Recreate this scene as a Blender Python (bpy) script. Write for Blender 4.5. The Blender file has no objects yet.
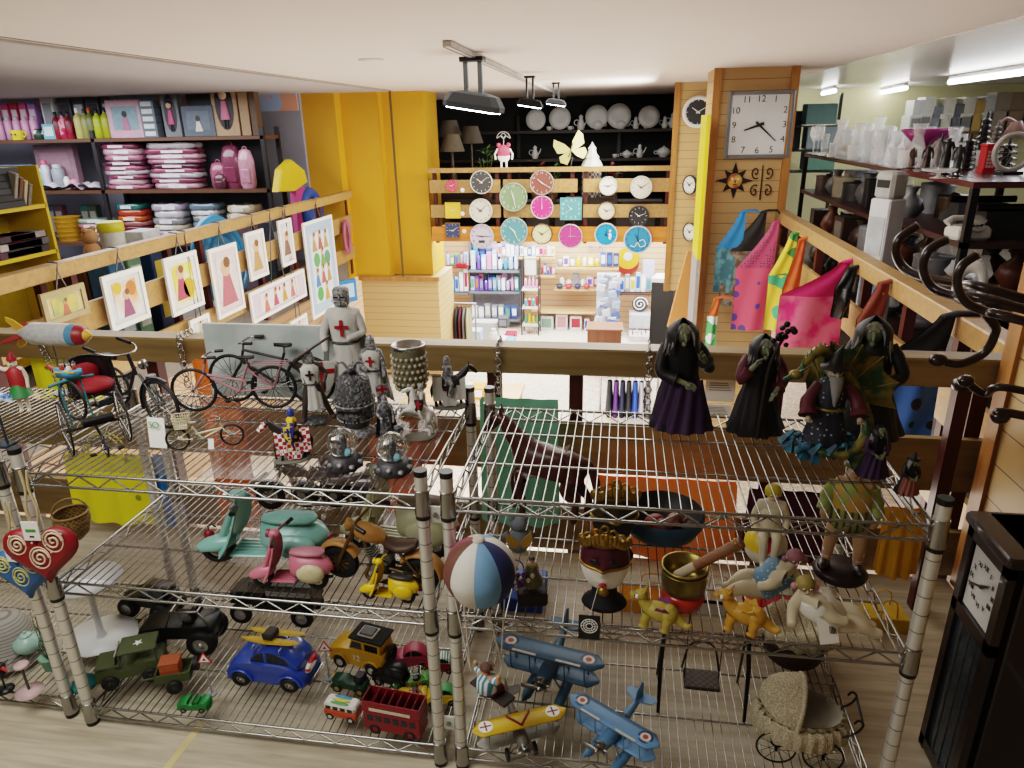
import bpy, math, random
from mathutils import Vector, Matrix, Euler
R=random.Random(7)
COL=bpy.context.scene.collection
pi=math.pi; sin=math.sin; cos=math.cos
# ---------------------------------------------------------------- camera model (1024x768)
CF=704.118; HE=1.75
MX=((0.98863,0.14913,-0.01889),(0.03393,-0.34432,-0.93824),(-0.14643,0.92693,-0.34547))
def ray(px,py):
    r=Vector((px-512,py-384,CF))
    return Vector((MX[0][0]*r.x+MX[1][0]*r.y+MX[2][0]*r.z, MX[0][1]*r.x+MX[1][1]*r.y+MX[2][1]*r.z, MX[0][2]*r.x+MX[1][2]*r.y+MX[2][2]*r.z))
O=Vector((0,0,HE))
def PZ(px,py,z): r=ray(px,py); return O+r*((z-HE)/r.z)
def PY(px,py,y): r=ray(px,py); return O+r*(y/r.y)
def PX(px,py,x): r=ray(px,py); return O+r*(x/r.x)
# ---------------------------------------------------------------- materials
_mc={}
def lin(h):
    h=h.lstrip('#'); c=[int(h[i:i+2],16)/255 for i in (0,2,4)]
    return tuple(x/12.92 if x<.04045 else ((x+.055)/1.055)**2.4 for x in c)+(1,)
def M(h,r=.5,m=0.,t=0.,e=0.,v=.18,s=18.,a=1.,k=None,h2=None,b=0.,ior=1.45,q=.1,coat=0.):
    key=(h,r,m,t,e,v,s,a,k,h2,b,q,coat)
    if key in _mc: return _mc[key]
    mt=bpy.data.materials.new('mat_'+h.strip('#')+(k or '')); mt.use_nodes=True
    nt=mt.node_tree; N=nt.nodes; L=nt.links; bs=N['Principled BSDF']
    bs.inputs['Roughness'].default_value=r; bs.inputs['Metallic'].default_value=m
    bs.inputs['Transmission Weight'].default_value=t; bs.inputs['IOR'].default_value=ior
    bs.inputs['Coat Weight'].default_value=coat
    bs.inputs['Alpha'].default_value=a
    c=lin(h); c2=lin(h2) if h2 else tuple(min(1,x*(1-2.2*v)) for x in c[:3])+(1,)
    tc=N.new('ShaderNodeTexCoord')
    def mth(op,x,y=0.,cl=False):
        n=N.new('ShaderNodeMath'); n.operation=op; n.use_clamp=cl
        for i,z in enumerate((x,y)):
            if isinstance(z,(int,float)): n.inputs[i].default_value=z
            else: L.new(z,n.inputs[i])
        return n.outputs[0]
    if e>0:
        bs.inputs['Emission Color'].default_value=c; bs.inputs['Emission Strength'].default_value=e
    fac=None
    if k in (None,'noise','bumpy'):
        n=N.new('ShaderNodeTexNoise'); n.inputs['Scale'].default_value=s; n.inputs['Detail'].default_value=3
        L.new(tc.outputs['Object'],n.inputs['Vector'])
        fac=n.outputs['Fac']
        if k=='noise': fac=mth('SMOOTH_MIN',mth('MULTIPLY',mth('SUBTRACT',fac,.42,True),6,True),1.,True)
    elif k=='dots':
        n=N.new('ShaderNodeTexVoronoi'); n.inputs['Scale'].default_value=s; n.inputs['Randomness'].default_value=.35
        L.new(tc.outputs['Object'],n.inputs['Vector']); fac=mth('LESS_THAN',n.outputs['Distance'],q)
    elif k=='speck':
        n=N.new('ShaderNodeTexVoronoi'); n.inputs['Scale'].default_value=s
        L.new(tc.outputs['Object'],n.inputs['Vector'])
        sp=N.new('ShaderNodeSeparateColor'); L.new(n.outputs['Color'],sp.inputs[0]); fac=mth('POWER',sp.outputs[0],1.6)
    elif k=='patch':
        n=N.new('ShaderNodeTexVoronoi'); n.inputs['Scale'].default_value=s
        L.new(tc.outputs['Object'],n.inputs['Vector'])
        sp=N.new('ShaderNodeSeparateColor'); L.new(n.outputs['Color'],sp.inputs[0]); fac=mth('GREATER_THAN',sp.outputs[0],.5)
    elif k in ('slatz','slatx','slaty','check'):
        sp=N.new('ShaderNodeSeparateXYZ'); L.new(tc.outputs['Object'],sp.inputs[0])
        if k=='check':
            n=N.new('ShaderNodeTexChecker'); n.inputs['Scale'].default_value=s
            L.new(tc.outputs['Object'],n.inputs['Vector']); fac=n.outputs['Fac']
        else:
            ax='xyz'.index(k[-1]); fr=mth('FRACT',mth('MULTIPLY',sp.outputs[ax],s)); fac=mth('LESS_THAN',fr,q)
    elif k in ('wood','woody','woodx'):
        mp=N.new('ShaderNodeMapping'); L.new(tc.outputs['Object'],mp.inputs[0])
        mp.inputs['Scale'].default_value=(s,s*.08,s) if k=='woody' else ((s*.08,s,s) if k=='woodx' else (s,s,s*.08))
        n=N.new('ShaderNodeTexNoise'); n.inputs['Scale'].default_value=1; n.inputs['Detail'].default_value=5; n.inputs['Distortion'].default_value=.6
        L.new(mp.outputs[0],n.inputs['Vector']); fac=mth('MULTIPLY',mth('SUBTRACT',n.outputs['Fac'],.35,True),2.6,True)
    mx=N.new('ShaderNodeMix'); mx.data_type='RGBA'
    L.new(fac,mx.inputs[0]); mx.inputs[6].default_value=c; mx.inputs[7].default_value=c2
    L.new(mx.outputs[2],bs.inputs['Base Color'])
    if e>0 and k: L.new(mx.outputs[2],bs.inputs['Emission Color'])
    if b:
        bp=N.new('ShaderNodeBump'); bp.inputs['Strength'].default_value=b; bp.inputs['Distance'].default_value=.01
        L.new(fac,bp.inputs['Height']); L.new(bp.outputs[0],bs.inputs['Normal'])
        if k and k.startswith('slat'): bp.invert=True
    _mc[key]=mt; return mt
CHROME=M('#a3a3a0',.24,1,v=.05); DCHROME=M('#8d8d8a',.3,1,v=.1); GLASS=M('#ffffff',.02,t=1,v=0,ior=1.45); BLACK=M('#121212',.4); RUB=M('#1a1a1b',.6)
GOLD=M('#b08a3c',.35,1); WHITE=M('#eeeeea',.5,v=.04); PAPER=M('#f2f0ea',.7,v=.04); STEEL=M('#6b6b6c',.38,.9)
# ---------------------------------------------------------------- mesh builder
def TR(x=0,y=0,z=0): return Matrix.Translation((x,y,z))
def RO(rx=0,ry=0,rz=0): return Euler((rx,ry,rz)).to_matrix().to_4x4()
def frame(d):
    d=Vector(d).normalized(); u=d.orthogonal().normalized()
    if abs(d.z)<.95: u=Vector((0,0,1)).cross(d).normalized()
    return d,u,d.cross(u)
class B:
    def __init__(s,T=None): s.v=[]; s.f=[]; s.m=[]; s.sm=[]; s.mats=[]; s.T=T
    def mi(s,m):
        if m not in s.mats: s.mats.append(m)
        return s.mats.index(m)
    def add(s,vs,fs,m,sm=True):
        n=len(s.v); T=s.T
        s.v.extend([tuple(T@Vector(p)) for p in vs] if T is not None else [tuple(p) for p in vs])
        i=s.mi(m)
        for f in fs: s.f.append([n+j for j in f]); s.m.append(i); s.sm.append(sm)
        return s
    def loft(s,rings,m,cap=True,sm=True,closed=False):
        k=len(rings[0]); n=len(rings); vs=[p for r in rings for p in r]; fs=[]
        for i in range(n if closed else n-1):
            a=i*k; b=((i+1)%n)*k
            for j in range(k): fs.append((a+j,a+(j+1)%k,b+(j+1)%k,b+j))
        s.add(vs,fs,m,sm)
        if cap and not closed:
            s.add(rings[0],[tuple(range(k))[::-1]],m,False); s.add(rings[-1],[tuple(range(k))],m,False)
        return s
    def box(s,c,d,m,rot=None,ch=0.,top=1.):
        x,y,z=[q/2 for q in d]; Q=TR(*c)@(RO(*rot) if rot else Matrix.Identity(4))
        if ch<=0:
            vs=[(sx*x*(top if sz>0 else 1),sy*y*(top if sz>0 else 1),sz*z) for sz in (-1,1) for sx,sy in ((-1,-1),(1,-1),(1,1),(-1,1))]
            fs=[(3,2,1,0),(4,5,6,7),(0,1,5,4),(1,2,6,5),(2,3,7,6),(3,0,4,7)]
            return s.add([Q@Vector(p) for p in vs],fs,m,False)
        def ring(ix,z): 
            X=x-ix;Y=y-ix;h=ch
            X=max(X,h*.5);Y=max(Y,h*.5)
            return [Q@Vector(p) for p in ((-X+h,-Y,z),(X-h,-Y,z),(X,-Y+h,z),(X,Y-h,z),(X-h,Y,z),(-X+h,Y,z),(-X,Y-h,z),(-X,-Y+h,z))]
        return s.loft([ring(ch*.7,-z),ring(0,-z+ch),ring(0,z-ch),ring(ch*.7,z)],m,True,False)
    def cyl(s,p,q,r,m,r2=None,n=12,cap=True,sm=True):
        p=Vector(p);q=Vector(q);d,u,w=frame(q-p); r2=r if r2 is None else r2
        C=[(cos(2*pi*i/n),sin(2*pi*i/n)) for i in range(n)]
        return s.loft([[p+(u*a+w*b)*r for a,b in C],[q+(u*a+w*b)*r2 for a,b in C]],m,cap,sm)
    def tube(s,pts,r,m,n=6,closed=False,flat=1.):
        P=[Vector(p) for p in pts]; k=len(P); rings=[]; u=None
        for i in range(k):
            a=P[(i-1)%k] if (closed or i>0) else P[0]; b=P[(i+1)%k] if (closed or i<k-1) else P[-1]
            d=(b-a); d=d.normalized() if d.length>1e-9 else Vector((0,0,1))
            if u is None: d,u,w=frame(d)
            u=(u-d*u.dot(d)); u=u.normalized() if u.length>1e-6 else frame(d)[1]; w=d.cross(u)
            rr=r[i] if isinstance(r,(list,tuple)) else r
            rings.append([P[i]+u*cos(2*pi*j/n)*rr+w*sin(2*pi*j/n)*rr*flat for j in range(n)])
        return s.loft(rings,m,True,True,closed)
    def sph(s,c,r,m,u=12,v=8,rot=None):
        if not isinstance(r,(tuple,list)): r=(r,r,r)
        Q=TR(*c)@(RO(*rot) if rot else Matrix.Identity(4)); rings=[]
        for i in range(1,v):
            a=pi*i/v; rings.append([Q@Vector((r[0]*sin(a)*cos(2*pi*j/u),r[1]*sin(a)*sin(2*pi*j/u),-r[2]*cos(a))) for j in range(u)])
        s.loft(rings,m,False)
        n0=rings[0]; b=Q@Vector((0,0,-r[2])); t=Q@Vector((0,0,r[2]))
        s.add([b]+n0,[(0,1+(j+1)%u,1+j) for j in range(u)],m); s.add([t]+rings[-1],[(0,1+j,1+(j+1)%u) for j in range(u)],m)
        return s
    def lathe(s,prof,m,c=(0,0,0),n=16,Q=None,sx=1.,sy=1.,fold=None,cap=True,sm=True):
        Q=TR(*c)@(Q if Q is not None else Matrix.Identity(4)); rings=[]
        for i,p in enumerate(prof):
            r,z=p[0],p[1]; ox,oy=(p[2],p[3]) if len(p)>3 else (0,0)
            ring=[]
            for j in range(n):
                a=2*pi*j/n; rr=max(r,1e-4)*(1+(fold(a,z) if fold else 0))
                ring.append(Q@Vector((ox+rr*cos(a)*sx,oy+rr*sin(a)*sy,z)))
            rings.append(ring)
        return s.loft(rings,m,cap,sm)
    def prism(s,pts,t,m,Q=None,sm=False,inset=0.,c=None):
        Q=Q if Q is not None else Matrix.Identity(4)
        if inset:
            cx=sum(p[0] for p in pts)/len(pts); cy=sum(p[1] for p in pts)/len(pts)
            ip=[(cx+(x-cx)*(1-inset),cy+(y-cy)*(1-inset)) for x,y in pts]
            return s.loft([[Q@Vector((x,y,-t/2)) for x,y in ip],[Q@Vector((x,y,-t*.36)) for x,y in pts],[Q@Vector((x,y,t*.36)) for x,y in pts],[Q@Vector((x,y,t/2)) for x,y in ip]],m,True,sm)
        return s.loft([[Q@Vector((x,y,-t/2)) for x,y in pts],[Q@Vector((x,y,t/2)) for x,y in pts]],m,True,sm)
    def tor(s,c,Rr,r,m,ax=(0,0,1),n=24,k=6,sx=1.):
        d,u,w=frame(ax); c=Vector(c)
        return s.tube([c+(u*cos(2*pi*i/n)*sx+w*sin(2*pi*i/n))*Rr for i in range(n)],r,m,k,True)
    def surf(s,fn,nu,nv,m,sm=True):
        vs=[fn(i/nu,j/nv) for i in range(nu+1) for j in range(nv+1)]
        fs=[(i*(nv+1)+j,(i+1)*(nv+1)+j,(i+1)*(nv+1)+j+1,i*(nv+1)+j+1) for i in range(nu) for j in range(nv)]
        return s.add(vs,fs,m,sm)
    def disc(s,c,r,m,ax=(0,0,1),n=20,sx=1.):
        d,u,w=frame(ax); c=Vector(c)
        return s.add([c+u*cos(2*pi*i/n)*r*sx+w*sin(2*pi*i/n)*r for i in range(n)],[tuple(range(n))],m,False)
    def mesh(s,name):
        me=bpy.data.meshes.new(name); me.from_pydata(s.v,[],s.f)
        for m in s.mats: me.materials.append(m)
        me.polygons.foreach_set('material_index',s.m); me.polygons.foreach_set('use_smooth',s.sm)
        me.validate(); me.update(); return me
    def obj(s,name,parent=None,loc=None,rot=None,label=None,mods=None):
        o=bpy.data.objects.new(name,s.mesh(name)); COL.objects.link(o)
        if parent: o.parent=parent
        if loc is not None: o.location=loc
        if rot is not None: o.rotation_euler=rot
        if label: o['label']=label
        return o
def tag(o,label,cat,group=None,kind=None):
    o['label']=label; o['category']=cat
    if group: o['group']=group
    if kind: o['kind']=kind
    return o
def thing(name,label,cat,loc=(0,0,0),rz=0.,sc=1.,group=None,rot=None):
    o=bpy.data.objects.new(name,None); COL.objects.link(o); o.empty_display_size=.05
    o.location=loc; o.rotation_euler=rot if rot else (0,0,rz); o.scale=(sc,)*3 if isinstance(sc,(int,float)) else sc
    return tag(o,label,cat,group)
def solo(name,b,label,cat,loc=(0,0,0),rz=0.,sc=1.,group=None,rot=None,kind=None):
    o=b.obj(name) if isinstance(b,B) else bpy.data.objects.new(name,b)
    if not isinstance(b,B): COL.objects.link(o)
    o.location=loc; o.rotation_euler=rot if rot else (0,0,rz); o.scale=(sc,)*3 if isinstance(sc,(int,float)) else sc
    return tag(o,label,cat,group,kind)
def struct(name,b): o=b.obj(name); o['kind']='structure'; return o
def dup(root,loc,rz,label,sc=None,group=None):
    r=root.copy(); COL.objects.link(r); r.location=loc; r.rotation_euler=(0,0,rz); r['label']=label
    if sc: r.scale=(sc,)*3 if isinstance(sc,(int,float)) else sc
    if group: r['group']=group
    for ch in list(root.children):
        c=ch.copy(); COL.objects.link(c); c.parent=r
        for g in list(ch.children):
            d=g.copy(); COL.objects.link(d); d.parent=c
    return r
def skin(name,parent,verts,edges,rad,m,sub=2,root=0):
    me=bpy.data.meshes.new(name); me.from_pydata([Vector(v) for v in verts],edges,[]); o=bpy.data.objects.new(name,me); COL.objects.link(o)
    if parent: o.parent=parent
    sk=o.modifiers.new('skin','SKIN'); sk.use_smooth_shade=True
    lay=me.skin_vertices[0].data if len(me.skin_vertices) else None
    if lay is None:
        bpy.context.view_layer.objects.active=o; lay=me.skin_vertices[0].data
    for i,r in enumerate(rad):
        lay[i].radius=(r,r) if isinstance(r,(int,float)) else r; lay[i].use_root=(i==root)
    ss=o.modifiers.new('sub','SUBSURF'); ss.levels=sub; ss.render_levels=sub
    me.materials.append(m); return o
def text(body,size,m,parent,loc,rot,name='lettering',ext=.0005,al='CENTER'):
    cu=bpy.data.curves.new(name,'FONT'); cu.body=body; cu.size=size; cu.align_x=al; cu.align_y='CENTER'; cu.extrude=ext
    cu.materials.append(m); c=bpy.data.objects.new('tmp',cu); me=bpy.data.meshes.new_from_object(c); bpy.data.objects.remove(c); me.name=name
    if not me.materials: me.materials.append(m)
    o=bpy.data.objects.new(name,me); COL.objects.link(o); o.parent=parent; o.location=loc; o.rotation_euler=rot; return o
ORD=['first','second','third','fourth','fifth','sixth','seventh','eighth','ninth','tenth','eleventh','twelfth','thirteenth','fourteenth','fifteenth','sixteenth','seventeenth','eighteenth','nineteenth','twentieth']
def arc(c,r,a0,a1,n,pl='xz'):
    out=[]
    for i in range(n+1):
        a=a0+(a1-a0)*i/n; x,y=r*cos(a),r*sin(a)
        out.append((c[0]+x,c[1],c[2]+y) if pl=='xz' else ((c[0]+x,c[1]+y,c[2]) if pl=='xy' else (c[0],c[1]+x,c[2]+y)))
    return out
def spline(P,n=6):
    P=[Vector(p) for p in P]; out=[]
    for i in range(len(P)-1):
        a=P[max(i-1,0)];b=P[i];c=P[i+1];d=P[min(i+2,len(P)-1)]
        for j in range(n):
            t=j/n; out.append(.5*((2*b)+(c-a)*t+(2*a-5*b+4*c-d)*t*t+(3*b-a-3*c+d)*t**3))
    out.append(P[-1]); return out
# ---------------------------------------------------------------- camera
cam=bpy.data.objects.new('camera',bpy.data.cameras.new('camera')); COL.objects.link(cam)
xa=Vector((MX[0][0],MX[0][1],MX[0][2])); ya=-Vector((MX[1][0],MX[1][1],MX[1][2])); za=-Vector((MX[2][0],MX[2][1],MX[2][2]))
cam.matrix_world=Matrix(((xa.x,ya.x,za.x,0),(xa.y,ya.y,za.y,0),(xa.z,ya.z,za.z,HE),(0,0,0,1)))
cam.data.sensor_fit='HORIZONTAL'; cam.data.sensor_width=36; cam.data.lens=CF/1024*36; cam.data.clip_start=.02
bpy.context.scene.camera=cam
# ---------------------------------------------------------------- setting
FLOOR=M('#b8ae98',.55,k='woodx',h2='#978c76',s=40)
SLAT=M('#b99667',.5,k='slatz',h2='#6a4f2a',s=10,q=.05,b=.3); SLATL=M('#d2ab88',.55,k='slatz',h2='#8f6a4d',s=10,q=.08,b=.3)
OWOOD=M('#a8743c',.45,k='wood',h2='#865728',s=20); RAILW=M('#a17e52',.4,k='woody',h2='#8c693c',s=24); RAILSHADE=M('#857049',.42,k='woodx',h2='#6e5936',s=24)  # near rail: same rail wood, its backlit shade put into the colour
REDW=M('#4a1712',.45); CEIL=M('#cfc4bd',.7,v=.03,s=3); CEILR=M('#dedcdb',.22,k='slaty',h2='#bdbbbb',s=9,q=.12,b=.4)
YEL=M('#bf8a1c',.6,v=.05,s=3); DARK=M('#15171a',.8); GREYW=M('#8d8e9c',.7,v=.04,s=2); CREAM=M('#d9d4a6',.7,v=.04,s=2)
def sbox(name,x0,x1,y0,y1,z0,z1,m):
    c=((x0+x1)/2,(y0+y1)/2,(z0+z1)/2); b=B(); b.box((0,0,0),(x1-x0,y1-y0,z1-z0),m); o=struct(name,b); o.location=c; return o
sbox('floor',-3.7,1.34,-1.2,2.62,-.12,0,FLOOR)
sbox('floor_left',-9.6,-3.82,-1.2,9.5,-.25,0,M('#70685e',.5)); sbox('floor_right',1.56,8.5,.7,13,-.25,0,M('#6f665c',.5))
sbox('floor_back',-2.63,1.8,9.78,13.6,.24,.3,M('#4a4038',.6))
sbox('floor_lower',-4.6,3.2,2.62,14,-1.95,-1.8,M('#b9aa97',.5,k='speck',h2='#e2d8cb',s=45))
b=B(); p_=PZ(203,722,0); q_=PZ(165,768,0); b.cyl((p_.x,p_.y,.0006),(q_.x,q_.y,.0006),.0,FLOOR,n=3) if False else b.loft([[(p_.x-.012,p_.y,.0008),(p_.x+.012,p_.y,.0008),(p_.x+.012,p_.y,0),(p_.x-.012,p_.y,0)],[(q_.x-.012,q_.y-.1,.0008),(q_.x+.012,q_.y-.1,.0008),(q_.x+.012,q_.y-.1,0),(q_.x-.012,q_.y-.1,0)]],M('#d9c590',.5),True,False); struct('trim_30',b)  # thin pale stripe laid flat on the floor
sbox('ceiling',-9.8,1.9,-1.3,14,2.2,2.3,CEIL)
sbox('ceiling_right',1.9,8.8,-1.3,14,2.195,2.3,CEILR)
sbox('ceiling_left',-9.8,-3.1,-1.3,9.6,2.188,2.2,M('#a9a4a4',.7,v=.03,s=3))
sbox('trim_1',-3.1,-3.07,-1.3,9.6,2.19,2.2,M('#9a8e84',.6)); sbox('trim_2',-3.02,-3.012,-1.3,9.6,2.195,2.2,M('#80756c',.6))
sbox('wall_rear',-9.8,8.8,-1.4,-1.25,-.2,2.3,M('#b8aea0',.7))
sbox('wall_left',-9.8,-9.7,-1.3,9.6,-.2,2.3,GREYW); sbox('wall_left_back',-9.8,PY(305,150,9.45).x,9.45,9.55,-.2,2.3,GREYW)
sbox('trim_3',-9.7,PY(303,150,9.44).x,9.43,9.45,1.98,2.19,M('#9fb4d8',.6,k='patch',h2='#d79a86',s=7))
sbox('wall_back',-6,1.85,13.5,13.6,.3,2.2,DARK); sbox('wall_back_left',-6,-5.9,9.6,13.5,.2,2.2,DARK); sbox('wall_back_right',1.75,1.85,9.6,13.5,.2,2.2,DARK)
sbox('wall_lower_back',-4.6,3.2,13,13.1,-1.8,.24,SLATL); sbox('wall_lower_left',-4.6,-4.5,2.7,13,-1.8,-.25,SLATL); sbox('wall_lower_right',3.1,3.2,2.7,13,-1.8,-.25,SLATL)
sbox('wall_under_floor',-3.7,1.34,2.5,2.6,-1.8,-.12,M('#7a6a50',.6))
sbox('wall_store_back',1.6,8.8,12.9,13,-.2,2.2,CREAM); sbox('wall_store_right',8.7,8.8,-.2,13,-.2,2.2,CREAM)
# stepped yellow pilasters at the far left corner of the void
def pil(i,pxl,pxr,pys,pxe,y0):
    a=PY(pxl,pys,y0).x; c=PY(pxr,pys,y0).x; y1=PX(pxe,pys+3,c).y
    sbox('trim_%d'%(10+i),a,c,y0,y1,-.28,2.2,YEL); return c,y1
c,y1=pil(0,296,333,88,350,9.5); c,y1=pil(1,330,376,91,398,9.7); c,y1=pil(2,380,423,95,436,9.9)
sbox('trim_4',PY(389,95,9.67).x,PY(390.5,95,9.67).x,9.66,9.698,-.27,2.2,M('#5a4a1a',.6))
b=B(); b.box((0,0,0),(1.15,.9,1.45),SLAT); o=struct('wall_pillar_base',b); o.location=(-3.15,10.15,-1.02)
sbox('trim_5',-3.75,-2.55,9.66,9.7,-.33,-.27,OWOOD)
# slat column with the square clock
sbox('wall_column',.8,1.52,7.25,7.85,-1.8,2.2,SLAT)
for i,x in enumerate((.79,1.47)): sbox('trim_%d'%(20+i),x,x+.07,7.2,7.26,-1.8,2.2,OWOOD)
sbox('wall_column_far',.62,1.1,9.6,10.1,-.4,2.2,SLAT); sbox('trim_22',.59,.66,9.56,9.62,-.4,2.2,OWOOD)
# slat wall on the right of the landing
sbox('wall_right',1.36,1.46,.2,2.56,0,2.2,M('#b3925f',.5,k='slatz',h2='#4a3518',s=7.5,q=.035,b=.3)); sbox('trim_23',1.345,1.47,2.52,2.6,0,2.2,OWOOD)
# ---------------------------------------------------------------- railings
def railing(name,label,p0,p1,z,posts,boards,mt,zp=0.,toph=.1,wide=.1):
    p0=Vector(p0);p1=Vector(p1);d=(p1-p0);ln=d.length;a=math.atan2(d.y,d.x)
    t=thing(name,label,'railing',(p0.x,p0.y,0),a)
    b=B(); b.box((ln/2,0,z-toph/2),(ln,wide,toph),mt,ch=.008); b.obj('top_rail',t)
    for z0,z1 in boards:
        b=B(); b.box((ln/2,-.0,(z0+z1)/2),(ln,.03,z1-z0),mt); b.obj('board',t)
    for k in posts:
        b=B(); b.box((k*ln,.045 if boards else 0,(z-toph+zp)/2),(.055,.055,z-toph-zp),REDW); b.obj('post',t)
    return t
railing('railing','wooden railing with backlit shade in its colour running across behind the wire shelves',(-3.7,2.66),(1.5,2.66),.93,[.02,.16,.32,.465,.6155,.6805,.83,.97],[(.38,.6),(.0,.2)],RAILSHADE,-.1,.11)
for x0,x1,z1 in ((-3.0,-1.9,.62),):
    pass
railing('railing','long pale wooden railing hung with framed pictures',(-3.75,2.7),(-3.75,9.6),.94,[.01,.2,.24,.4,.47,.62,.74,.86,.99],[(.42,.62),(.02,.2)],RAILW,-.2)
railing('railing','long pale wooden railing hung with cloth shopping bags',(1.5,7.2),(1.5,2.7),.94,[.01,.14,.3,.44,.56,.72,.86,.985],[(.42,.62),(.02,.2)],RAILW,-.2)
t=thing('railing','far wooden railing of four boards hung with wall clocks','railing',(-2.62,9.72,0))
W=3.36
for z0,z1,mt in ((1.155,1.215,RAILW),(.89,1.06,RAILW),(.56,.73,RAILW)):
    if z0>1.1:
        b=B(); b.box((W/2,0,(z0+z1)/2),(W,.07,z1-z0),mt); b.obj('top_rail',t); continue
    for xa_,xb_ in ((0,.98),(1.02,2.02),(2.1,W-.06)):
        b=B(); b.box(((xa_+xb_)/2,0,(z0+z1)/2),(xb_-xa_,.03,z1-z0),mt); b.obj('board',t)
b=B(); b.box((W/2,0,.335),(W,.06,.2),M('#c87a35',.45,k='woodx',h2='#a85f22',s=20)); b.obj('board',t)
for x in (.06,.93,1.1,1.95,2.13,3.2):
    b=B(); b.box((x,.05,.68),(.05,.05,.95),REDW); b.obj('post',t)
# ---------------------------------------------------------------- wire racks
POST=M('#d4d2cb',.3,.6,k='slatz',h2='#77746c',s=20,q=.06); LINER=M('#5d5048',.12,v=.1,a=.2)
def wire_shelf(w,d,n,r=.0019,liner=False):
    b=B(); th=.004
    for z in (0,-.038):
        for y in (0,d): b.cyl((0,y,z),(w,y,z),th,CHROME,n=6)
        for x in (0,w): b.cyl((x,0,z),(x,d,z),th,CHROME,n=6)
    def zig(p,q,k):
        p=Vector(p);q=Vector(q); pts=[p.lerp(q,i/k)+Vector((0,0,-.003 if i%2 else -.036)) for i in range(k+1)]
        b.tube(pts,.0028,CHROME,5)
    zig((0.02,0,0),(w-.02,0,0),22); zig((.02,d,0),(w-.02,d,0),22); zig((0,.02,0),(0,d-.02,0),12); zig((w,.02,0),(w,d-.02,0),12)
    for i in range(1,n): b.cyl((w*i/n,-.002,.0045),(w*i/n,d+.002,.0045),r,CHROME,n=5)
    for y in (d*.33,d*.67): b.cyl((0,y,-.001),(w,y,-.001),.0035,CHROME,n=5)
    return b
def rack(label,x0,x1,y0,y1,zs,ztop,liners=(),n=44):
    t=thing('wire_rack',label,'shelving rack',(x0,y0,0)); w=x1-x0; d=y1-y0
    for x,y in ((0,0),(w,0),(0,d),(w,d)):
        b=B(); b.cyl((x,y,.02),(x,y,ztop),.0165,POST,n=14); po=b.obj('post',t)
        b=B(); b.cyl((x,y,.0),(x,y,.022),.019,BLACK,n=14); b.obj('foot',po)
        b=B(); b.cyl((x,y,ztop-.012),(x,y,ztop+.003),.0172,BLACK if y==0 else STEEL,n=14); b.obj('cap',po)
        for z in zs:
            b=B(); b.cyl((x,y,z-.05),(x,y,z+.018),.021,CHROME,.0185,n=14); b.cyl((x,y,z-.062),(x,y,z-.048),.0195,BLACK,n=14); b.tor((x,y,z+.018),.0185,.0022,CHROME,n=14); b.obj('collar',po)
    for i,z in enumerate(zs):
        o=wire_shelf(w-.02,d,n).obj('shelf',t,(.01,0,z))
        if i in liners:
            b=B(); b.box((w/2-.01,d/2,.0075),(w-.06,d-.03,.001),LINER); b.obj('liner',o)
    return t
ZT,ZM,ZB=.885,.53,.065
rack('chrome wire shelving rack on the left holding bicycles, scooters and toy cars',-1.6,-.47,1.5,2.09,(ZB,ZM,ZT),.955,(1,2))
rack('chrome wire shelving rack on the right topped with witch figures',-.405,.73,1.5,2.09,(ZB,ZM,ZT),.955)
rack('chrome wire shelving rack cut off at the far left edge',-2.8,-1.69,1.52,2.09,(ZB,ZT),.955)
for i,(px,py,l) in enumerate(((434,514,'small white bolted plate joining the middle posts, upper'),(445,722,'small white bolted plate joining the middle posts, lower'))):
    p=PY(px,py,1.5); t=thing('joining_plate',l,'joining plate',(-.4375,1.5,p.z)); b=B(); b.box((0,0,0),(.03,.006,.045),M('#d3d6cf',.4),ch=.001); b.obj('plate',t); b=B(); b.cyl((0,-.003,0),(0,-.008,0),.007,DCHROME,n=6); b.obj('bolt',t)
TS=ZT+.012; MS=ZM+.012; BS=ZB+.007
# ---------------------------------------------------------------- lights
def area(name,loc,sx,sy,e,col=(1,1,1),rot=(0,0,0),spread=pi):
    l=bpy.data.lights.new(name,'AREA'); l.shape='RECTANGLE'; l.size=sx; l.size_y=sy; l.energy=e; l.color=col; l.spread=spread
    o=bpy.data.objects.new(name,l); COL.objects.link(o); o.location=loc; o.rotation_euler=rot; return o
area('light_landing',(-1.5,.7,2.15),1.4,1.,26,(1,.97,.93))
area('light_void',(-1.2,4.6,2.15),3,3,80,(1,.97,.92)); area('light_void_back',(-1,8.,2.12),2.6,1,50,(1,.97,.92))
area('light_left_store',(-6.4,7.1,2.14),4,2.2,110,(.93,.95,1)); area('light_lower',(-1,11.3,.2),4.6,2.6,270,(.96,.97,1)); area('light_lower_front',(-1.2,6,-.3),.8,4,60,(1,.97,.93))
area('light_right_store',(4.,7.5,2.1),2.5,4,90,(.95,.97,1))
area('fill_back_store',(-.6,11.6,2.1),2.5,.6,14,(1,.95,.88)); area('fill_upward',(-1.2,6,-1.72),4,5,110,(1,.95,.9),(pi,0,0)); area('light_column',(.2,5.4,2.1),.5,.5,14,(1,.97,.92)); area('fill_pilasters',(.35,8.9,1.7),.3,.8,45,(1,.96,.88),(0,pi/2,0))  # unseen fills added to brighten back china, ceiling from below and pilaster sides
w=bpy.data.worlds.new('world'); bpy.context.scene.world=w; w.use_nodes=True; w.node_tree.nodes['Background'].inputs[0].default_value=(.8,.85,1,1); w.node_tree.nodes['Background'].inputs[1].default_value=.16
vs=bpy.context.scene.view_settings; vs.view_transform='Filmic'; vs.look='Medium High Contrast'; vs.exposure=.7
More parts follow.
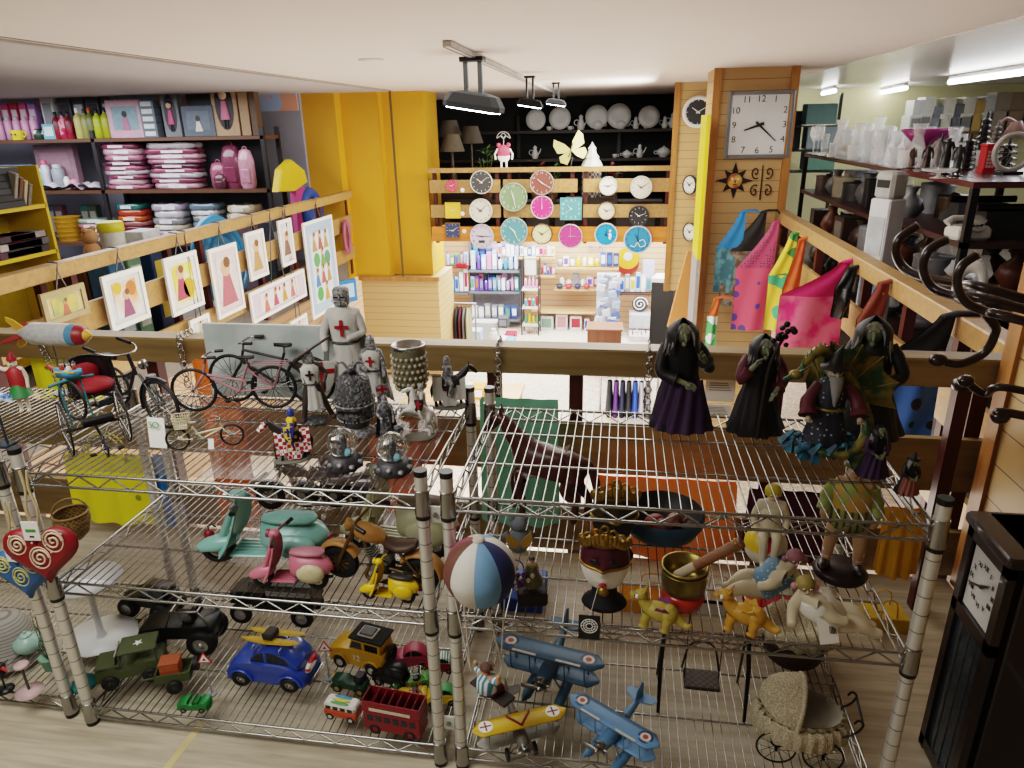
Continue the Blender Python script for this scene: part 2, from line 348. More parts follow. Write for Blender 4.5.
# ---------------------------------------------------------------- figures
def human(parent,h,m,J={},fat=1.,name='body',sub=2,face=True,head=1.,hair=None,legs=True):
    P=dict(pel=(0,0,.52),wst=(0,0,.61),cst=(0,0,.72),nk=(0,0,.83),hd=(0,-.01,.905))
    for s,q in ((-1,'L'),(1,'R')):
        P.update({'hip'+q:(s*.055,0,.49),'kn'+q:(s*.06,-.01,.27),'an'+q:(s*.06,.01,.05),'to'+q:(s*.065,-.07,.02),
                  'sh'+q:(s*.11,0,.785),'el'+q:(s*.15,.01,.63),'wr'+q:(s*.155,-.03,.49),'ha'+q:(s*.155,-.045,.44)})
    P.update(J); K=list(P); ix={k:i for i,k in enumerate(K)}
    E=[('pel','wst'),('wst','cst'),('cst','nk'),('nk','hd')]
    for q in 'LR':
        if legs: E+=[('pel','hip'+q),('hip'+q,'kn'+q),('kn'+q,'an'+q),('an'+q,'to'+q)]
        E+=[('cst','sh'+q),('sh'+q,'el'+q),('el'+q,'wr'+q),('wr'+q,'ha'+q)]
    rd=dict(pel=.085,wst=.075,cst=.09,nk=.035,hd=.07*head,hip=.07,kn=.045,an=.03,to=.028,sh=.045,el=.034,wr=.026,ha=.03)
    used=[k for k in K if legs or k[:-1] not in ('hip','kn','an','to')]; ix={k:i for i,k in enumerate(used)}
    o=skin(name,parent,[tuple(c*h for c in P[k]) for k in used],[(ix[a],ix[b]) for a,b in E],[ (rd.get(k) or rd[k[:-1]])*h*(fat if k not in('hd','nk') else 1) for k in used],m,sub)
    if face:
        hd=Vector(P['hd'])*h; u=.07*h*head; b=B()
        for s in (-1,1):
            b.sph(hd+Vector((s*u*.38,-u*.86,u*.15)),(u*.15,u*.1,u*.12),WHITE,6,4); b.sph(hd+Vector((s*u*.38,-u*.95,u*.15)),u*.075,BLACK,6,4)
            b.sph(hd+Vector((s*u*1.0,0,0)),(u*.1,u*.2,u*.3),m,6,5)
        b.sph(hd+Vector((0,-u*1.0,-u*.12)),(u*.14,u*.18,u*.22),m,6,5); b.sph(hd+Vector((0,-u*.88,-u*.48)),(u*.28,u*.08,u*.07),M('#a8504a'),6,4)
        b.obj('face',parent)
    if hair:
        b=B(); b.sph(Vector(P['hd'])*h+Vector((0,.018*h,.022*h)),(.083*h*head,.08*h*head,.075*h*head),hair,12,8); b.obj('hair',parent)
    return P
# ---------------------------------------------------------------- cycles
def wheel(par,c,r,tm,rm=CHROME,n=18,tr=.006,ax=(0,1,0),name='wheel'):
    b=B(); c=Vector(c); d,u,w=frame(ax); b.tor(c,r-tr*1.4,tr*.45,rm,ax,24,5); b.cyl(c-d*.012,c+d*.012,.005,rm,n=8)
    for i in range(n):
        a=2*pi*i/n; e=c+(u*cos(a)+w*sin(a))*(r-tr*1.5); b.cyl(c+d*(.009 if i%2 else -.009),e,.0011,rm,n=4,cap=False)
    o=b.obj(name,par); b=B(); b.tor(c,r-tr*.8,tr,tm,ax,32,8); b.obj('tire',o); return o
def bike(label,loc,rz,r,wb,fm,sm,tm=RUB,k=1.,basket=None,rackm=None,fender=None,cross=True,spokes=20,lamp=False,grip=BLACK):
    t=thing('model_bicycle',label,'bicycle model',loc,rz)
    x=wb/2; wheel(t,(-x,0,r),r,tm,n=spokes,tr=.0055*k); wheel(t,(x,0,r),r,tm,n=spokes,tr=.0055*k)
    h=r*2.15; k0=k; bb=(-x*.12,0,r*.85); st=(-x*.42,0,h*.98); ht=(x*.62,0,h*1.02); hb=(x*.7,0,h*.8); tr=.0046*k
    b=B()
    for p,q in ((bb,st),(bb,hb),((st[0]*.9,0,h*.86) if cross else (bb[0]-.2*x,0,h*.62),hb if not cross else ht),(ht,hb)): b.cyl(p,q,tr,fm,n=8)
    for s in (-1,1):
        y=s*.008*k
        b.cyl((-x,y,r),bb,tr*.6,fm,n=6); b.cyl((-x,y,r),(st[0],y*.4,h*.86),tr*.6,fm,n=6); b.cyl((hb[0],0,hb[2]),(x*.76,y,h*.72),tr*.8,fm,n=6); b.cyl((x*.76,y,h*.72),(x,y,r),tr*.7,fm,n=6)
    fo=b.obj('frame',t)
    b=B(); b.cyl(ht,(ht[0]-.006*k,0,h*1.16),tr*.8,CHROME,n=8)
    top=(ht[0]-.006*k,0,h*1.16)
    P=spline([(top[0]-r*.55,-r*.5,top[2]+r*.12),(top[0]-r*.1,-r*.45,top[2]+r*.1),(top[0]+r*.12,-r*.15,top[2]),(top[0]+r*.12,r*.15,top[2]),(top[0]-r*.1,r*.45,top[2]+r*.1),(top[0]-r*.55,r*.5,top[2]+r*.12)],4)
    b.tube(P,tr*.7,CHROME,6); hb_=b.obj('handlebar',t)
    for s in (-1,1):
        b=B(); b.cyl((top[0]-r*.6,s*r*.5,top[2]+r*.125),(top[0]-r*.25,s*r*.475,top[2]+r*.11),tr*1.2,grip,n=8); b.obj('grip',hb_)
    b=B(); b.cyl((st[0],0,h*.95),(st[0]-.002,0,h*1.1),tr*.7,CHROME,n=8); b.obj('seat_post',t)
    b=B(); z=h*1.12; b.loft([[(st[0]+dx*r,y*r+0,z+dz*r) for y,dz in ((-w,-.02),(-w*.7,.07),(0,.1),(w*.7,.07),(w,-.02),(0,-.06))] for dx,w in ((-.32,.13),(-.2,.25),(0,.17),(.3,.07),(.38,.03))],sm); b.obj('saddle',t)
    b=B(); b.tor((bb[0],-.006*k,bb[2]),r*.24,.0012*k,CHROME,(0,1,0),18,5)
    for s in (-1,1):
        e=(bb[0]+s*r*.4,s*.014*k,bb[2]-s*r*.3); b.cyl((bb[0],s*.012*k,bb[2]),e,.0017*k,CHROME,n=6); b.box((e[0],e[1]+s*.01*k,e[2]),(.018*k,.016*k,.005*k),BLACK)
    b.cyl((bb[0],-.013*k,bb[2]),(bb[0],.013*k,bb[2]),.003*k,CHROME,n=8); b.obj('crank',t)
    if fender:
        for cx in (-x,x):
            b=B(); b.tube(arc((cx,0,r),r*1.06,pi*.08,pi*.95,12),.006*k,fender,6,flat=.5); b.obj('fender',t)
    if rackm:
        b=B()
        for y in (-.02,0,.02): b.cyl((-x*1.45,y*k,r*2.12),(-x*.55,y*k,r*2.12),.0018*k,rackm,n=5)
        for xx in (-x*1.45,-x*.55): b.cyl((xx,-.02*k,r*2.12),(xx,.02*k,r*2.12),.0018*k,rackm,n=5)
        for y in (-1,1): b.cyl((-x*1.3,y*.02*k,r*2.12),(-x,y*.011*k,r),.0016*k,rackm,n=5)
        b.obj('carrier',t)
    if basket:
        xx,zz,m=basket; b=B()
        for i in range(7):
            u=-1+i/3; 
            for y in (-1,1): b.cyl((xx+u*.017,y*.016,zz),(xx+u*.02,y*.019,zz+.034),.001,m,n=4); b.cyl((xx+y*.017,u*.016,zz),(xx+y*.02,u*.019,zz+.034),.001,m,n=4)
        for q in range(5):
            e=.0165+.001*q; b.tube([(xx-e,-e,zz+.0085*q),(xx+e,-e,zz+.0085*q),(xx+e,e,zz+.0085*q),(xx-e,e,zz+.0085*q)],.0012,m,4,True)
        b.box((xx,0,zz),(.034,.033,.002),m); b.obj('basket',t)
    if lamp:
        b=B(); b.lathe([(.004,-.012),(.013,0),(.014,.004),(.001,.006)],CHROME,(hb[0]+.016*k,0,h*1.0),12,RO(0,pi/2,0)); b.obj('headlamp',t)
    return t
def yaw(p,q): return math.atan2(q.y-p.y,q.x-p.x)
def between(pa,pb,z): a=PZ(*pa,z); b=PZ(*pb,z); return (a+b)/2,yaw(a,b),(b-a).length
PINK=M('#b9838a',.4); 
c,a,l=between((277,408),(198,411),TS); bike('pink model bicycle with rear carrier standing on the left rack',c,a,.073,l,PINK,M('#2a1a18',.5),rackm=PINK,cross=False,fender=None)
c,a,l=between((322,396),(247,394),TS); c.y=2.035; bike('black model bicycle standing behind the pink one, against the grey card box',c,a,.083,l,M('#22201f',.4),BLACK,cross=True,lamp=False)
CREAMP=M('#e0d6b4',.45)
c,a,l=between((180,450),(234,445),TS); bike('tiny cream bicycle with a wire basket over its rear wheel',c,a,.0335,l,CREAMP,M('#e3dcc8'),k=.62,basket=(-.055,.07,CREAMP),fender=None,cross=False,spokes=14,grip=M('#c6724e'))
# grey card box with printed bicycle lines
b=B(); p=PY(216,400,2.09); q=PY(345,400,2.09); w=(q-p).length
b.box((0,0,.125),(w,.018,.25),M('#aeb6b3',.6,k='noise',h2='#98a19f',s=6),rot=(-.04,0,0)); c=(p+q)/2; c.z=TS+.002; solo('card_box',b,'flat grey card box leaning on the railing behind the bicycles','box',c,yaw(p,q))
# rickshaw
t=thing('rickshaw','black model cycle rickshaw with a rounded red seat','rickshaw model')
f=PZ(166,428,TS); r_=PZ(100,412,TS); t.location=r_; t.rotation_euler.z=yaw(r_,f); L=(f-r_).length
BP=M('#17171a',.3,v=.05); r1=.078
wheel(t,(L,0,r1),r1,RUB,n=24,tr=.006)
for y in (-.075,.075): wheel(t,(0,y,.066),.066,RUB,n=20,tr=.005)
b=B(); b.cyl((0,-.08,.066),(0,.08,.066),.004,BP); b.tube(spline([(.0,0,.066),(L*.3,0,.075),(L*.55,0,.1),(L*.72,0,.185)],5),.0055,BP,8); b.cyl((L*.42,0,.085),(L*.36,0,.2),.0045,BP); b.tube(spline([(L*.36,0,.14),(L*.55,0,.15),(L*.72,0,.175)],4),.0045,BP)
for s in (-1,1): b.cyl((L*.76,0,.165),(L,s*.012,r1),.004,BP,n=8)
b.cyl((L*.72,0,.16),(L*.66,0,.225),.006,BP,n=8); b.obj('frame',t)
b=B(); b.tube(spline([(L*.3,-.055,.245),(L*.5,-.058,.235),(L*.66,-.025,.228),(L*.66,.025,.228),(L*.5,.058,.235),(L*.3,.055,.245)],5),.003,CHROME,6); o=b.obj('handlebar',t)
for s in (-1,1):
    b=B(); b.cyl((L*.28,s*.055,.246),(L*.46,s*.057,.237),.0055,BLACK,n=8); b.obj('grip',o)
b=B(); b.loft([[(L*.36+dx,y*w,.205+dz) for y,dz in ((-1,-.004),(-.7,.006),(0,.009),(.7,.006),(1,-.004),(0,-.008))] for dx,w in ((-.03,.012),(-.02,.022),(.0,.016),(.03,.006))],BLACK); b.obj('saddle',t)
b=B(); b.lathe([(.005,-.014),(.015,0),(.016,.006),(.002,.009)],CHROME,(L*.84,0,.2),14,RO(0,pi/2,0)); b.obj('headlamp',t)
b=B(); b.tube(arc((L,0,r1),r1*1.08,pi*.35,pi*1.1,14),.009,BP,6,flat=.4); b.obj('fender',t)
b=B()
def cr(u,v):
    a=-pi*.62+u*pi*1.24; ex=.068; return (-.01-ex*cos(a)*.75,ex*1.05*sin(a),.075+v*(.085+.02*cos(a)))
b.surf(cr,18,4,M('#241418',.35)); b.tube([cr(i/18,1) for i in range(19)],.004,BP); b.tube([cr(i/18,0) for i in range(19)],.004,BP); b.box((.0,0,.075),(.1,.12,.008),BP,ch=.002); b.obj('cab',t)
b=B(); b.sph((0.005,0,.094),(.055,.06,.026),M('#8c0d1c',.7,s=60),16,10); b.sph((-.042,0,.122),(.017,.058,.04),M('#8c0d1c',.7,s=60),14,8); b.obj('seat_cushion',t)
b=B(); b.box((.065,0,.05),(.05,.1,.004),BP); b.cyl((.045,-.04,.08),(.07,-.04,.05),.003,BP); b.cyl((.045,.04,.08),(.07,.04,.05),.003,BP); b.obj('footboard',t)
# tricycle with teal posts
TEAL=M('#2e6f78',.45)
t=thing('tricycle','antique model tricycle with two tall spoked wheels and teal posts','tricycle model')
p=PZ(72,455,TS); q=PZ(128,440,TS); ax=(q-p).length; t.location=(p+q)/2; t.rotation_euler.z=yaw(p,q)-pi/2   # +X local = towards camera
for y in (-ax/2,ax/2): wheel(t,(0,y,.08),.08,RUB,n=26,tr=.0028)
wheel(t,(.085,0,.026),.026,RUB,n=14,tr=.003)
b=B(); b.cyl((0,-ax/2,.072),(0,ax/2,.072),.004,BLACK); b.cyl((.0,-.03,.085),(0,.05,.085),.012,BLACK,n=8); b.tube(spline([(0,0,.072),(.04,0,.06),(.07,0,.055),(.085,0,.026)],4),.004,BLACK)
for s in (-1,1): b.cyl((.085,0,.026),(.092,s*.03,.02),.0025,CHROME,n=6); b.box((.094,s*.035,.02),(.014,.016,.005),BLACK)
b.obj('frame',t)
b=B()
for y in (-.05,.005): b.cyl((-.02,y,.07),(-.03,y-.01,.205),.0025,TEAL,n=8)
b.tube(spline([(-.03,-.085,.2),(-.03,-.03,.208),(-.03,.03,.207)],4),.0045,TEAL); b.obj('stand',t)
tp=t.matrix_basis@Vector((-.03,-.03,.213))
t=thing('model_boat','small yellow and blue wooden boat with a red prow and sailors','boat model',tp,.05)
b=B(); secs=[]
for x,w,zb in ((-.04,.002,.012),(-.032,.012,.003),(0,.016,0),(.03,.012,.003),(.044,.002,.014)): secs.append([(x,-w,.022+abs(x)*.15),(x,-w*.6,zb),(x,w*.6,zb),(x,w,.022+abs(x)*.15)])
b.loft(secs,M('#3f86a8',.5)); b.box((0,0,.021),(.06,.029,.004),M('#d8b23a',.5)); b.obj('hull',t)
b=B(); b.loft([[(-.03,-.012,.024),(-.03,.012,.024),(-.03,0,.006)],[(-.056,-.004,.036),(-.056,.004,.036),(-.056,0,.026)],[(-.066,-.001,.03),(-.066,.001,.03),(-.066,0,.028)]],M('#a02722',.5)); b.obj('prow',t)
for i,(x,c_) in enumerate(((-.015,'#a8271f'),(.005,'#e8e2d6'),(.022,'#a8271f'))):
    b=B(); b.lathe([(.005,.02),(.0065,.03),(.004,.036)],M(c_),(x,0,0),8); b.sph((x,0,.041),.0055,M('#e2c09a'),8,6); b.lathe([(.006,.044),(.001,.052)],M('#2b2b36'),(x,0,0),8); b.obj('sailor',t)
# rocket on a wire stand
zr=PY(50,334,2.04); t=thing('toy_rocket','silver tin toy rocket with a red and yellow nose and tail fins','toy rocket',(zr.x,zr.y,TS),-.02)
hz=zr.z-TS; L0=PY(20,334,2.04).x-zr.x; L1=PY(92,334,2.04).x-zr.x; Q=RO(0,pi/2,0); rr=.039
b=B(); b.lathe([(.012,L0),(.022,L0+.02),(rr*.95,L0+.05),(rr,0),(rr*.97,L1-.075)],M('#d6d8d7',.3,.35,b=.4,s=60),(0,0,hz),20,Q); b.obj('body',t)
b=B(); b.lathe([(rr*.98,L1-.075),(rr*.92,L1-.05)],M('#4f87a6',.4),(0,0,hz),20,Q,cap=False); b.obj('blue_band',t)
b=B(); b.lathe([(rr*.92,L1-.05),(rr*.8,L1-.03),(.02,L1-.02)],M('#8c1f25',.4),(0,0,hz),20,Q,cap=False); b.obj('red_band',t)
b=B(); b.lathe([(.02,L1-.02),(.014,L1-.008),(.003,L1)],M('#d7a63a',.4),(0,0,hz),16,Q); b.obj('nose_cone',t)
for i,(a,c_) in enumerate(((.2,'#d7a63a'),(pi*.5+.4,'#8c1f25'),(pi+.2,'#d7a63a'),(pi*1.5+.4,'#8c1f25'))):
    b=B(); b.prism([(L0+.03,.018),(L0-.005,.05),(L0-.03,.06),(L0-.035,.045),(L0-.01,.012)],.004,M(c_,.45),TR(0,0,hz)@RO(a,0,0)@RO(pi/2,0,0)); b.obj('fin',t)
b=B(); b.cyl((0,0,0),(0,0,hz-rr*.95),.0035,CHROME); b.cyl((0,0,0),(0,0,.006),.035,CHROME,n=20); b.obj('stand',t)
# blue wave ornament
p=PZ(8,446,TS); p.x-=.02; t=thing('wave_ornament','blue and white painted wave ornament on two dark rods','ornament',p)
hz=PY(15,398,p.y).z-TS; b=B(); W_=[(-.1,-.012),(-.02,-.02),(.03,-.018),(.05,-.006),(.075,-.012),(.07,.006),(.045,.012),(.03,.022),(.018,.01),(.0,.02),(-.012,.008),(-.03,.018),(-.1,.014)]
b.prism(W_,.014,M('#2d5fa0',.5,k='noise',h2='#dfe9f2',s=28),TR(0,0,hz)@RO(pi/2,0,0)); b.obj('wave',t)
for x in (-.008,.022):
    b=B(); b.cyl((x,0,0),(x-.004,0,hz-.008),.0035,M('#22303a',.4)); b.obj('rod',t)
b=B(); b.box((.006,0,.004),(.06,.04,.008),M('#22303a',.4)); b.obj('base',t)
# jester puppet on the third rack
p=PZ(14,418,TS); t=thing('jester_puppet','red, white and green jester puppet on the far left rack','puppet',(p.x,p.y+.05,TS),.3)
human(t,.19,M('#e0d3c0'),{'haL':(-.3,0,.95),'wrL':(-.28,0,.9),'elL':(-.2,0,.8)})
b=B(); b.lathe([(.024,.085),(.02,.1),(.024,.145),(.01,.158)],M('#9b1f22'),n=12,sx=1.1); b.obj('tunic',t); b=B(); b.lathe([(.036,.06),(.03,.075),(.02,.1)],M('#2c7a3d'),n=12); b.obj('skirt',t)
b=B(); b.lathe([(.014,.178),(.015,.186),(.006,.2),(.001,.215,.012,0)],M('#9b1f22'),n=10); b.obj('cap',t)
# price card
p=PZ(160,447,TS); t=thing('price_card','white price card with green letters beside the tiny bicycle','price card',p,-.05)
b=B(); b.box((0,0,.045),(.055,.0015,.09),PAPER,rot=(-.12,0,0)); b.obj('card',t); GR=M('#3f9a3a',.6)
text('SO',.027,GR,t,(-.002,-.0045,.07),(pi/2-.12,0,0)); text('R',.03,GR,t,(.004,-.001,.038),(pi/2-.12,0,0))
# tag on the bicycle
b=B(); b.box((0,0,.012),(.016,.001,.03),PAPER,rot=(-.3,0,.1)); solo('price_tag',b,'small white paper tag lying beside the tiny cream bicycle','price tag',PZ(212,449,TS)+Vector((0,0,.004)))
# ---------------------------------------------------------------- knights on the left top shelf
STONE=M('#c9c7c0',.7,v=.12,s=40); IRON=M('#9a9b9d',.42,.3,k='noise',h2='#6a6b6d',s=110,b=.5); DIRON=M('#66676a',.4,.3,k='noise',h2='#3a3b3d',s=110,b=.6); REDX=M('#a3141c',.6)
def cross(parent,c,s,m,rot=(0,0,0),asp=1.25):
    b=B(TR(*c)@RO(*rot)); b.box((0,0,0),(s*.24,.002,s*asp),m); b.box((0,0,s*.08),(s,.002,s*.24),m); return b.obj('cross',parent)
def knight(label,base,h,rz=0,pose={},tunic=STONE,limb=IRON,shield=None,cape=True,helm='great',crm=REDX,chest=True,fold=.06):
    t=thing('knight_figurine',label,'knight figurine',base,rz)
    human(t,h,limb,pose,1.05,face=(helm is None))
    ff=lambda a,z:fold*sin(a*9)*(1 if z<.5*h else .3)
    b=B(); b.lathe([(.115*h,.2*h),(.1*h,.35*h),(.085*h,.55*h),(.1*h,.7*h),(.105*h,.77*h),(.045*h,.84*h)],tunic,n=36,sx=1.25,sy=.9,fold=ff); b.obj('tunic',t)
    b=B(); b.tor((0,0,.55*h),.094*h,.012*h,DIRON,n=24,sx=1.0); o=b.obj('belt',t); o.scale=(1.25,.9,1)
    if helm=='great':
        b=B(); b.lathe([(.058*h,.85*h),(.068*h,.88*h),(.066*h,.98*h),(.05*h,1.0*h),(.001,1.01*h)],IRON,n=20); b.box((0,-.066*h,.93*h),(.1*h,.006,.008*h),BLACK); b.box((0,-.067*h,.91*h),(.012*h,.008,.09*h),IRON); b.obj('helm',t)
    elif helm=='pot':
        b=B(); b.lathe([(.075*h,.84*h),(.066*h,.9*h),(.055*h,.97*h),(.02*h,1.01*h),(.001,1.03*h)],IRON,n=18); b.obj('helm',t)
    if cape:
        def cp(u,v):
            a=pi*.02+u*pi*.96; r=(.12+.09*v)*h*(1+.08*sin(u*26)*v); return (r*1.15*cos(a),r*.85*sin(a)+.01*h,(.8-.72*v)*h)
        b=B(); b.surf(cp,30,8,tunic); b.obj('cape',t)
    if chest: cross(t,(0,-.1*h,.68*h),.11*h,crm)
    if shield:
        x,y,z,s,sm=shield; b=B(TR(x*h,y*h,z*h)@RO(.0,0,.25)); P=[(-.5,.5),(.5,.5),(.5,.1),(.36,-.45),(0,-.85),(-.36,-.45),(-.5,.1)]
        b.prism([(px*s*h,pz*s*h) for px,pz in P],.018*h,sm,RO(pi/2,0,0),inset=.06); o=b.obj('shield',t)
        b=B(TR(x*h,y*h-.011*h,z*h)@RO(0,0,.25)); b.box((0,0,-.1*s*h),(.16*s*h,.002,1.2*s*h),crm); b.box((0,0,.12*s*h),(.96*s*h,.002,.18*s*h),crm); b.obj('shield_cross',o)
    b=B(); b.lathe([(.16*h,0),(.17*h,.012*h),(.15*h,.03*h),(.001,.032*h)],DIRON,n=20,fold=lambda a,z:.05*sin(a*5)); b.obj('base',t)
    return t
p=PZ(352,402,TS); hh=PY(350,287,p.y).z-TS
knight('tallest white knight statuette with red chest cross and long shield',p,hh,.15,{'elL':(-.17,-.03,.62),'wrL':(-.15,-.1,.52),'haL':(-.14,-.12,.48),'elR':(.16,0,.62),'wrR':(.07,-.11,.6),'haR':(.04,-.12,.6)},limb=STONE,shield=(-.19,-.13,.3,.22,STONE))
p=PZ(376,408,TS); hh=PY(374,336,p.y).z-TS
knight('smaller white knight figurine with pointed helmet beside the tallest knight',p,hh,.1,{'elL':(-.15,-.03,.63),'wrL':(-.06,-.12,.58),'haL':(-.03,-.13,.57)},helm='pot',shield=(.14,-.13,.3,.17,IRON))
p=PZ(316,421,TS); hh=PY(312,350,p.y).z-TS
t=knight('lunging dark knight in white tunic raising both arms to his helmet',p,hh,.35,{'elL':(-.18,-.02,.86),'wrL':(-.08,-.08,.95),'haL':(-.04,-.09,.96),'elR':(.2,.02,.66),'wrR':(.17,-.08,.58),'knL':(-.1,-.06,.28),'anL':(-.14,-.04,.05),'toL':(-.16,-.11,.03),'knR':(.14,.02,.27),'anR':(.22,.05,.05),'toR':(.25,-.02,.03)},limb=M('#3a3330',.5),cape=False,helm='pot',crm=M('#2a2020'),fold=.1)
b=B(); b.cyl((-.03*1,-.025,hh*.93),(.07,-.0,hh*1.16),.004,M('#4a4038',.4,.5)); b.obj('sword',t)
p=PZ(388,443,TS); hh=PY(386,398,p.y).z-TS
knight('small dark pewter knight with shield behind the second snow globe',p,hh*1.05,.1,{'elL':(-.15,-.04,.63),'wrL':(-.06,-.12,.56),'haL':(-.02,-.13,.55)},tunic=DIRON,limb=IRON,helm='pot',cape=True,chest=False,shield=(.26,-.08,.32,.19,IRON),crm=DIRON)
# dragon crested helmet
p=PZ(358,433,TS); t=thing('helmet_bust','dark iron knight helmet on a stand with horned dragon crest','helmet figurine',p,.1)
hz=PY(358,372,p.y).z-TS; r=.052
b=B(); b.lathe([(.05,0),(.052,.01),(.038,.022),(.034,.035),(.001,.036)],IRON,n=24,fold=lambda a,z:.04*sin(a*6)); b.obj('base',t)
b=B(); b.lathe([(.036,.03),(.05,.045),(.056,.07),(.056,.1),(.047,hz-.02),(.03,hz-.005),(.001,hz)],DIRON,n=28,sy=1.05); b.tor((0,0,.1),.0565,.004,IRON,n=28); b.tor((0,0,.055),.0535,.003,IRON,n=28)
for i in range(24):
    a=2*pi*i/24; b.sph((.058*cos(a),.06*sin(a),.112),.0028,IRON,6,4)
b.obj('helmet',t)
b=B(); b.box((0,-.056,.09),(.07,.008,.006),BLACK)
for i in range(5): b.box((-.02+.01*i,-.052,.06),(.003,.008,.014),BLACK)
b.obj('visor_slits',t)
b=B(); b.sph((0,0,hz+.006),(.014,.022,.018),DIRON); b.sph((0,-.022,hz+.012),(.009,.016,.009),DIRON)
for s in (-1,1):
    b.tube(spline([(s*.008,-.01,hz+.015),(s*.022,-.006,hz+.03),(s*.036,0,hz+.026),(s*.045,0,hz+.034)],5),[.005-.0045*i/15 for i in range(16)],DIRON,6)
    b.tube(spline([(s*.01,.0,hz+.005),(s*.03,-.02,hz-.012),(s*.02,-.04,hz-.03)],5),.005,DIRON,6)
for i in range(6): b.cyl((0,.01+.006*i,hz+.015-.006*i),(0,.018+.008*i,hz+.026-.006*i),.004,DIRON,.0005,6)
b.obj('dragon_crest',t)
# studded goblet
p=PZ(413,412,TS); t=thing('goblet','studded stone goblet with a shiny steel rim on a stem','goblet',p,0)
hz=PY(414,344,p.y).z-TS; r=.052; BST=M('#6f6a55',.5,v=.2,s=50)
b=B(); b.lathe([(.042,0),(.04,.01),(.016,.025),(.012,.05),(.02,.07),(.04,.085),(r,.11),(r*1.0,hz-.012)],BST,n=24,cap=False); b.obj('bowl',t)
b=B()
for j in range(6):
    z=.088+j*(hz-.105)/6; rr=r*(.86 if j==0 else .97 if j==1 else 1.02)
    for i in range(20):
        a=2*pi*(i+.5*(j%2))/20; b.sph((rr*cos(a),rr*sin(a),z),.0062,M('#a49d82',.45,v=.1),6,5)
b.obj('studs',t)
b=B(); b.lathe([(r*.99,hz-.014),(r*1.03,hz-.004),(r*1.0,hz),(r*.9,hz),(r*.86,hz-.04),(.001,hz-.06)],CHROME,n=28,cap=False); b.obj('steel_rim',t)
# horses
def horse(parent,s,m,rear=0.,name='horse_body'):
    P={'rump':(-.36,0,.78),'back':(-.08,0,.76),'chest':(.26,0,.78),'wither':(.3,0,.95),'neck':(.48,0,1.16),'poll':(.56,0,1.3),'head':(.68,0,1.2),'muz':(.82,0,1.04),'tail':(-.52,0,.8),'tail2':(-.6,0,.55),'tail3':(-.6,0,.3)}
    def rt(v):
        if not rear: return v
        x,z=v[0]+.36,v[2]-.7; return (-.36+x*cos(rear)-z*sin(rear),v[1],.7+x*sin(rear)+z*cos(rear))
    for k in list(P):
        if not k.startswith('tail'): P[k]=rt(P[k])
    for q,y in (('L',-.1),('R',.1)):
        f=.12 if q=='L' else -.02
        fr=[(.3,y,.66),(.34+f,y,.42),(.3+f*1.2,y,.2),(.33+f*1.2,y,.02)] if not rear else [(.3,y,.66),(.5+f,y,.55),(.52+f,y,.36),(.46+f,y,.26)]
        for i,v in enumerate(fr): P['f%d%s'%(i,q)]=rt(v)
        g=-.08 if q=='L' else .04
        for i,v in enumerate([(-.34,y,.64),(-.26+g,y,.46),(-.42+g,y,.3),(-.38+g,y,.02)]): P['b%d%s'%(i,q)]=v
    K=list(P); ix={k:i for i,k in enumerate(K)}
    E=[('back','rump'),('back','chest'),('chest','wither'),('wither','neck'),('neck','poll'),('poll','head'),('head','muz'),('rump','tail'),('tail','tail2'),('tail2','tail3')]
    for q in 'LR': E+=[('chest','f0'+q),('f0'+q,'f1'+q),('f1'+q,'f2'+q),('f2'+q,'f3'+q),('rump','b0'+q),('b0'+q,'b1'+q),('b1'+q,'b2'+q),('b2'+q,'b3'+q)]
    rd={'rump':.19,'back':.18,'chest':.19,'wither':.15,'neck':.11,'poll':.08,'head':.075,'muz':.05,'tail':.05,'tail2':.06,'tail3':.02}
    rr=[(rd.get(k) or {'f0':.1,'f1':.06,'f2':.04,'f3':.05,'b0':.13,'b1':.09,'b2':.05,'b3':.05}[k[:2]])*s for k in K]
    o=skin(name,parent,[tuple(c*s for c in P[k]) for k in K],[(ix[a],ix[b]) for a,b in E],rr,m,2,root=ix['back'])
    b=B(); pl=Vector(P['poll'])*s
    for y in (-.035,.035): b.cyl(pl+Vector((0,y*s,.04*s)),pl+Vector((.02*s,y*1.3*s,.14*s)),.025*s,m,.004*s,6)
    hd=Vector(P['head'])*s
    for y in (-1,1): b.sph(hd+Vector((0,y*.068*s,.03*s)),.016*s,BLACK,6,4)
    b.obj('ears_and_eyes',parent); return P
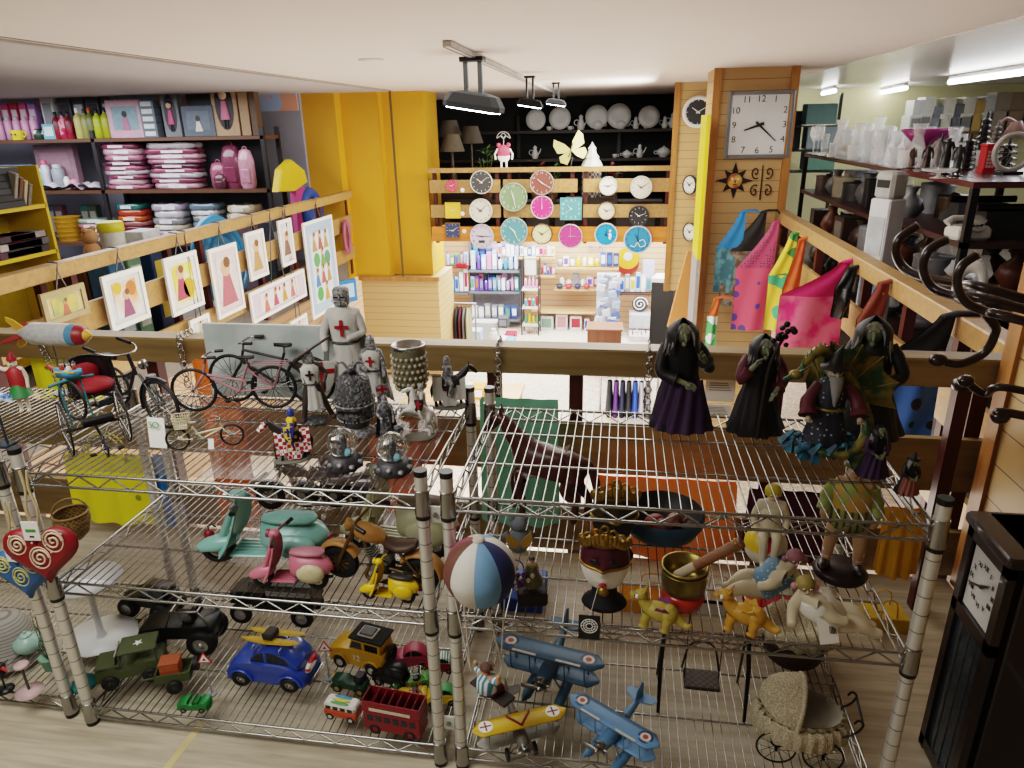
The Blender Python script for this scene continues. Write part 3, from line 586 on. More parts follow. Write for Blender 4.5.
def mounted(label,base,s,rz,hm,rm,cm=None,rear=0.,cap=None,shield=None,helm=IRON):
    t=thing('mounted_knight_figurine',label,'knight figurine',base,rz)
    P=horse(t,s,hm,rear); bx,by,bz=[c*s for c in P['back']]
    b=B(); b.lathe([(.5*s,0),(.52*s,.03*s),(.45*s,.06*s),(.001,.07*s)],M('#6b675c',.7,v=.2),(-.02*s,0,-.01*s),20,sx=1.1,sy=.7,fold=lambda a,z:.06*sin(a*4)); b.obj('base',t)
    def hn(a,b_): return (a,b_)
    J={'pel':(0,0,.5),'hipL':(-.08,-.02,.48),'hipR':(.08,-.02,.48),'knL':(-.24,-.1,.4),'knR':(.24,-.1,.4),'anL':(-.24,-.02,.16),'anR':(.24,-.02,.16),'toL':(-.26,-.1,.14),'toR':(.26,-.1,.14),'wrL':(-.08,-.18,.56),'haL':(-.06,-.22,.56),'elR':(.18,-.02,.62),'wrR':(.16,-.14,.56)}
    rd=bpy.data.objects.new('rider',None); COL.objects.link(rd); rd.parent=t; rd.location=(bx-.02*s,0,bz-.5*s); rd.rotation_euler=(0,-rear*.35,pi/2)
    hr=1.35*s; human(rd,hr,rm,J,1.1,face=False)
    b=B(); b.lathe([(.075*hr,.84*hr),(.075*hr,.92*hr),(.05*hr,1.0*hr),(.001,1.02*hr)],helm,n=14); b.box((0,-.075*hr,.92*hr),(.08*hr,.006*hr,.01*hr),BLACK); b.obj('helm',rd)
    b=B(); b.lathe([(.16*hr,.36*hr),(.12*hr,.5*hr),(.1*hr,.62*hr),(.11*hr,.76*hr),(.05*hr,.83*hr)],cap or rm,n=20,fold=lambda a,z:.06*sin(a*7)); b.obj('tunic',rd)
    if shield:
        sm,xm=shield; b=B(TR(.24*hr,-.1*hr,.55*hr)@RO(0,0,1.25)); b.prism([(px*.26*hr,pz*.26*hr) for px,pz in [(-.5,.5),(.5,.5),(.5,.1),(.36,-.45),(0,-.85),(-.36,-.45),(-.5,.1)]],.03*hr,sm,RO(pi/2,0,0),inset=.08); so=b.obj('shield',rd)
        b=B(TR(.24*hr,-.1*hr,.55*hr)@RO(0,0,1.25)); b.box((0,-.017*hr,0),(.05*hr,.005*hr,.2*hr),xm); b.box((0,-.017*hr,.02*hr),(.16*hr,.005*hr,.05*hr),xm); b.obj('shield_cross',so)
    if cm:
        for sg in (-1,1):
            def cp(u,v):
                x=-.56+1.0*u; z=1.0-(.18 if .3<u<.7 else 0)-v*.72; return Vector((x*s,sg*(.1+.15*math.sqrt(v)+.02*sin(u*20)*v)*s,z*s))
            b=B(); b.surf(cp,22,8,cm); b.obj('caparison',t)
    return t
p=PZ(452,406,TS); s=.105
t=mounted('armoured knight figurine on black horse draped in grey with dark cross',p,s,.25,M('#171615',.5),IRON,M('#b3b0a7',.7,v=.1))
cross(t,(-.1*s,-.27*s,.62*s),.3*s,M('#3a1418'))
p=PZ(419,437,TS); s=.09
mounted('white rearing horse figurine whose rider holds a black and red shield',p,s,pi+.35,M('#d7d5cf',.6,v=.1,s=60),M('#c9c7c2',.6),None,rear=.55,shield=(BLACK,REDX))
CHK=M('#e9e6e2',.6,k='check',h2='#a81824',s=95)
p=PZ(293,459,TS); s=.092
t=mounted('knight in blue and yellow riding a horse in red checked cloth',p,s,pi+.5,M('#2a2522',.5),M('#23307a',.5,k='patch',h2='#d8b52c',s=70),CHK,cap=M('#23307a',.5,k='patch',h2='#d8b52c',s=60),shield=(M('#d8b52c',.5,k='slatx',h2='#22307a',s=90,q=.5),M('#23307a')),helm=M('#2f3f92',.4))
b=B(); b.cyl((.62*s,0,1.25*s),(.84*s,0,1.05*s),.1*s,CHK,.075*s,10); b.obj('chamfron',t)
# snow globes
def globe(label,px,py):
    p=PZ(px,py,TS); t=thing('snow_globe',label,'snow globe',p,R.uniform(-.2,.2))
    b=B(); b.lathe([(.046,0),(.05,.008),(.044,.018),(.04,.03),(.03,.036),(.001,.036)],M('#4a4b4e',.5,.4,v=.3,s=70),n=28,fold=lambda a,z:.07*sin(a*7+z*200)*(z<.03)); o=b.obj('base',t)
    b=B()
    for i in range(9):
        a=2*pi*i/9; b.sph((.044*cos(a),.044*sin(a),.018+.006*sin(a*3)),(.009,.009,.007),IRON,8,5)
    b.obj('base_carving',o)
    b=B(); b.sph((0,0,.071),.041,GLASS,24,16); b.obj('glass_dome',t)
    b=B(); b.lathe([(.008,.036),(.009,.07),(.011,.072),(.006,.085),(.001,.095)],IRON,(-.004,.004,0),10); b.lathe([(.005,.036),(.005,.06),(.001,.07)],DIRON,(.011,0,0),8); b.sph((.016,-.01,.05),(.01,.004,.012),M('#8ec6d8',.3),8,6); b.obj('castle',t)
globe('snow globe on carved stone base, nearer the tiny bicycle',345,466); globe('snow globe on carved stone base, nearer the rack corner post',394,471)
# ---------------------------------------------------------------- scooters and motorcycles on the left middle shelf
def twheel(par,c,r,w,hubm=CHROME,tm=RUB,ax=(0,1,0),spoke=0):
    b=B(); c=Vector(c); d,u,v=frame(ax); n=20
    prof=[(r*.55,-w*.5),(r*.9,-w*.5),(r,-w*.25),(r,w*.25),(r*.9,w*.5),(r*.55,w*.5)]
    rings=[[c+d*z+(u*cos(2*pi*i/n)+v*sin(2*pi*i/n))*q for i in range(n)] for q,z in prof]; b.loft(rings,tm,False); o=b.obj('wheel',par)
    b=B(); b.loft([[c+d*z+(u*cos(2*pi*i/n)+v*sin(2*pi*i/n))*q for i in range(n)] for q,z in ((r*.12,-w*.52),(r*.2,-w*.38),(r*.5,-w*.3),(r*.6,-w*.46),(r*.6,w*.46),(r*.5,w*.3),(r*.2,w*.38),(r*.12,w*.52))],hubm)
    if spoke:
        for i in range(spoke):
            a=2*pi*i/spoke
            for e in (-1,1): b.cyl(c+d*e*w*.42,c+d*e*w*.44+(u*cos(a)+v*sin(a))*r*.55,r*.05,hubm,n=4)
    b.obj('hub_cap',o); return o
def scooter(label,loc,rz,s,m,sidem=None,seatm=BLACK,barm=CHROME):
    """front towards +X, unit length about 1*s"""
    t=thing('model_scooter',label,'scooter model',loc,rz,s); sm=sidem or m
    twheel(t,(.36,0,.13),.13,.085); twheel(t,(-.3,0,.13),.13,.085)
    b=B(); secs=[]
    for x,w,z0,z1 in ((-.5,.02,.28,.34),(-.45,.09,.2,.42),(-.32,.15,.15,.47),(-.16,.155,.14,.48),(-.04,.12,.15,.47),(0,.06,.16,.44)):
        h=(z1-z0)/2; c=(z0+z1)/2; secs.append([(x,w*cos(a),c+h*sin(a)*(1 if sin(a)>0 else .8)) for a in [2*pi*i/16 for i in range(16)]])
    b.loft(secs,m); b.obj('rear_body',t)
    for y in (-1,1):
        b=B(); b.sph((-.27,y*.12,.28),(.17,.07,.125),sm,16,10); b.obj('side_cowl',t)
    b=B(); b.box((.08,0,.15),(.3,.24,.025),m,ch=.01)
    for i in range(5): b.box((.08,-.08+.04*i,.166),(.26,.012,.008),m)
    b.obj('floorboard',t)
    b=B()
    def ls(u,v):
        y=-1+2*u; z=.15+v*.52; w=(.15+.03*sin(v*pi))*(1-.35*v**3); x=.21+.1*(1-v)**3-.07*v+.05*y*y*-1+.03; return (x,y*w,z)
    b.surf(ls,12,10,m); b.surf(lambda u,v:Vector(ls(1-u,v))+Vector((-.012,0,0)),12,10,m); b.tube([ls(0,i/10) for i in range(11)]+[ls(i/12,1) for i in range(1,12)]+[ls(1,1-i/10) for i in range(11)],.008,m,6); b.obj('leg_shield',t)
    b=B(); b.loft([[(x,w*cos(a),zc+h*sin(a)) for a in [pi*i/8 for i in range(9)]]+[(x,-w*.8,zc-.02),(x,w*.8,zc-.02)] for x,w,zc,h in ((.2,.03,.25,.05),(.27,.07,.2,.09),(.36,.085,.17,.115),(.46,.07,.15,.09),(.53,.02,.14,.03))],m); b.obj('front_fender',t)
    b=B(); b.cyl((.34,0,.22),(.15,0,.7),.03,m,n=10); b.sph((.15,0,.73),(.075,.06,.055),m,12,8); b.cyl((.2,0,.735),(.235,0,.735),.05,barm,n=14); b.obj('steering_column',t)
    b=B(); b.tube(spline([(.06,-.26,.75),(.13,-.12,.73),(.13,.12,.73),(.06,.26,.75)],4),.016,barm,8); o=b.obj('handlebar',t)
    for y in (-1,1):
        b=B(); b.cyl((.075,y*.2,.745),(.05,y*.3,.752),.024,BLACK,n=8); b.obj('grip',o)
    b=B(); secs=[[(x,w*cos(a),z+h*sin(a)) for a in [2*pi*i/12 for i in range(12)]] for x,w,z,h in ((-.42,.03,.49,.02),(-.38,.09,.5,.035),(-.24,.1,.5,.04),(-.12,.09,.5,.04),(-.02,.05,.49,.03))]; b.loft(secs,seatm); b.obj('seat',t)
    b=B(); b.box((-.5,0,.3),(.03,.05,.05),M('#9c1b1b',.3),ch=.006); b.obj('tail_lamp',t)
    b=B(); b.tube([(-.08,-.08,.1),(-.3,-.1,.08),(-.45,-.1,.1)],.02,DCHROME,8); b.obj('exhaust',t)
    return t
def motorcycle(label,loc,rz,s,m,seatm=BLACK,tm=RUB,metal=CHROME,chop=0.,lamp=None,boxm=None):
    t=thing('model_motorcycle',label,'motorcycle model',loc,rz,s)
    twheel(t,(.4+chop,0,.17),.17,.07,metal,tm,spoke=10); twheel(t,(-.36,0,.17),.17,.09,metal,tm,spoke=10)
    b=B()
    for y in (-1,1):
        b.tube([(-.36,y*.06,.17),(-.1,y*.05,.2),(.08,y*.04,.24),(.18,0,.5)],.016,metal,6); b.tube([(-.36,y*.06,.17),(-.2,y*.06,.38),(.16,0,.5)],.014,metal,6)
    b.obj('frame',t)
    b=B(); b.box((.0,0,.2),(.2,.14,.12),M('#3c3a38',.4,.6),ch=.02)
    for a in (-.35,.4):
        for i in range(5): b.box((.0+a*.18+a*.02*i,0,.28+.022*i),(.09,.1,.012),DCHROME,rot=(0,a,0),ch=.003)
    b.cyl((.02,-.09,.2),(.02,.09,.2),.05,DCHROME,n=12); b.obj('engine',t)
    b=B(); secs=[[(x,w*cos(a),z+h*sin(a)) for a in [2*pi*i/14 for i in range(14)]] for x,w,z,h in ((-.06,.03,.46,.03),(0,.08,.48,.065),(.1,.1,.5,.08),(.19,.08,.52,.07),(.24,.03,.53,.03))]; b.loft(secs,m); b.obj('fuel_tank',t)
    b=B(); secs=[[(x,w*cos(a),z+h*sin(a)) for a in [2*pi*i/12 for i in range(12)]] for x,w,z,h in ((-.34,.05,.45,.03),(-.28,.1,.43,.045),(-.18,.1,.41,.04),(-.06,.07,.43,.035),(-.04,.03,.43,.02))]; b.loft(secs,seatm); b.obj('seat',t)
    def fen(cx,a0,a1,r,w):
        bb=B(); n=14; rings=[]
        for i in range(n+1):
            a=a0+(a1-a0)*i/n; c=Vector((cx+r*cos(a),0,.17+r*sin(a))); q=Vector((cos(a),0,sin(a))); rings.append([c+Vector((0,w*sin(e),0))+q*(.03*cos(e)) for e in [-pi/2+pi*k/6 for k in range(7)]]+[c+Vector((0,w*sin(e),0))+q*(.03*cos(e)-.008) for e in [pi/2-pi*k/6 for k in range(7)]])
        bb.loft(rings,m); bb.obj('fender',t)
    fen(.4+chop,pi*.15,pi*.85,.185,.055); fen(-.36,pi*.2,pi*1.0,.19,.065)
    b=B()
    for y in (-1,1): b.cyl((.4+chop,y*.055,.17),(.2,y*.05,.58),.016,metal,n=8)
    b.obj('fork',t)
    b=B(); b.tube(spline([(.02,-.24,.66),(.12,-.2,.68),(.2,-.06,.6),(.2,.06,.6),(.12,.2,.68),(.02,.24,.66)],4),.013,metal,8); o=b.obj('handlebar',t)
    for y in (-1,1):
        b=B(); b.cyl((.0,y*.245,.658),(.08,y*.22,.675),.02,BLACK,n=8); b.obj('grip',o)
    b=B(); b.lathe([(.02,-.05),(.055,.0),(.06,.025),(.002,.03)],lamp or metal,(.27,0,.55),14,RO(0,pi/2,0)); b.obj('headlamp',t)
    for y in (-1,1):
        b=B(); b.tube(spline([(.08,y*.08,.22),(.1,y*.1,.12),(-.1,y*.1,.1),(-.5,y*.11,.13)],4),[.018]*8+[.024]*5,metal,8); b.obj('exhaust_pipe',t)
    if boxm:
        for y in (-1,1):
            b=B(); b.box((-.4,y*.13,.36),(.22,.08,.16),boxm,ch=.02); b.obj('saddlebag',t)
    return t
def sit(front,rear,z,base):   # vehicle origin from contact points of the two wheels
    a=PZ(*rear,z); b=PZ(*front,z); return (a+b)/2,yaw(a,b),(b-a).length/base
c,a,s=sit((230,560),(306,562),MS,.66); scooter('large turquoise model scooter on the middle left shelf',c,a,(s*1.12,s*1.12,s*.86),M('#82b9b0',.3,v=.06,coat=.4),seatm=M('#7fb5ac',.35))
c,a,s=sit((267,586),(322,588),MS,.66); scooter('small pink model scooter with cream side panel in front of turquoise one',c,a,s*.98,M('#bf6d7f',.4,v=.06),M('#cfc39a',.45),barm=M('#8a4a52',.4),seatm=M('#b87481',.5))
c,a,s=sit((371,598),(411,603),MS,.66); scooter('little yellow toy scooter at the front of the middle left shelf',c,a,s*.95,M('#d8b414',.4,v=.05),seatm=M('#2a2620'),barm=M('#d8b414',.4))
c,a,s=sit((372,548),(432,556),MS,.66); c.y=min(c.y,2.02); scooter('pale cream model scooter at the back behind the tan motorcycle',c,a,s*1.25,M('#b9b894',.4,v=.06),seatm=M('#6d5a40',.5))
TAN=M('#a8783a',.45,v=.15); c,a,s=sit((345,577),(425,590),MS,.76); motorcycle('tan wooden looking model motorcycle with round fenders and brown seat',c,a,s*1.0,TAN,M('#4a3524',.5),metal=M('#6b5638',.4,.5),lamp=TAN)
c,a,s=sit((252,535),(318,533),MS,.8); c.y=1.97; motorcycle('black model motorcycle with chrome engine and saddlebags behind turquoise scooter',c,a,s*1.1,M('#1a1a1d',.3),boxm=M('#2a211c',.5))
NAVY=M('#1d2440',.3,v=.08,coat=.4); c,a,s=sit((298,517),(345,519),MS,.8); c=PZ(322,528,MS); c.y=1.99; motorcycle('dark navy model motorcycle with silver pipes against the back of shelf',c,a+.1,.26,NAVY,boxm=NAVY)
# red tin cylinder
p=PZ(212,548,MS); t=thing('toy_fire_extinguisher','small dark red tin cylinder behind the nose of turquoise scooter','tin toy',p,.5)
b=B(); b.lathe([(.014,0),(.016,.004),(.016,.05),(.012,.062),(.005,.066),(.001,.067)],M('#8c1c26',.35),n=16); b.obj('cylinder',t); b=B(); b.cyl((0,0,.066),(0,0,.08),.003,DCHROME); b.tube([(0,0,.076),(.012,0,.082),(.022,0,.07)],.0025,BLACK); b.obj('nozzle',t)
b=B(); b.box((0,0,.018),(.034,.001,.036),PAPER,rot=(-.35,0,.1)); t=solo('price_tag',b,'white tag with handwriting hung by the tan motorcycle seat','price tag',PZ(412,560,MS)+Vector((0,-.0,.055)))
text('Su',.016,M('#3a4a9a',.6),t,(0,-.0095,.018),(pi/2-.35,0,.1))
# ---------------------------------------------------------------- toy cars on the bottom shelf
WIN=M('#20262b',.15,v=.05)
def car(name,label,loc,rz,s,body,cabin,width,wh,m,roofm=None,win=None,cab_w=.86,wr=.1,wx=(.3,-.3),ww=.08,hub=CHROME,extra=None,bumper=CHROME,cat='toy car',tm=RUB,fenders=False):
    t=thing(name,label,cat,loc,rz,s); Q=RO(pi/2,0,0)
    b=B(); b.prism([(x,z) for x,z in body],width,m,Q,True,inset=.05); b.obj('body',t)
    if cabin:
        b=B(); b.prism(cabin,width*cab_w,roofm or m,Q,True,inset=.1); cb=b.obj('cabin',t)
        if win:
            for poly in win:
                b=B(); b.prism(poly,width*cab_w*1.012,WIN,Q); b.obj('window',cb)
    for x in wx:
        for y in (-1,1): twheel(t,(x,y*width*.47,wr),wr,ww,hub,tm)
    if fenders:
        for x in wx:
            for y in (-1,1):
                b=B(); b.tube(arc((x,y*width*.49,wr),wr*1.15,0,pi,10),ww*.55,m,8,flat=.45); b.obj('fender',t)
    xf=max(p[0] for p in body); xr=min(p[0] for p in body); zz=wr*1.05
    if bumper:
        for x in (xf+.01,xr-.01):
            b=B(); b.box((x,0,zz),(.025,width*.9,.03),bumper,ch=.008); b.obj('bumper',t)
    for y in (-1,1):
        b=B(); b.lathe([(.02,-.02),(.032,0),(.03,.012),(.001,.018)],M('#e8e6da',.2),(xf-.03,y*width*.36,zz+.1),12,RO(0,pi/2,0)); b.obj('headlight',t)
    return t
# blue beetle-shaped car
BLUE=M('#2546a0',.25,v=.05,coat=.6); c,a,s=sit((247,683),(297,690),BS,.6); c=c+Vector((-.01,.05,0)); s*=.93
bb=[(.5,.1),(.52,.2),(.47,.3),(.38,.37),(.2,.4),(-.2,.4),(-.38,.36),(-.5,.24),(-.53,.12),(-.5,.08),(.48,.08)]
cc=[(.22,.38),(.14,.52),(.02,.6),(-.12,.61),(-.28,.55),(-.42,.42),(-.46,.34)]
W1=[[(.17,.41),(.11,.51),(.02,.565),(.0,.565),(.0,.41)],[(-.04,.41),(-.04,.57),(-.12,.57),(-.26,.5),(-.32,.41)]]
t=car('toy_car','blue rounded toy car with yellow surfboards and bag on its roof',c,a,(s,s,s*.86),bb,cc,.44,.1,BLUE,win=W1,wr=.115,wx=(.31,-.31),ww=.09,hub=CHROME,fenders=True)
for y in (-.09,.07):
    b=B(); b.loft([[(x,y+w*cos(q),.66+.012*sin(q)+abs(x)*.03) for q in [2*pi*i/10 for i in range(10)]] for x,w in ((-.42,.01),(-.3,.05),(0,.065),(.2,.05),(.32,.008))],M('#c9a21e',.4)); b.obj('surfboard',t)
b=B(); b.box((-.02,0,.72),(.14,.18,.09),M('#2c2620',.6),ch=.02); b.obj('luggage',t); b=B()
for x in (-.22,.12): b.cyl((x,-.2,.64),(x,.2,.64),.008,CHROME); b.cyl((x,-.2,.64),(x,-.19,.56),.007,CHROME); b.cyl((x,.2,.64),(x,.19,.56),.007,CHROME)
b.obj('roof_rack',t)
b=B(); b.tor((-.53,.05,.36),.1,.032,M('#e6e1da',.5,k='slatz',h2='#a8222a',s=9,q=.4),(1,0,.3),20,8); b.obj('life_ring',t)
b=B(); rr=random.Random(3)
for i in range(40): b.box((-.05+rr.gauss(0,.08),-.2215,.22+rr.gauss(0,.035)),(.03*rr.random()+.006,.004,.02),M('#dfe6ee',.5))
b.obj('splash_decal',t)
t.rotation_euler.z=a
# yellow 4x4 with number 12
YJ=M('#c99a1c',.35,v=.05,coat=.3); c,a,s=sit((332,665),(375,660),BS,.6); c=PZ(364,662,BS)
bb=[(.52,.16),(.52,.32),(.3,.4),(.14,.42),(-.5,.42),(-.52,.16),(-.5,.1),(.5,.1)]; cc=[(.16,.4),(.08,.62),(-.48,.62),(-.5,.4)]
W2=[[(.1,.44),(.05,.57),(-.12,.57),(-.12,.44)],[(-.18,.44),(-.18,.57),(-.42,.57),(-.42,.44)]]
t=car('toy_car','yellow off-road toy car with black roof box and number 12',c,pi-.22,.2,bb,cc,.44,.1,YJ,roofm=YJ,win=W2,wr=.12,ww=.1,fenders=True,hub=M('#d8d4c8',.4))
b=B(); b.box((-.2,0,.635),(.62,.42,.03),M('#0b0b0b',.8),ch=.006); b.box((-.16,0,.66),(.3,.26,.03),M('#c9c4b2',.5),ch=.01); b.box((-.16,0,.68),(.24,.2,.03),BLACK,ch=.008); b.obj('roof_box',t)
text('12',.15,WHITE,t,(-.02,.224,.27),(pi/2,0,pi),ext=.003)
b=B(); b.tor((-.56,0,.36),.11,.04,RUB,(1,0,0),18,8); b.obj('spare_tire',t)
# army jeep with trailer
OLV=M('#47502f',.6,v=.1); c=PZ(135,676,BS)
bb=[(.5,.2),(.5,.36),(.2,.4),(.16,.3),(-.05,.3),(-.1,.4),(-.5,.4),(-.52,.18),(.5,.14)]
t=car('toy_jeep','olive army toy jeep with a white star on its flat cover',c,pi+.45,.2,bb,None,.42,.1,OLV,wr=.13,ww=.11,hub=M('#2b2e22',.5),bumper=OLV,cat='toy car')
b=B(); b.box((.3,0,.41),(.36,.42,.04),OLV,ch=.01); b.obj('hood',t)
b=B(); b.box((-.16,0,.62),(.56,.44,.03),M('#4a5433',.75,v=.12),ch=.012); 
for x in (.1,-.42):
    for y in (-.2,.2): b.cyl((x,y,.4),(x,y,.61),.012,OLV)
b.obj('canvas_cover',t)
st=[]
for i in range(10):
    q=pi/2+i*pi/5; r=.08 if i%2==0 else .034; st.append((r*cos(q),r*sin(q)))
b=B(TR(-.16,0,.638)); b.prism(st,.002,WHITE); b.obj('star',t)
b=B(); b.box((.18,0,.5),(.02,.4,.2),M('#59604a',.2,a=1),rot=(0,-.2,0)); b.obj('windscreen',t)
b=B(); b.box((.42,-.23,.3),(.2,.02,.05),M('#a83a2c',.5)); b.obj('red_tool',t)
c=PZ(178,684,BS); t=thing('toy_trailer','olive toy trailer carrying an orange crate behind the army jeep','toy trailer',c,.35,.17)
b=B(); b.box((0,0,.24),(.62,.42,.05),OLV,ch=.01)
for y in (-1,1): b.box((0,y*.2,.33),(.62,.025,.16),OLV)
b.box((-.3,0,.33),(.025,.42,.16),OLV); b.box((.3,0,.33),(.025,.42,.16),OLV); b.cyl((-.3,0,.22),(-.62,0,.2),.02,OLV); b.obj('bed',t)
for y in (-1,1): twheel(t,(0.02,y*.24,.14),.14,.1,M('#2b2e22',.5))
b=B(); b.cyl((.34,.05,.38),(.42,.05,.38),.13,RUB,n=18); b.obj('spare_wheel',t)
cr_=PZ(178,684,BS)+Vector((0,0,.0475)); t=thing('toy_crate','orange brown toy crate riding in the olive trailer','toy crate',cr_,.35,.17)
b=B(); b.box((-.05,0,.16),(.34,.28,.28),M('#a4532b',.6,k='slatz',h2='#6f3315',s=14,q=.1),ch=.01); b.obj('box',t); b=B(); b.box((-.05,0,.305),(.36,.3,.03),M('#a4532b',.6),ch=.008); b.obj('lid',t)
# big black off-roaders at the back
def monster(label,c,rz,s,m,back):
    bb=[(.5,.26),(.5,.4),(.2,.46),(-.5,.46),(-.5,.26)]; cc=[(.14,.45),(.06,.66),(-.46,.66),(-.48,.45)] if back else None
    t=car('toy_jeep',label,c,rz,s,bb,cc,.4,.1,m,win=[[(.08,.48),(.03,.62),(-.14,.62),(-.14,.48)],[(-.2,.48),(-.2,.62),(-.42,.62),(-.42,.48)]] if back else None,wr=.2,ww=.17,wx=(.36,-.34),hub=M('#c9c9c6',.3,.7),bumper=DCHROME)
    if not back:
        b=B()
        for y in (-.17,.17): b.tube([(.12,y,.45),(.02,y,.68),(-.34,y,.68),(-.46,y,.45)],.016,DCHROME,6)
        b.cyl((.02,-.17,.68),(.02,.17,.68),.016,DCHROME); b.cyl((-.34,-.17,.68),(-.34,.17,.68),.016,DCHROME); b.obj('roll_cage',t)
        for y in (-.09,.09):
            b=B(); b.box((-.16,y,.5),(.14,.13,.05),BLACK,ch=.02); b.box((-.25,y,.58),(.05,.13,.18),BLACK,ch=.02); b.obj('seat',t)
    return t
monster('open black toy off-roader with huge tyres behind the army jeep',PZ(186,645,BS),pi+.15,.25,M('#1b1d1d',.4),False)
monster('dark toy jeep with silver wheels, back corner beside the white stand',PZ(150,612,BS)+Vector((.02,.0,0)),pi-.1,.2,M('#17191b',.35),True)
# dark green lorry at the back centre
c=PZ(262,640,BS); c.y=1.98; t=thing('toy_truck','dark green and grey vintage toy truck at the back of the bottom shelf','toy truck',c,pi+.02,.34)
DG=M('#1f2a22',.4); b=B(); b.box((-.12,0,.2),(.66,.26,.06),BLACK); b.obj('chassis',t); b=B(); b.box((-.22,0,.36),(.52,.3,.26),DG,ch=.015); b.obj('cargo_box',t)
b=B(); b.box((-.22,.155,.4),(.48,.012,.05),M('#a9b3b3',.5)); b.obj('side_stripe',t)
b=B(); b.prism([(.06,.22),(.06,.52),(.2,.52),(.24,.4),(.44,.36),(.46,.22)],.27,DG,RO(pi/2,0,0),inset=.05); b.obj('cab',t); b=B(); b.prism([(.09,.4),(.09,.49),(.18,.49),(.2,.4)],.275,WIN,RO(pi/2,0,0)); b.obj('window',t)
b=B(); b.box((.46,0,.29),(.015,.16,.12),CHROME); b.obj('radiator',t)
for x in (.34,-.34):
    for y in (-1,1): twheel(t,(x,y*.15,.12),.12,.06,M('#c9c9c6',.3,.6))
# traffic signs
def sign(label,px,py,rz,h=.13):
    p=PZ(px,py,BS); t=thing('toy_road_sign',label,'toy road sign',p,rz)
    b=B(); b.cyl((0,0,0),(0,0,.004),.016,M('#8d8f92',.5),n=16); b.obj('base',t); b=B(); b.cyl((0,0,.003),(0,0,h),.0026,M('#b5b5b2',.4,.5)); b.obj('pole',t)
    Q=TR(0,-.003,h)@RO(pi/2,0,0); tri=lambda k:[(k*cos(q),k*sin(q)) for q in (pi/2,pi/2+2*pi/3,pi/2+4*pi/3)]
    b=B(); b.prism(tri(.028),.002,M('#b5202a',.5),Q); o=b.obj('sign_panel',t); b=B(); b.prism(tri(.0195),.0026,WHITE,Q); b.prism(tri(.007),.0034,BLACK,TR(0,0,-.001)@Q); b.obj('sign_face',o)
sign('red and white triangular toy road sign between trailer and blue car',212,694,.15,.14); sign('red and white triangular toy road sign behind the blue car',329,678,.15,.125)
# little green open car
c=PZ(196,708,BS); t=car('toy_car','tiny bright green open toy car at the shelf front',c,pi+.12,.095,[(.5,.1),(.5,.3),(.2,.36),(.14,.3),(-.2,.3),(-.24,.38),(-.5,.36),(-.5,.1)],None,.44,.1,M('#1d7a3a',.35),wr=.1,ww=.07,bumper=M('#1d7a3a',.35))
b=B(); b.box((-.02,0,.37),(.02,.4,.12),M('#1d7a3a',.35)); b.box((.15,0,.39),(.02,.4,.12),M('#1d7a3a',.35)); b.box((-.1,0,.33),(.16,.3,.08),M('#145c2a',.5),ch=.02); b.obj('seats',t)
# red open-top double decker
RD=M('#7d121d',.35,v=.06); c=PZ(397,729,BS); t=thing('toy_bus','dark red open top double decker toy bus','toy bus',c,pi-.1,.182)
b=B(); b.box((0,0,.26),(.98,.34,.38),RD,ch=.02); b.obj('lower_deck',t); b=B()
for y in (-1,1): b.box((0,y*.165,.55),(.98,.012,.2),RD)
for x in (-1,1): b.box((x*.485,0,.55),(.012,.34,.2),RD)
b.box((0,0,.455),(.98,.34,.02),M('#4d0c14',.5)); b.obj('upper_deck',t)
for y in (-1,1):
    for i in range(6):
        b=B(); b.box((-.36+.145*i,y*.172,.33),(.1,.006,.11),WIN); b.obj('window',t)
b=B()
for y in (-1,1): b.box((.02,y*.174,.5),(.7,.006,.055),M('#d9cfb8',.6))
b.obj('advert_strip',t)
for i in range(6):
    b=B(); b.box((-.34+.135*i,0,.5),(.07,.28,.06),RD,ch=.01); b.box((-.37+.135*i,0,.58),(.022,.28,.15),RD,ch=.008); b.obj('bench',t)
for x in (-.3,.3):
    for y in (-1,1): twheel(t,(x,y*.15,.1),.1,.06,M('#8c2a30',.5))
# orange and white camper
c=PZ(344,716,BS); t=thing('toy_camper_van','small white and orange toy camper van with surfboards on its roof','toy car',c,pi-.12,.126)
b=B(); b.box((0,0,.2),(.86,.36,.2),M('#c5502a',.35),ch=.03); b.obj('lower_body',t); b=B(); b.box((0,0,.38),(.84,.35,.2),M('#dcd9d0',.4),ch=.05); b.obj('upper_body',t)
for y in (-1,1):
    for i in range(4):
        b=B(); b.box((-.28+.19*i,y*.176,.38),(.13,.006,.09),WIN); b.obj('window',t)
for i,(y,c_) in enumerate(((-.09,'#3d8fb5'),(.02,'#d8c23a'),(.11,'#4a9c5a'))):
    b=B(); b.sph((0,y,.5),(.24,.045,.014),M(c_,.4),14,6); b.obj('surfboard',t)
for x in (-.27,.27):
    for y in (-1,1): twheel(t,(x,y*.16,.1),.1,.06,M('#e0e0dc',.4))
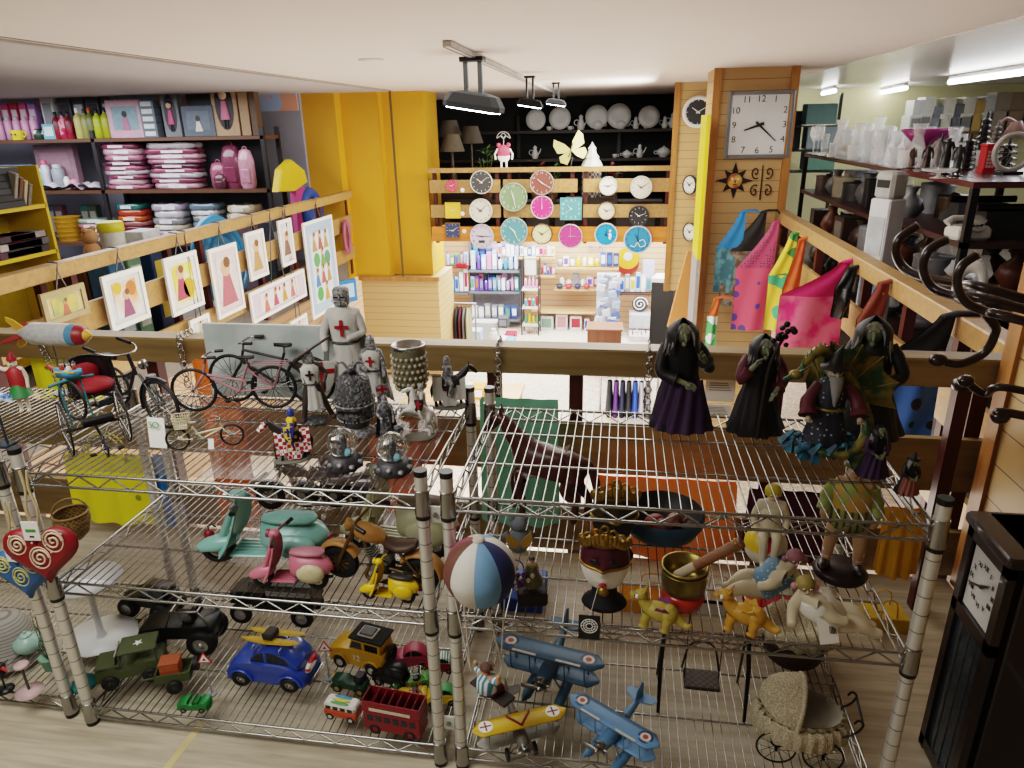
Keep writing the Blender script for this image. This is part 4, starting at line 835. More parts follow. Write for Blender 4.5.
# vintage green and black cars
DGR=M('#17402c',.35); c=PZ(352,690,BS)
t=car('toy_car','dark green vintage toy car with black folded hood',c,pi-.1,.115,[(.5,.16),(.5,.4),(.1,.42),(.05,.36),(-.35,.36),(-.48,.42),(-.5,.16)],None,.34,.1,DGR,wr=.14,ww=.06,wx=(.36,-.32),fenders=True,hub=M('#b8a24a',.4,.6))
b=B(); b.box((-.3,0,.5),(.3,.34,.22),BLACK,ch=.06); b.obj('folded_hood',t); b=B(); b.box((.52,0,.3),(.02,.2,.22),GOLD); b.obj('radiator',t)
c=PZ(392,684,BS); t=car('toy_car','black vintage toy car with square cab beside the yellow car',c,pi-.25,.12,[(.5,.16),(.5,.36),(.1,.4),(-.5,.4),(-.5,.16)],[(.14,.38),(.12,.7),(-.46,.7),(-.48,.38)],.38,.1,M('#141414',.35),win=[[(.08,.48),(.07,.64),(-.12,.64),(-.12,.48)],[(-.18,.48),(-.18,.64),(-.4,.64),(-.4,.48)]],wr=.14,ww=.06,fenders=True)
# pink beetle pair and buggies by the post
def beetle(label,c,rz,s,m,rm=None): return car('toy_car',label,c,rz,s,[(.5,.1),(.52,.2),(.47,.3),(.38,.37),(.2,.4),(-.2,.4),(-.38,.36),(-.5,.24),(-.53,.12),(-.5,.08),(.48,.08)],[(.22,.38),(.14,.52),(.02,.6),(-.12,.61),(-.28,.55),(-.42,.42),(-.46,.34)],.44,.1,m,roofm=rm,win=W1,wr=.115,ww=.09,fenders=True)
beetle('pink rounded toy car parked behind the buggies near the post',PZ(412,664,BS),pi+.2,.125,M('#b8475f',.35))
def buggy(label,c,rz,s,m,m2):
    t=car('toy_car',label,c,rz,s,[(.5,.12),(.54,.22),(.3,.34),(.1,.32),(-.15,.26),(-.3,.36),(-.5,.34),(-.5,.12)],None,.4,.1,m,wr=.13,ww=.12,hub=CHROME)
    b=B()
    for y in (-.16,.16): b.tube([(.14,y,.3),(.02,y,.52),(-.24,y,.54),(-.36,y,.34)],.015,m2,6)
    b.cyl((.02,-.16,.52),(.02,.16,.52),.015,m2); b.cyl((-.24,-.16,.54),(-.24,.16,.54),.015,m2); b.obj('roll_bar',t); b=B(); b.box((-.1,0,.33),(.14,.3,.08),BLACK,ch=.02); b.box((-.19,0,.42),(.04,.3,.16),BLACK,ch=.02); b.obj('seat',t); return t
buggy('lime green toy buggy between bus and the chrome post',PZ(413,686,BS),pi+.25,.115,M('#4f9a2e',.35),CHROME)
buggy('yellow toy buggy with red trim nearest the bus roof',PZ(409,697,BS)+Vector((.012,-.01,0)),pi+.25,.1,M('#cdb01e',.35),M('#a8262a'))
beetle('crimson toy car with white striped roof between the two middle posts',PZ(438,676,BS)+Vector((0,.03,0)),pi+.2,.1,M('#94202f',.35),M('#3f8a7a',.4,k='slatx',h2='#e9efe9',s=12,q=.5))
beetle('yellow and green toy car between the two middle posts',PZ(441,706,BS)+Vector((0,.02,0)),pi+.2,.1,M('#c9a81e',.35),M('#4f9a5e',.4))
# white pedestal stand and teal vase at the back left
p=PZ(103,640,BS); t=thing('cake_stand','white two tier cake stand at the left end of the bottom shelf','cake stand',p,0)
WC=M('#d9dcdd',.3,v=.04); b=B(); b.lathe([(.05,0),(.05,.006),(.1,.014),(.108,.02),(.108,.024),(.001,.02)],WC,n=28,sx=1.15,fold=lambda a,z:.02*sin(a*8)*(z>.01)); b.obj('lower_tier',t)
b=B(); b.lathe([(.018,.02),(.012,.04),(.01,.16),(.016,.24)],WC,n=14); b.obj('stem',t); b=B(); b.lathe([(.02,.235),(.1,.25),(.105,.257),(.001,.25)],WC,n=24,sx=1.1); b.obj('upper_tier',t)
p=PZ(86,688,BS); t=thing('vase','slender teal vase with a round body near the rack corner post','vase',p)
b=B(); b.lathe([(.025,0),(.038,.012),(.036,.028),(.016,.045),(.009,.07),(.006,.16),(.008,.165)],M('#2f7474',.25,v=.08),n=20); b.obj('body',t)
# ---------------------------------------------------------------- witches on the right rack
SKG=M('#7d8468',.6,v=.2,s=60); HAIRG=M('#8d8e8c',.6,v=.2,s=80); BLK=M('#131214',.55,v=.25,s=40); PUR=M('#371a44',.6,v=.25,s=40); MAR=M('#5a1d2a',.6,v=.2,s=40)
def witch(label,base,h,rz,skirt=None,sleeve=BLK,hat=False,arms='fold',staff=False,lean=0.,hood=True,skin_=SKG,hairm=HAIRG,robe=BLK):
    t=thing('witch_figurine',label,'witch figurine',base,rz)
    fo=lambda a,z:(.09*sin(a*8+z*9/h)+.05*sin(a*13))*max(0,1-z/h*1.4)
    def lx(z): return (lean*(z/h)**1.5*h,-.02*h*(z/h))
    b=B(); b.lathe([(r*h,z*h,*lx(z*h)) for r,z in ((.235,0),(.24,.02),(.2,.15),(.165,.32),(.13,.48),(.135,.6),(.15,.7),(.12,.78),(.05,.82))],robe,n=48,sx=1.1,sy=.85,fold=fo); b.obj('robe',t)
    if skirt:
        def sk(u,v):
            a=-pi*.92+u*pi*.72; r=(.262-.1*(1-v)**.9)*h*(1+.07*sin(u*30+v*3)); return (r*1.1*cos(a)+.02*h,r*.9*sin(a)-.01*h,(.46-.455*v)*h)
        b=B(); b.surf(sk,36,10,skirt); b.obj('skirt',t)
    hx,hy=lx(.86*h); hd=Vector((hx,hy-.06*h,.855*h)); u=.078*h
    b=B(); b.sph(hd,(u*.85,u,u*1.15),skin_,14,10,(.25,0,0)); b.cyl(hd+Vector((0,-u*.85,u*.15)),hd+Vector((0,-u*1.75,-u*.45)),u*.26,skin_,u*.06,8); b.sph(hd+Vector((0,-u*.75,-u*.95)),(u*.3,u*.4,u*.3),skin_,8,6)
    for s in (-1,1): b.sph(hd+Vector((s*u*.35,-u*.85,u*.3)),u*.14,M('#d8d2a8'),6,4); b.sph(hd+Vector((s*u*.35,-u*.97,u*.28)),u*.07,BLACK,6,4); b.tube([hd+Vector((s*u*.1,-u*.98,u*.42)),hd+Vector((s*u*.6,-u*.78,u*.62))],u*.07,HAIRG,5)
    b.sph(hd+Vector((0,-u*.95,-u*.55)),(u*.3,u*.1,u*.06),M('#3a1a1a'),8,4); b.obj('head',t)
    b=B(); rr=random.Random(int(h*1e4))
    for s in (-1,1):
        for i in range(9):
            a=i/8; x0=hd+Vector((s*u*(.35+.5*a),-u*(.5-.9*a),u*(.95-.3*a))); w=rr.uniform(.9,1.3)
            b.tube(spline([x0,x0+Vector((s*u*.55*w,-u*.15,-u*.9)),x0+Vector((s*u*.8*w,-u*.25+rr.uniform(-.2,.2)*u,-u*2.)),x0+Vector((s*u*1.1*w,-u*.2,-u*(2.7+rr.random())))],4),[u*.2]*9+[u*.12,u*.07,u*.04,u*.02],hairm,5)
    b.obj('hair',t)
    if hood:
        b=B()
        def hf(v_,w_):
            a=-pi*.5+(v_-.5)*2*pi*.8+pi; r=(1.72-.1*w_)*u; z=-2.1+3.75*w_; q=max(.05,1-max(0,(w_-.55)/.47)**2); return hd+Vector((cos(a)*r*q*1.05,sin(a)*r*q*1.1+u*.25+u*.35*w_*w_,z*u*.95))
        b.surf(hf,22,12,robe); b.obj('hood',t)
    if hat:
        b=B(); b.lathe([(1.9*u,.75*u),(1.95*u,.8*u),(.95*u,.95*u),(.8*u,1.4*u,.05*u,0),(.45*u,2.3*u,.2*u,.1*u),(.12*u,3.0*u,.55*u,.2*u),(.01*u,3.1*u,.8*u,.2*u)],robe,tuple(hd),22); b.obj('hat',t)
    sh=.74*h
    def arm(s,el,wr):
        S=Vector((hx*.8+s*.12*h,hy,sh)); E_=Vector(el)*h; W=Vector(wr)*h
        b=B(); b.tube(spline([S,S.lerp(E_,.5)+Vector((s*.02*h,0,0)),E_,E_.lerp(W,.6)],4),[.055*h]*4+[.05*h]*4+[.05*h]*3+[.058*h,.07*h],sleeve,10); a=b.obj('sleeve',t)
        b=B(); b.tube([E_,E_.lerp(W,.6),W],[.03*h,.027*h,.022*h],skin_,8); d=(W-E_).normalized(); sd=d.orthogonal().normalized(); b.sph(W+d*.02*h,(.03*h,.03*h,.022*h),skin_,8,6)
        for i in range(4): q=W+d*.03*h+sd*(i-1.5)*.014*h; b.tube([q,q+d*(.035-.004*abs(i-1.2))*h,q+d*.05*h+Vector((0,-.0,-.018*h))],[.0085*h,.008*h,.004*h],skin_,5)
        q=W+sd*-.025*h; b.tube([q,q+d*.02*h-sd*.015*h,q+d*.04*h-sd*.01*h],[.009*h,.008*h,.004*h],skin_,5); b.obj('forearm_and_hand',t)
    if arms=='fold': arm(-1,(-.2,-.1,.52),(.0,-.2,.45)); arm(1,(.2,-.09,.55),(.12,-.18,.68))
    elif arms=='up': arm(-1,(-.2,-.13,.56),(-.08,-.19,.74)); arm(1,(.19,-.1,.55),(.1,-.2,.46))
    elif arms=='hold': arm(-1,(-.19,-.1,.54),(-.06,-.2,.46)); arm(1,(.19,-.1,.54),(.06,-.2,.46))
    if staff:
        b=B(); b.tube(spline([(-.02*h,-.21*h,.0),(.0,-.2*h,.4*h),(.03*h,-.2*h,.75*h),(.13*h,-.2*h,1.02*h)],5),.016*h,M('#2b2119',.6),8); o=b.obj('staff',t); b=B()
        for i in range(14): b.sph((.13*h+rr.gauss(0,.035)*h,-.2*h+rr.gauss(0,.03)*h,1.03*h+rr.gauss(0,.05)*h),rr.uniform(.02,.035)*h,BLK,7,5)
        b.obj('knotted_head',o)
    return t
def hgt(px,pyb,pyt): p=PZ(px,pyb,TS); return p,PY(px,pyt,p.y).z-TS
p,h=hgt(679,424,314); witch('black cloaked witch with long grey hair and purple skirt, by the railing chain',p,h,.12,skirt=PUR,lean=-.04)
p,h=hgt(754,430,330); witch('black witch gripping a knotted staff, maroon lining in her sleeves',p,h*1.0,.05,sleeve=MAR,arms='up',staff=True)
p,h=hgt(864,432,312); witch('tallest hooded witch in a wide black cloak behind the dragon wizard',p,h,-.3,arms='hold',lean=-.06)
p,h=hgt(870,474,425); witch('small witch figurine in purple dress sitting in front of tallest witch',p,h*1.05,.2,skirt=PUR,sleeve=PUR,arms='hold')
p,h=hgt(905,492,452); witch('small witch with pointed black hat and pinkish hem at the rack corner',p,h*.95,.3,skirt=M('#8a5548',.6),hat=True,hood=False,arms='hold')
# dragon wizard
p,h=hgt(824,458,345); p.y+=.02; t=thing('wizard_figurine','bearded wizard in starry robe wrapped by a green dragon on blue rocks','wizard figurine',p,0)
ROB=M('#22242e',.6,k='dots',h2='#9aa0b8',s=70,q=.2)
b=B(); rr=random.Random(5)
for i in range(90):
    a=rr.uniform(0,2*pi); r=h*.27*math.sqrt(rr.random()); b.box((r*cos(a)*1.1,r*sin(a)*.8,h*.05+rr.random()*h*.1),(h*.06,h*.06,h*rr.uniform(.08,.16)),M('#2f6f86',.5,k='noise',h2='#173a4e',s=30),rot=(rr.random(),rr.random(),rr.random()),top=.4) if i%2 else b.sph((r*cos(a)*1.1,r*sin(a)*.8,h*.05+rr.random()*h*.1),(h*.04,h*.04,h*rr.uniform(.03,.06)),M('#2f6f86',.5,k='noise',h2='#173a4e',s=30),6,5,(rr.random(),rr.random(),0))
b.obj('rock_base',t)
b=B(); b.lathe([(.2*h,.1*h),(.16*h,.25*h),(.115*h,.42*h),(.13*h,.58*h),(.1*h,.68*h),(.04*h,.72*h)],ROB,n=36,sy=.8,fold=lambda a,z:.07*sin(a*9)*max(0,1-z/h)); b.tor((0,0,.45*h),.115*h,.014*h,M('#8a7a3a',.4,.4)); b.obj('robe',t)
b=B(); b.sph((0,-.03*h,.76*h),(.06*h,.065*h,.075*h),M('#b9a58c'),12,8); b.sph((0,-.1*h,.755*h),(.014*h,.02*h,.018*h),M('#b9a58c'),6,5)
for s in (-1,1): b.sph((s*.024*h,-.09*h,.775*h),.009*h,BLACK,6,4)
b.obj('head',t)
b=B(); b.loft([[(w*cos(q)*h,-.08*h+.03*h*sin(q)+y*h,z*h) for q in [2*pi*i/10 for i in range(10)]] for w,z,y in ((.055,.745,0),(.05,.68,-.03),(.035,.6,-.04),(.008,.5,-.04))],HAIRG); b.sph((0,0,.77*h),(.075*h,.06*h,.075*h),HAIRG,10,8); b.obj('beard_and_hair',t)
b=B(); b.lathe([(.12*h,.8*h),(.12*h,.81*h),(.065*h,.825*h),(.05*h,.88*h),(.02*h,.95*h,.02*h,0),(.004*h,1.0*h,.05*h,0)],BLK,(0,-.02*h,0),18); b.obj('hat',t)
for s in (-1,1):
    b=B(); b.tube(spline([(s*.1*h,0,.64*h),(s*.19*h,-.06*h,.52*h),(s*.2*h,-.14*h,.42*h)],5),[.05*h]*5+[.06*h]*4+[.075*h]*2,MAR,10); a=b.obj('sleeve',t)
    b=B(); b.sph((s*.2*h,-.17*h,.4*h),(.025*h,.03*h,.025*h),M('#b9a58c'),8,6)
    for i in range(4): b.tube([(s*.2*h+(i-1.5)*.013*h,-.18*h,.395*h),(s*.2*h+(i-1.5)*.014*h,-.205*h,.38*h)],.007*h,M('#b9a58c'),5)
    b.obj('hand',a)
DRG=M('#2e4a2c',.4,.2,k='noise',h2='#8a7a3a',s=25)
P=spline([(-.1*h,-.2*h,.12*h),(.15*h,-.22*h,.13*h),(.3*h,-.08*h,.3*h),(.22*h,.1*h,.55*h),(.05*h,.14*h,.78*h),(-.1*h,.06*h,.92*h),(-.24*h,-.06*h,.86*h),(-.3*h,-.12*h,.78*h)],7)
b=B(); n=len(P); b.tube(P,[h*(.015+.045*sin(pi*min(1,i/n*1.05))) for i in range(n)],DRG,9)
for i in range(4,n-2,2): b.cyl(P[i],P[i]+Vector((0,.01*h,.07*h)),.018*h,M('#5d7a3a',.4),.002*h,5)
b.obj('dragon_body',t)
b=B(); e=Vector((-.33*h,-.14*h,.77*h)); b.sph(e,(.06*h,.045*h,.04*h),DRG,10,7); b.cyl(e,e+Vector((-.1*h,-.03*h,-.04*h)),.035*h,DRG,.015*h,8)
for s in (-1,1): b.cyl(e+Vector((.02*h,s*.03*h,.03*h)),e+Vector((.1*h,s*.05*h,.1*h)),.014*h,DRG,.002*h,5)
b.obj('dragon_head',t)
for s,c0 in ((1,0),(-.35,1)):
    def wg(u,v):
        a=u*1.9-.15; r=h*(.1+.42*v)*(1-.13*abs(sin(u*pi*4))*v); return Vector((s*(.05*h+r*sin(a)),.12*h-.05*h*sin(u*9)*v,.5*h+r*cos(a)*.95))
    b=B(); b.surf(wg,24,6,M('#2c4a2a',.35,.25,k='noise',h2='#7d6a30',s=22))
    for k in range(5): b.tube([wg(k/4,j/6) for j in range(7)],.008*h,DRG,5)
    b.obj('dragon_wing',t)
# ---------------------------------------------------------------- things on the right middle shelf
# hot air balloon with the pilot
p=PY(480,572,1.44); t=thing('balloon_ornament','striped hot air balloon ornament with a man hanging on cords','balloon ornament',p,.0)
r=.085
cols=['#d9d6cc','#6f9cc0','#27305c','#d9d6cc','#7ba3c4','#cfcabc','#8f4a5e','#6b4438']
for i,c_ in enumerate(cols):
    b=B(); a0=-pi/2-.75+i*pi/4
    def g(u,v):
        th=v*2.35; q=r*sin(th)*(1.03 if th<1.7 else 1-.06*(th-1.7)); a=a0+u*pi/4; k=1+.05*sin(pi*u); return (q*k*cos(a),q*k*sin(a),r*1.08*cos(th))
    b.surf(g,6,16,M(c_,.65,v=.12)); o=b.obj('gore',t)
    if i>1: 
        pass
b=B(); b.sph((0,0,r*1.07),(.016,.016,.008),M('#c9c2b2'),10,6); b.obj('crown_cap',t)
pm=PY(487,690,1.44)-p
b=B(); top=PY(470,526,1.46)-p
for x in (-.012,.012): b.tube([(x,0,r*1.08),top],.0012,M('#cfc8b8'),4)
b.obj('hanging_cord',t)
hands=[(-.036,-.022,.08),(.036,.024,.075)]
b=B()
for a,hh_ in ((pi*1.1,0),(pi*1.35,0),(pi*1.65,1),(pi*1.9,1)):
    b.cyl((r*.78*cos(a),r*.78*sin(a),-r*.7),pm+Vector(hands[hh_]),.0022,M('#d6d0c2'),n=4)
b.obj('cord',t)
man=bpy.data.objects.new('pilot',None); COL.objects.link(man); man.parent=t; man.location=pm+Vector((0,0,-.085)); man.rotation_euler=(0,0,pi-.6)
SKN=M('#c99a74',.6); hm=.17
human(man,hm,SKN,{'elL':(-.24,-.02,.78),'wrL':(-.26,0,.9),'haL':(-.26,0,.95),'elR':(.24,-.02,.76),'wrR':(.24,0,.88),'haR':(.24,0,.93),'knL':(-.12,-.22,.5),'knR':(.12,-.22,.5),'anL':(-.1,-.26,.3),'anR':(.1,-.26,.3),'toL':(-.1,-.34,.28),'toR':(.1,-.34,.28)},1.45,head=1.25)
TS_=M('#dfe3de',.6,k='slatx',h2='#3f7f98',s=75,q=.5)
b=B(); b.lathe([(.1*hm,.5*hm),(.17*hm,.54*hm),(.16*hm,.66*hm),(.15*hm,.76*hm),(.06*hm,.83*hm)],TS_,n=22); 
for s in (-1,1): b.cyl((s*.1*hm,0,.78*hm),(s*.235*hm,-.015*hm,.785*hm),.06*hm,TS_,.055*hm,10)
b.obj('striped_shirt',man)
b=B(); b.sph((0,.0,.5*hm),(.15*hm,.14*hm,.09*hm),M('#6b3238',.6),12,8)
for s in (-1,1): b.cyl((s*.07*hm,0,.49*hm),(s*.12*hm,-.22*hm,.5*hm),.085*hm,M('#6b3238',.6),.07*hm,10)
b.obj('trousers',man)
b=B(); b.sph((0,.01*hm,.95*hm),(.1*hm,.1*hm,.06*hm),M('#6a4f44',.6),12,8); b.sph((0,-.1*hm,.935*hm),(.07*hm,.06*hm,.012*hm),M('#6a4f44',.6),10,5); b.obj('cap',man)
b=B(); b.box((0,-.02,.41*hm),(.13,.045,.008),M('#2a231d',.6),ch=.002); b.obj('seat_plank',man)
# carnival masks
def mask(label,p,s,rz,white,tg=None):
    t=thing('carnival_mask',label,'carnival mask',p,rz,s)
    b=B(); b.lathe([(.26,0),(.29,.03),(.27,.07),(.17,.14),(.15,.3),(.22,.42),(.1,.5)],M('#131215',.7),n=20,sy=.8); b.obj('stand',t)
    fc=M('#ddd8cf' if white else '#1a1715',.45,v=.05)
    def f(u,v):
        a=(u-.5)*pi*1.05; z=.38+.72*v; w=.29*math.sqrt(max(0,sin(pi*(.12+.8*v)))) ; nose=.07*math.exp(-((u-.5)/.05)**2)*math.exp(-((v-.45)/.12)**2)
        lips=.025*math.exp(-((u-.5)/.08)**2)*math.exp(-((v-.2)/.05)**2)
        return (w*sin(a)*1.05,-.1-w*cos(a)*.75-nose-lips,z)
    b=B(); b.surf(f,30,26,fc); b.obj('face',t)
    b=B(); b.surf(lambda u,v:Vector(f(u,.5+.36*v))+Vector((0,-.012,0)),24,10,M('#4c1626' if white else '#3a2e1a',.4,v=.2)); em=b.obj('eye_mask',t)
    b=B()
    for x in (-1,1): b.sph((x*.12,-.345,.84),(.065,.02,.035),BLACK,10,6,(0,x*.25,x*.45))
    b.obj('eye_holes',em)
    gm=M('#a8873a',.35,.8,v=.3,s=50); b=B()
    for vv in (.48,.87):
        b.tube([Vector(f(i/20,vv))+Vector((0,-.018,0)) for i in range(21)],.02,gm,6)
    for i in range(16):
        a=-1.25+2.5*i/15; b.sph((.3*sin(a),-.12-.22*cos(a),1.1+.06*cos(a*3)),(.045,.04,.07),gm,7,5)
    for i in range(5): b.tor((-.2+.1*i,-.3,1.16+.05*(2-abs(i-2))),.045,.015,gm,(0,1,0),12,5)
    b.sph((0,-.36,1.12),(.05,.03,.06),gm,8,6); b.obj('gold_trim',t)
    if white:
        b=B(); b.sph((0,-.365,.525),(.055,.02,.018),M('#a3182a',.4),10,5); b.sph((0,-.362,.545),(.045,.016,.012),M('#a3182a',.4),8,5); b.obj('lips',t)
        b=B(); b.sph((0,-.26,.36),(.07,.05,.065),gm,10,8); b.obj('pendant',t)
    return t
p=PZ(604,603,MS); mask('white lipped carnival mask with maroon eye band and gold trim',p,.21,-.05,True)
p=PZ(612,556,MS); mask('black and gold carnival mask standing behind the white lipped one',p,.22,.1,False)
p=PZ(590,612,MS); p=PY(589,640,1.492); t=thing('price_tag','black card tag with a round white lace pattern under the mask','price tag',p,0)
b=B(); b.box((0,0,.04),(.055,.0015,.075),M('#1b1d20',.6)); b.obj('card',t); b=B()
for r_ in (.021,.015,.008): b.tor((0,-.0015,.045),r_,.0012,WHITE,(0,1,0),24,5)
for i in range(12): a=2*pi*i/12; b.cyl((.008*cos(a),-.0015,.045+.008*sin(a)),(.021*cos(a),-.0015,.045+.021*sin(a)),.0008,WHITE,n=4)
b.obj('lace_pattern',t); b=B(); b.tube([(0,0,.077),(.006,.0,.1),(.018,.03,.14)],.0007,PAPER,4); b.obj('string',t)
# grey bear with yellow wings and the flower fairy
p=PZ(519,552,MS); t=thing('bear_figurine','grey seated bear figurine with small yellow wings behind the balloon','figurine',p,pi+.2)
GB=M('#7d848c',.7,v=.15,s=40); b=B(); b.sph((0,0,.04),(.033,.03,.042),GB,14,10); b.sph((0,-.005,.095),(.027,.025,.024),GB,12,9)
for s in (-1,1): b.sph((s*.02,0,.117),(.01,.006,.01),GB,8,6); b.sph((s*.022,-.024,.012),(.012,.022,.012),GB,8,6); b.tube([(s*.028,0,.065),(s*.042,-.01,.05),(s*.036,-.022,.035)],.01,GB,8); b.sph((s*.01,-.027,.1),.003,BLACK,6,4)
b.sph((0,-.026,.09),(.011,.01,.008),GB,8,6); b.obj('body',t)
for s in (-1,1):
    b=B(); b.prism([(0,.05),(s*.035,.085),(s*.04,.06),(s*.03,.04),(s*.012,.03)],.004,M('#b8913a',.5),TR(0,.028,0)@RO(pi/2,0,0)); b.obj('wing',t)
p=PZ(531,607,MS); p.y=1.57; t=thing('fairy_figurine','small fairy figurine with purple flowers on a dark block, by the balloon','figurine',p,.2)
b=B(); b.box((0,0,.02),(.08,.06,.04),M('#2b211a',.6,v=.2),ch=.006); b.obj('base',t)
hn=bpy.data.objects.new('fairy',None); COL.objects.link(hn); hn.parent=t; hn.location=(0,0,.04)
human(hn,.1,M('#b9a088',.6),{'wrL':(-.2,-.1,.7),'haL':(-.22,-.12,.72)},1.1,hair=M('#4a3a2a')); b=B(); b.lathe([(.03,.02),(.02,.045),(.012,.06),(.014,.075)],M('#6b6a42',.6),n=18,fold=lambda a,z:.1*sin(a*7)); b.obj('dress',hn)
b=B(); rr=random.Random(2)
for i in range(26): b.sph((-.028+rr.gauss(0,.012),-.01+rr.gauss(0,.01),.085+rr.gauss(0,.016)),.007,M('#6b4a86',.6) if i%4 else M('#d9cfc0'),6,5)
b.obj('flowers',t)
# brown horse
p=PZ(540,556,MS); t=thing('horse_statue','dark reddish brown horse statue under the wire top shelf','horse statue',(p.x,2.0,MS),pi*.95)
horse(t,.265,M('#4a231c',.35,v=.15))
# dark blue bowl
p=PZ(664,566,MS); p.y=1.93; t=thing('bowl','wide dark blue bowl with a black inside','bowl',p)
b=B(); b.lathe([(.05,0),(.06,.004),(.105,.03),(.125,.065),(.125,.09),(.118,.098)],M('#26435c',.45,v=.12),n=32,cap=False); b.disc((0,0,.001),.05,M('#26435c')); b.obj('outside',t)
b=B(); b.lathe([(.118,.098),(.112,.085),(.095,.04),(.04,.012),(.001,.01)],M('#18151a',.5),n=32,cap=False); b.obj('inside',t)
p2=p+Vector((0,0,.013)); 
for i,(x,y,c_) in enumerate(((-.02,0,'#7d2a22'),(.035,.01,'#7a4a3a'),(.0,-.03,'#5a1f2a'))):
    b=B(); b.sph((0,0,.034),(.036,.026,.032),M(c_,.5),12,8,(0,0,i)); b.tube([(.03,0,.04),(.045,0,.06)],.006,M(c_),6); solo('painted_gourd',b,['dark red painted gourd lying in the blue bowl','brown painted gourd lying in the blue bowl','maroon painted gourd at the front of the blue bowl'][i],'ornament',p2+Vector((x,y,0)))
# brass pot with a wooden pestle on a red dish
p=PZ(682,604,MS); t=thing('red_dish','glossy red round dish under the brass pot','dish',p)
b=B(); b.lathe([(.03,0),(.05,.006),(.058,.03),(.052,.048),(.045,.05),(.001,.05)],M('#b3361f',.25,v=.06),n=24); b.obj('dish',t)
q=p+Vector((0,0,.051)); t=thing('brass_pot','tarnished brass pot standing on a red dish','pot',q)
b=B(); BR=M('#9c8a4c',.3,.85,v=.2,s=30); b.lathe([(.045,0),(.056,.004),(.06,.03),(.058,.066),(.062,.07),(.06,.074),(.055,.072),(.053,.03),(.04,.012),(.001,.012)],BR,n=30,cap=False); b.obj('pot',t)
b=B(); b.tor((0,0,.06),.0598,.002,BR,n=30); b.obj('rim_band',t)
t=thing('wooden_pestle','brown wooden pestle with pale tip leaning in the brass pot','pestle',q+Vector((-.02,0,.036)),0)
e=PY(742,542,q.y-.02)-t.location; b=B(); e=Vector(e); b.cyl((0,0,0),e*.3,.013,M('#c9b79a',.6),.013,12); b.obj('tip',t); b=B(); b.cyl(e*.3,e,.0125,M('#8a6040',.5,k='woodx',h2='#6b452a',s=60),.015,12); b.tor(e*.94,.0145,.003,GOLD,tuple(e),16,6); b.obj('handle',t)
# little dragons
def dragon(label,p,rz,m,m2,s=1.):
    t=thing('dragon_figurine',label,'dragon figurine',p,rz,s)
    b=B(); b.sph((-.005,0,.04),(.042,.027,.025),m,16,10,(0,-.15,0)); b.sph((-.028,0,.038),(.026,.029,.026),m,12,8)
    b.tube(spline([(.02,0,.045),(.036,0,.06),(.04,0,.076)],4),[.02,.019,.018,.016,.015,.014,.013,.013,.013],m,10); b.sph((.044,0,.08),(.018,.016,.015),m,12,8); b.sph((.062,0,.075),(.014,.012,.009),m,10,6)
    b.tube(spline([(-.045,0,.034),(-.066,.004,.022),(-.08,.012,.024),(-.086,.016,.036)],4),[.015-.001*k for k in range(13)],m,8)
    for x in (-.032,.022):
        for y in (-1,1): b.tube([(x,y*.018,.036),(x+.006,y*.026,.02),(x+.002,y*.026,.006)],[.014,.011,.009],m,8); b.sph((x+.008,y*.026,.005),(.013,.009,.006),m,8,5)
    b.obj('body',t)
    b=B()
    for y in (-1,1): b.sph((.052,y*.013,.08),.006,WHITE,6,5); b.sph((.057,y*.014,.081),.003,BLACK,5,4); b.cyl((.036,y*.008,.09),(.028,y*.011,.106),.004,m,.001,6)
    b.obj('eyes_and_horns',t)
    for y in (-1,1):
        b=B(); b.prism([(.01,0),(.0,.026),(-.012,.022),(-.022,.03),(-.03,.012),(-.02,.002)],.003,m2,TR(0,y*.014,.045)@RO(pi/2+y*-.5,0,0)); b.obj('wing',t)
    return t
dragon('olive little dragon figurine with purple wings, in front of brass pot',PZ(657,624,MS),pi-.25,M('#a8953e',.5,v=.12,s=60),M('#7a3a6a',.5,v=.2))
dragon('golden little dragon figurine with yellow wings, beside the bathing ladies',PZ(742,627,MS),pi-.3,M('#b98a2a',.5,v=.12,s=60),M('#d0a838',.5),1.05)
# bathing lady figurines
PALE=M('#c9bda0',.55,v=.08)
def lady(label,p,rz,suit,capm,pose,rot=0,h=.16,off=(0,0,0),hair=None,fat=1.15):
    t=thing('bathing_lady_figurine',label,'lady figurine',p,rz)
    e=bpy.data.objects.new('lady',None); COL.objects.link(e); e.parent=t; e.rotation_euler=(rot,0,0); e.location=off
    human(e,h,PALE,pose,fat,head=1.0); 
    b=B(); b.lathe([(.02*h,.44*h),(.105*h,.47*h),(.112*h,.53*h),(.095*h,.62*h),(.115*h,.72*h),(.1*h,.76*h),(.05*h,.77*h)],suit,n=20,sy=.95); b.obj('bathing_suit',e)
    b=B(); b.sph((0,.012*h,.93*h),(.083*h,.082*h,.075*h),capm,14,9); 
    if hair:
        for s in (-1,1): b.sph((s*.09*h,0,.9*h),.035*h,hair,8,6)
    b.obj('cap',e); return t,e
p=PZ(765,571,MS); p.y=1.80
t,e=lady('slim lady figurine with yellow cap seated on a beach ball',p,-.1,M('#d9cfae',.5),M('#c9b32a',.4),{'knL':(-.07,-.2,.52),'anL':(-.05,-.24,.26),'toL':(-.05,-.32,.22),'knR':(.06,-.2,.53),'anR':(.04,-.25,.27),'toR':(.05,-.33,.23),'elL':(-.16,0,.62),'wrL':(-.12,-.1,.53),'haL':(-.1,-.15,.53),'elR':(.16,0,.62),'wrR':(.13,-.1,.53),'haR':(.1,-.14,.53)},0,.28,(0,0,-.012))
b=B(); cs=['#d9d2c2','#c22a55','#d8b62a','#d9d2c2','#c22a55','#3a6aa8']
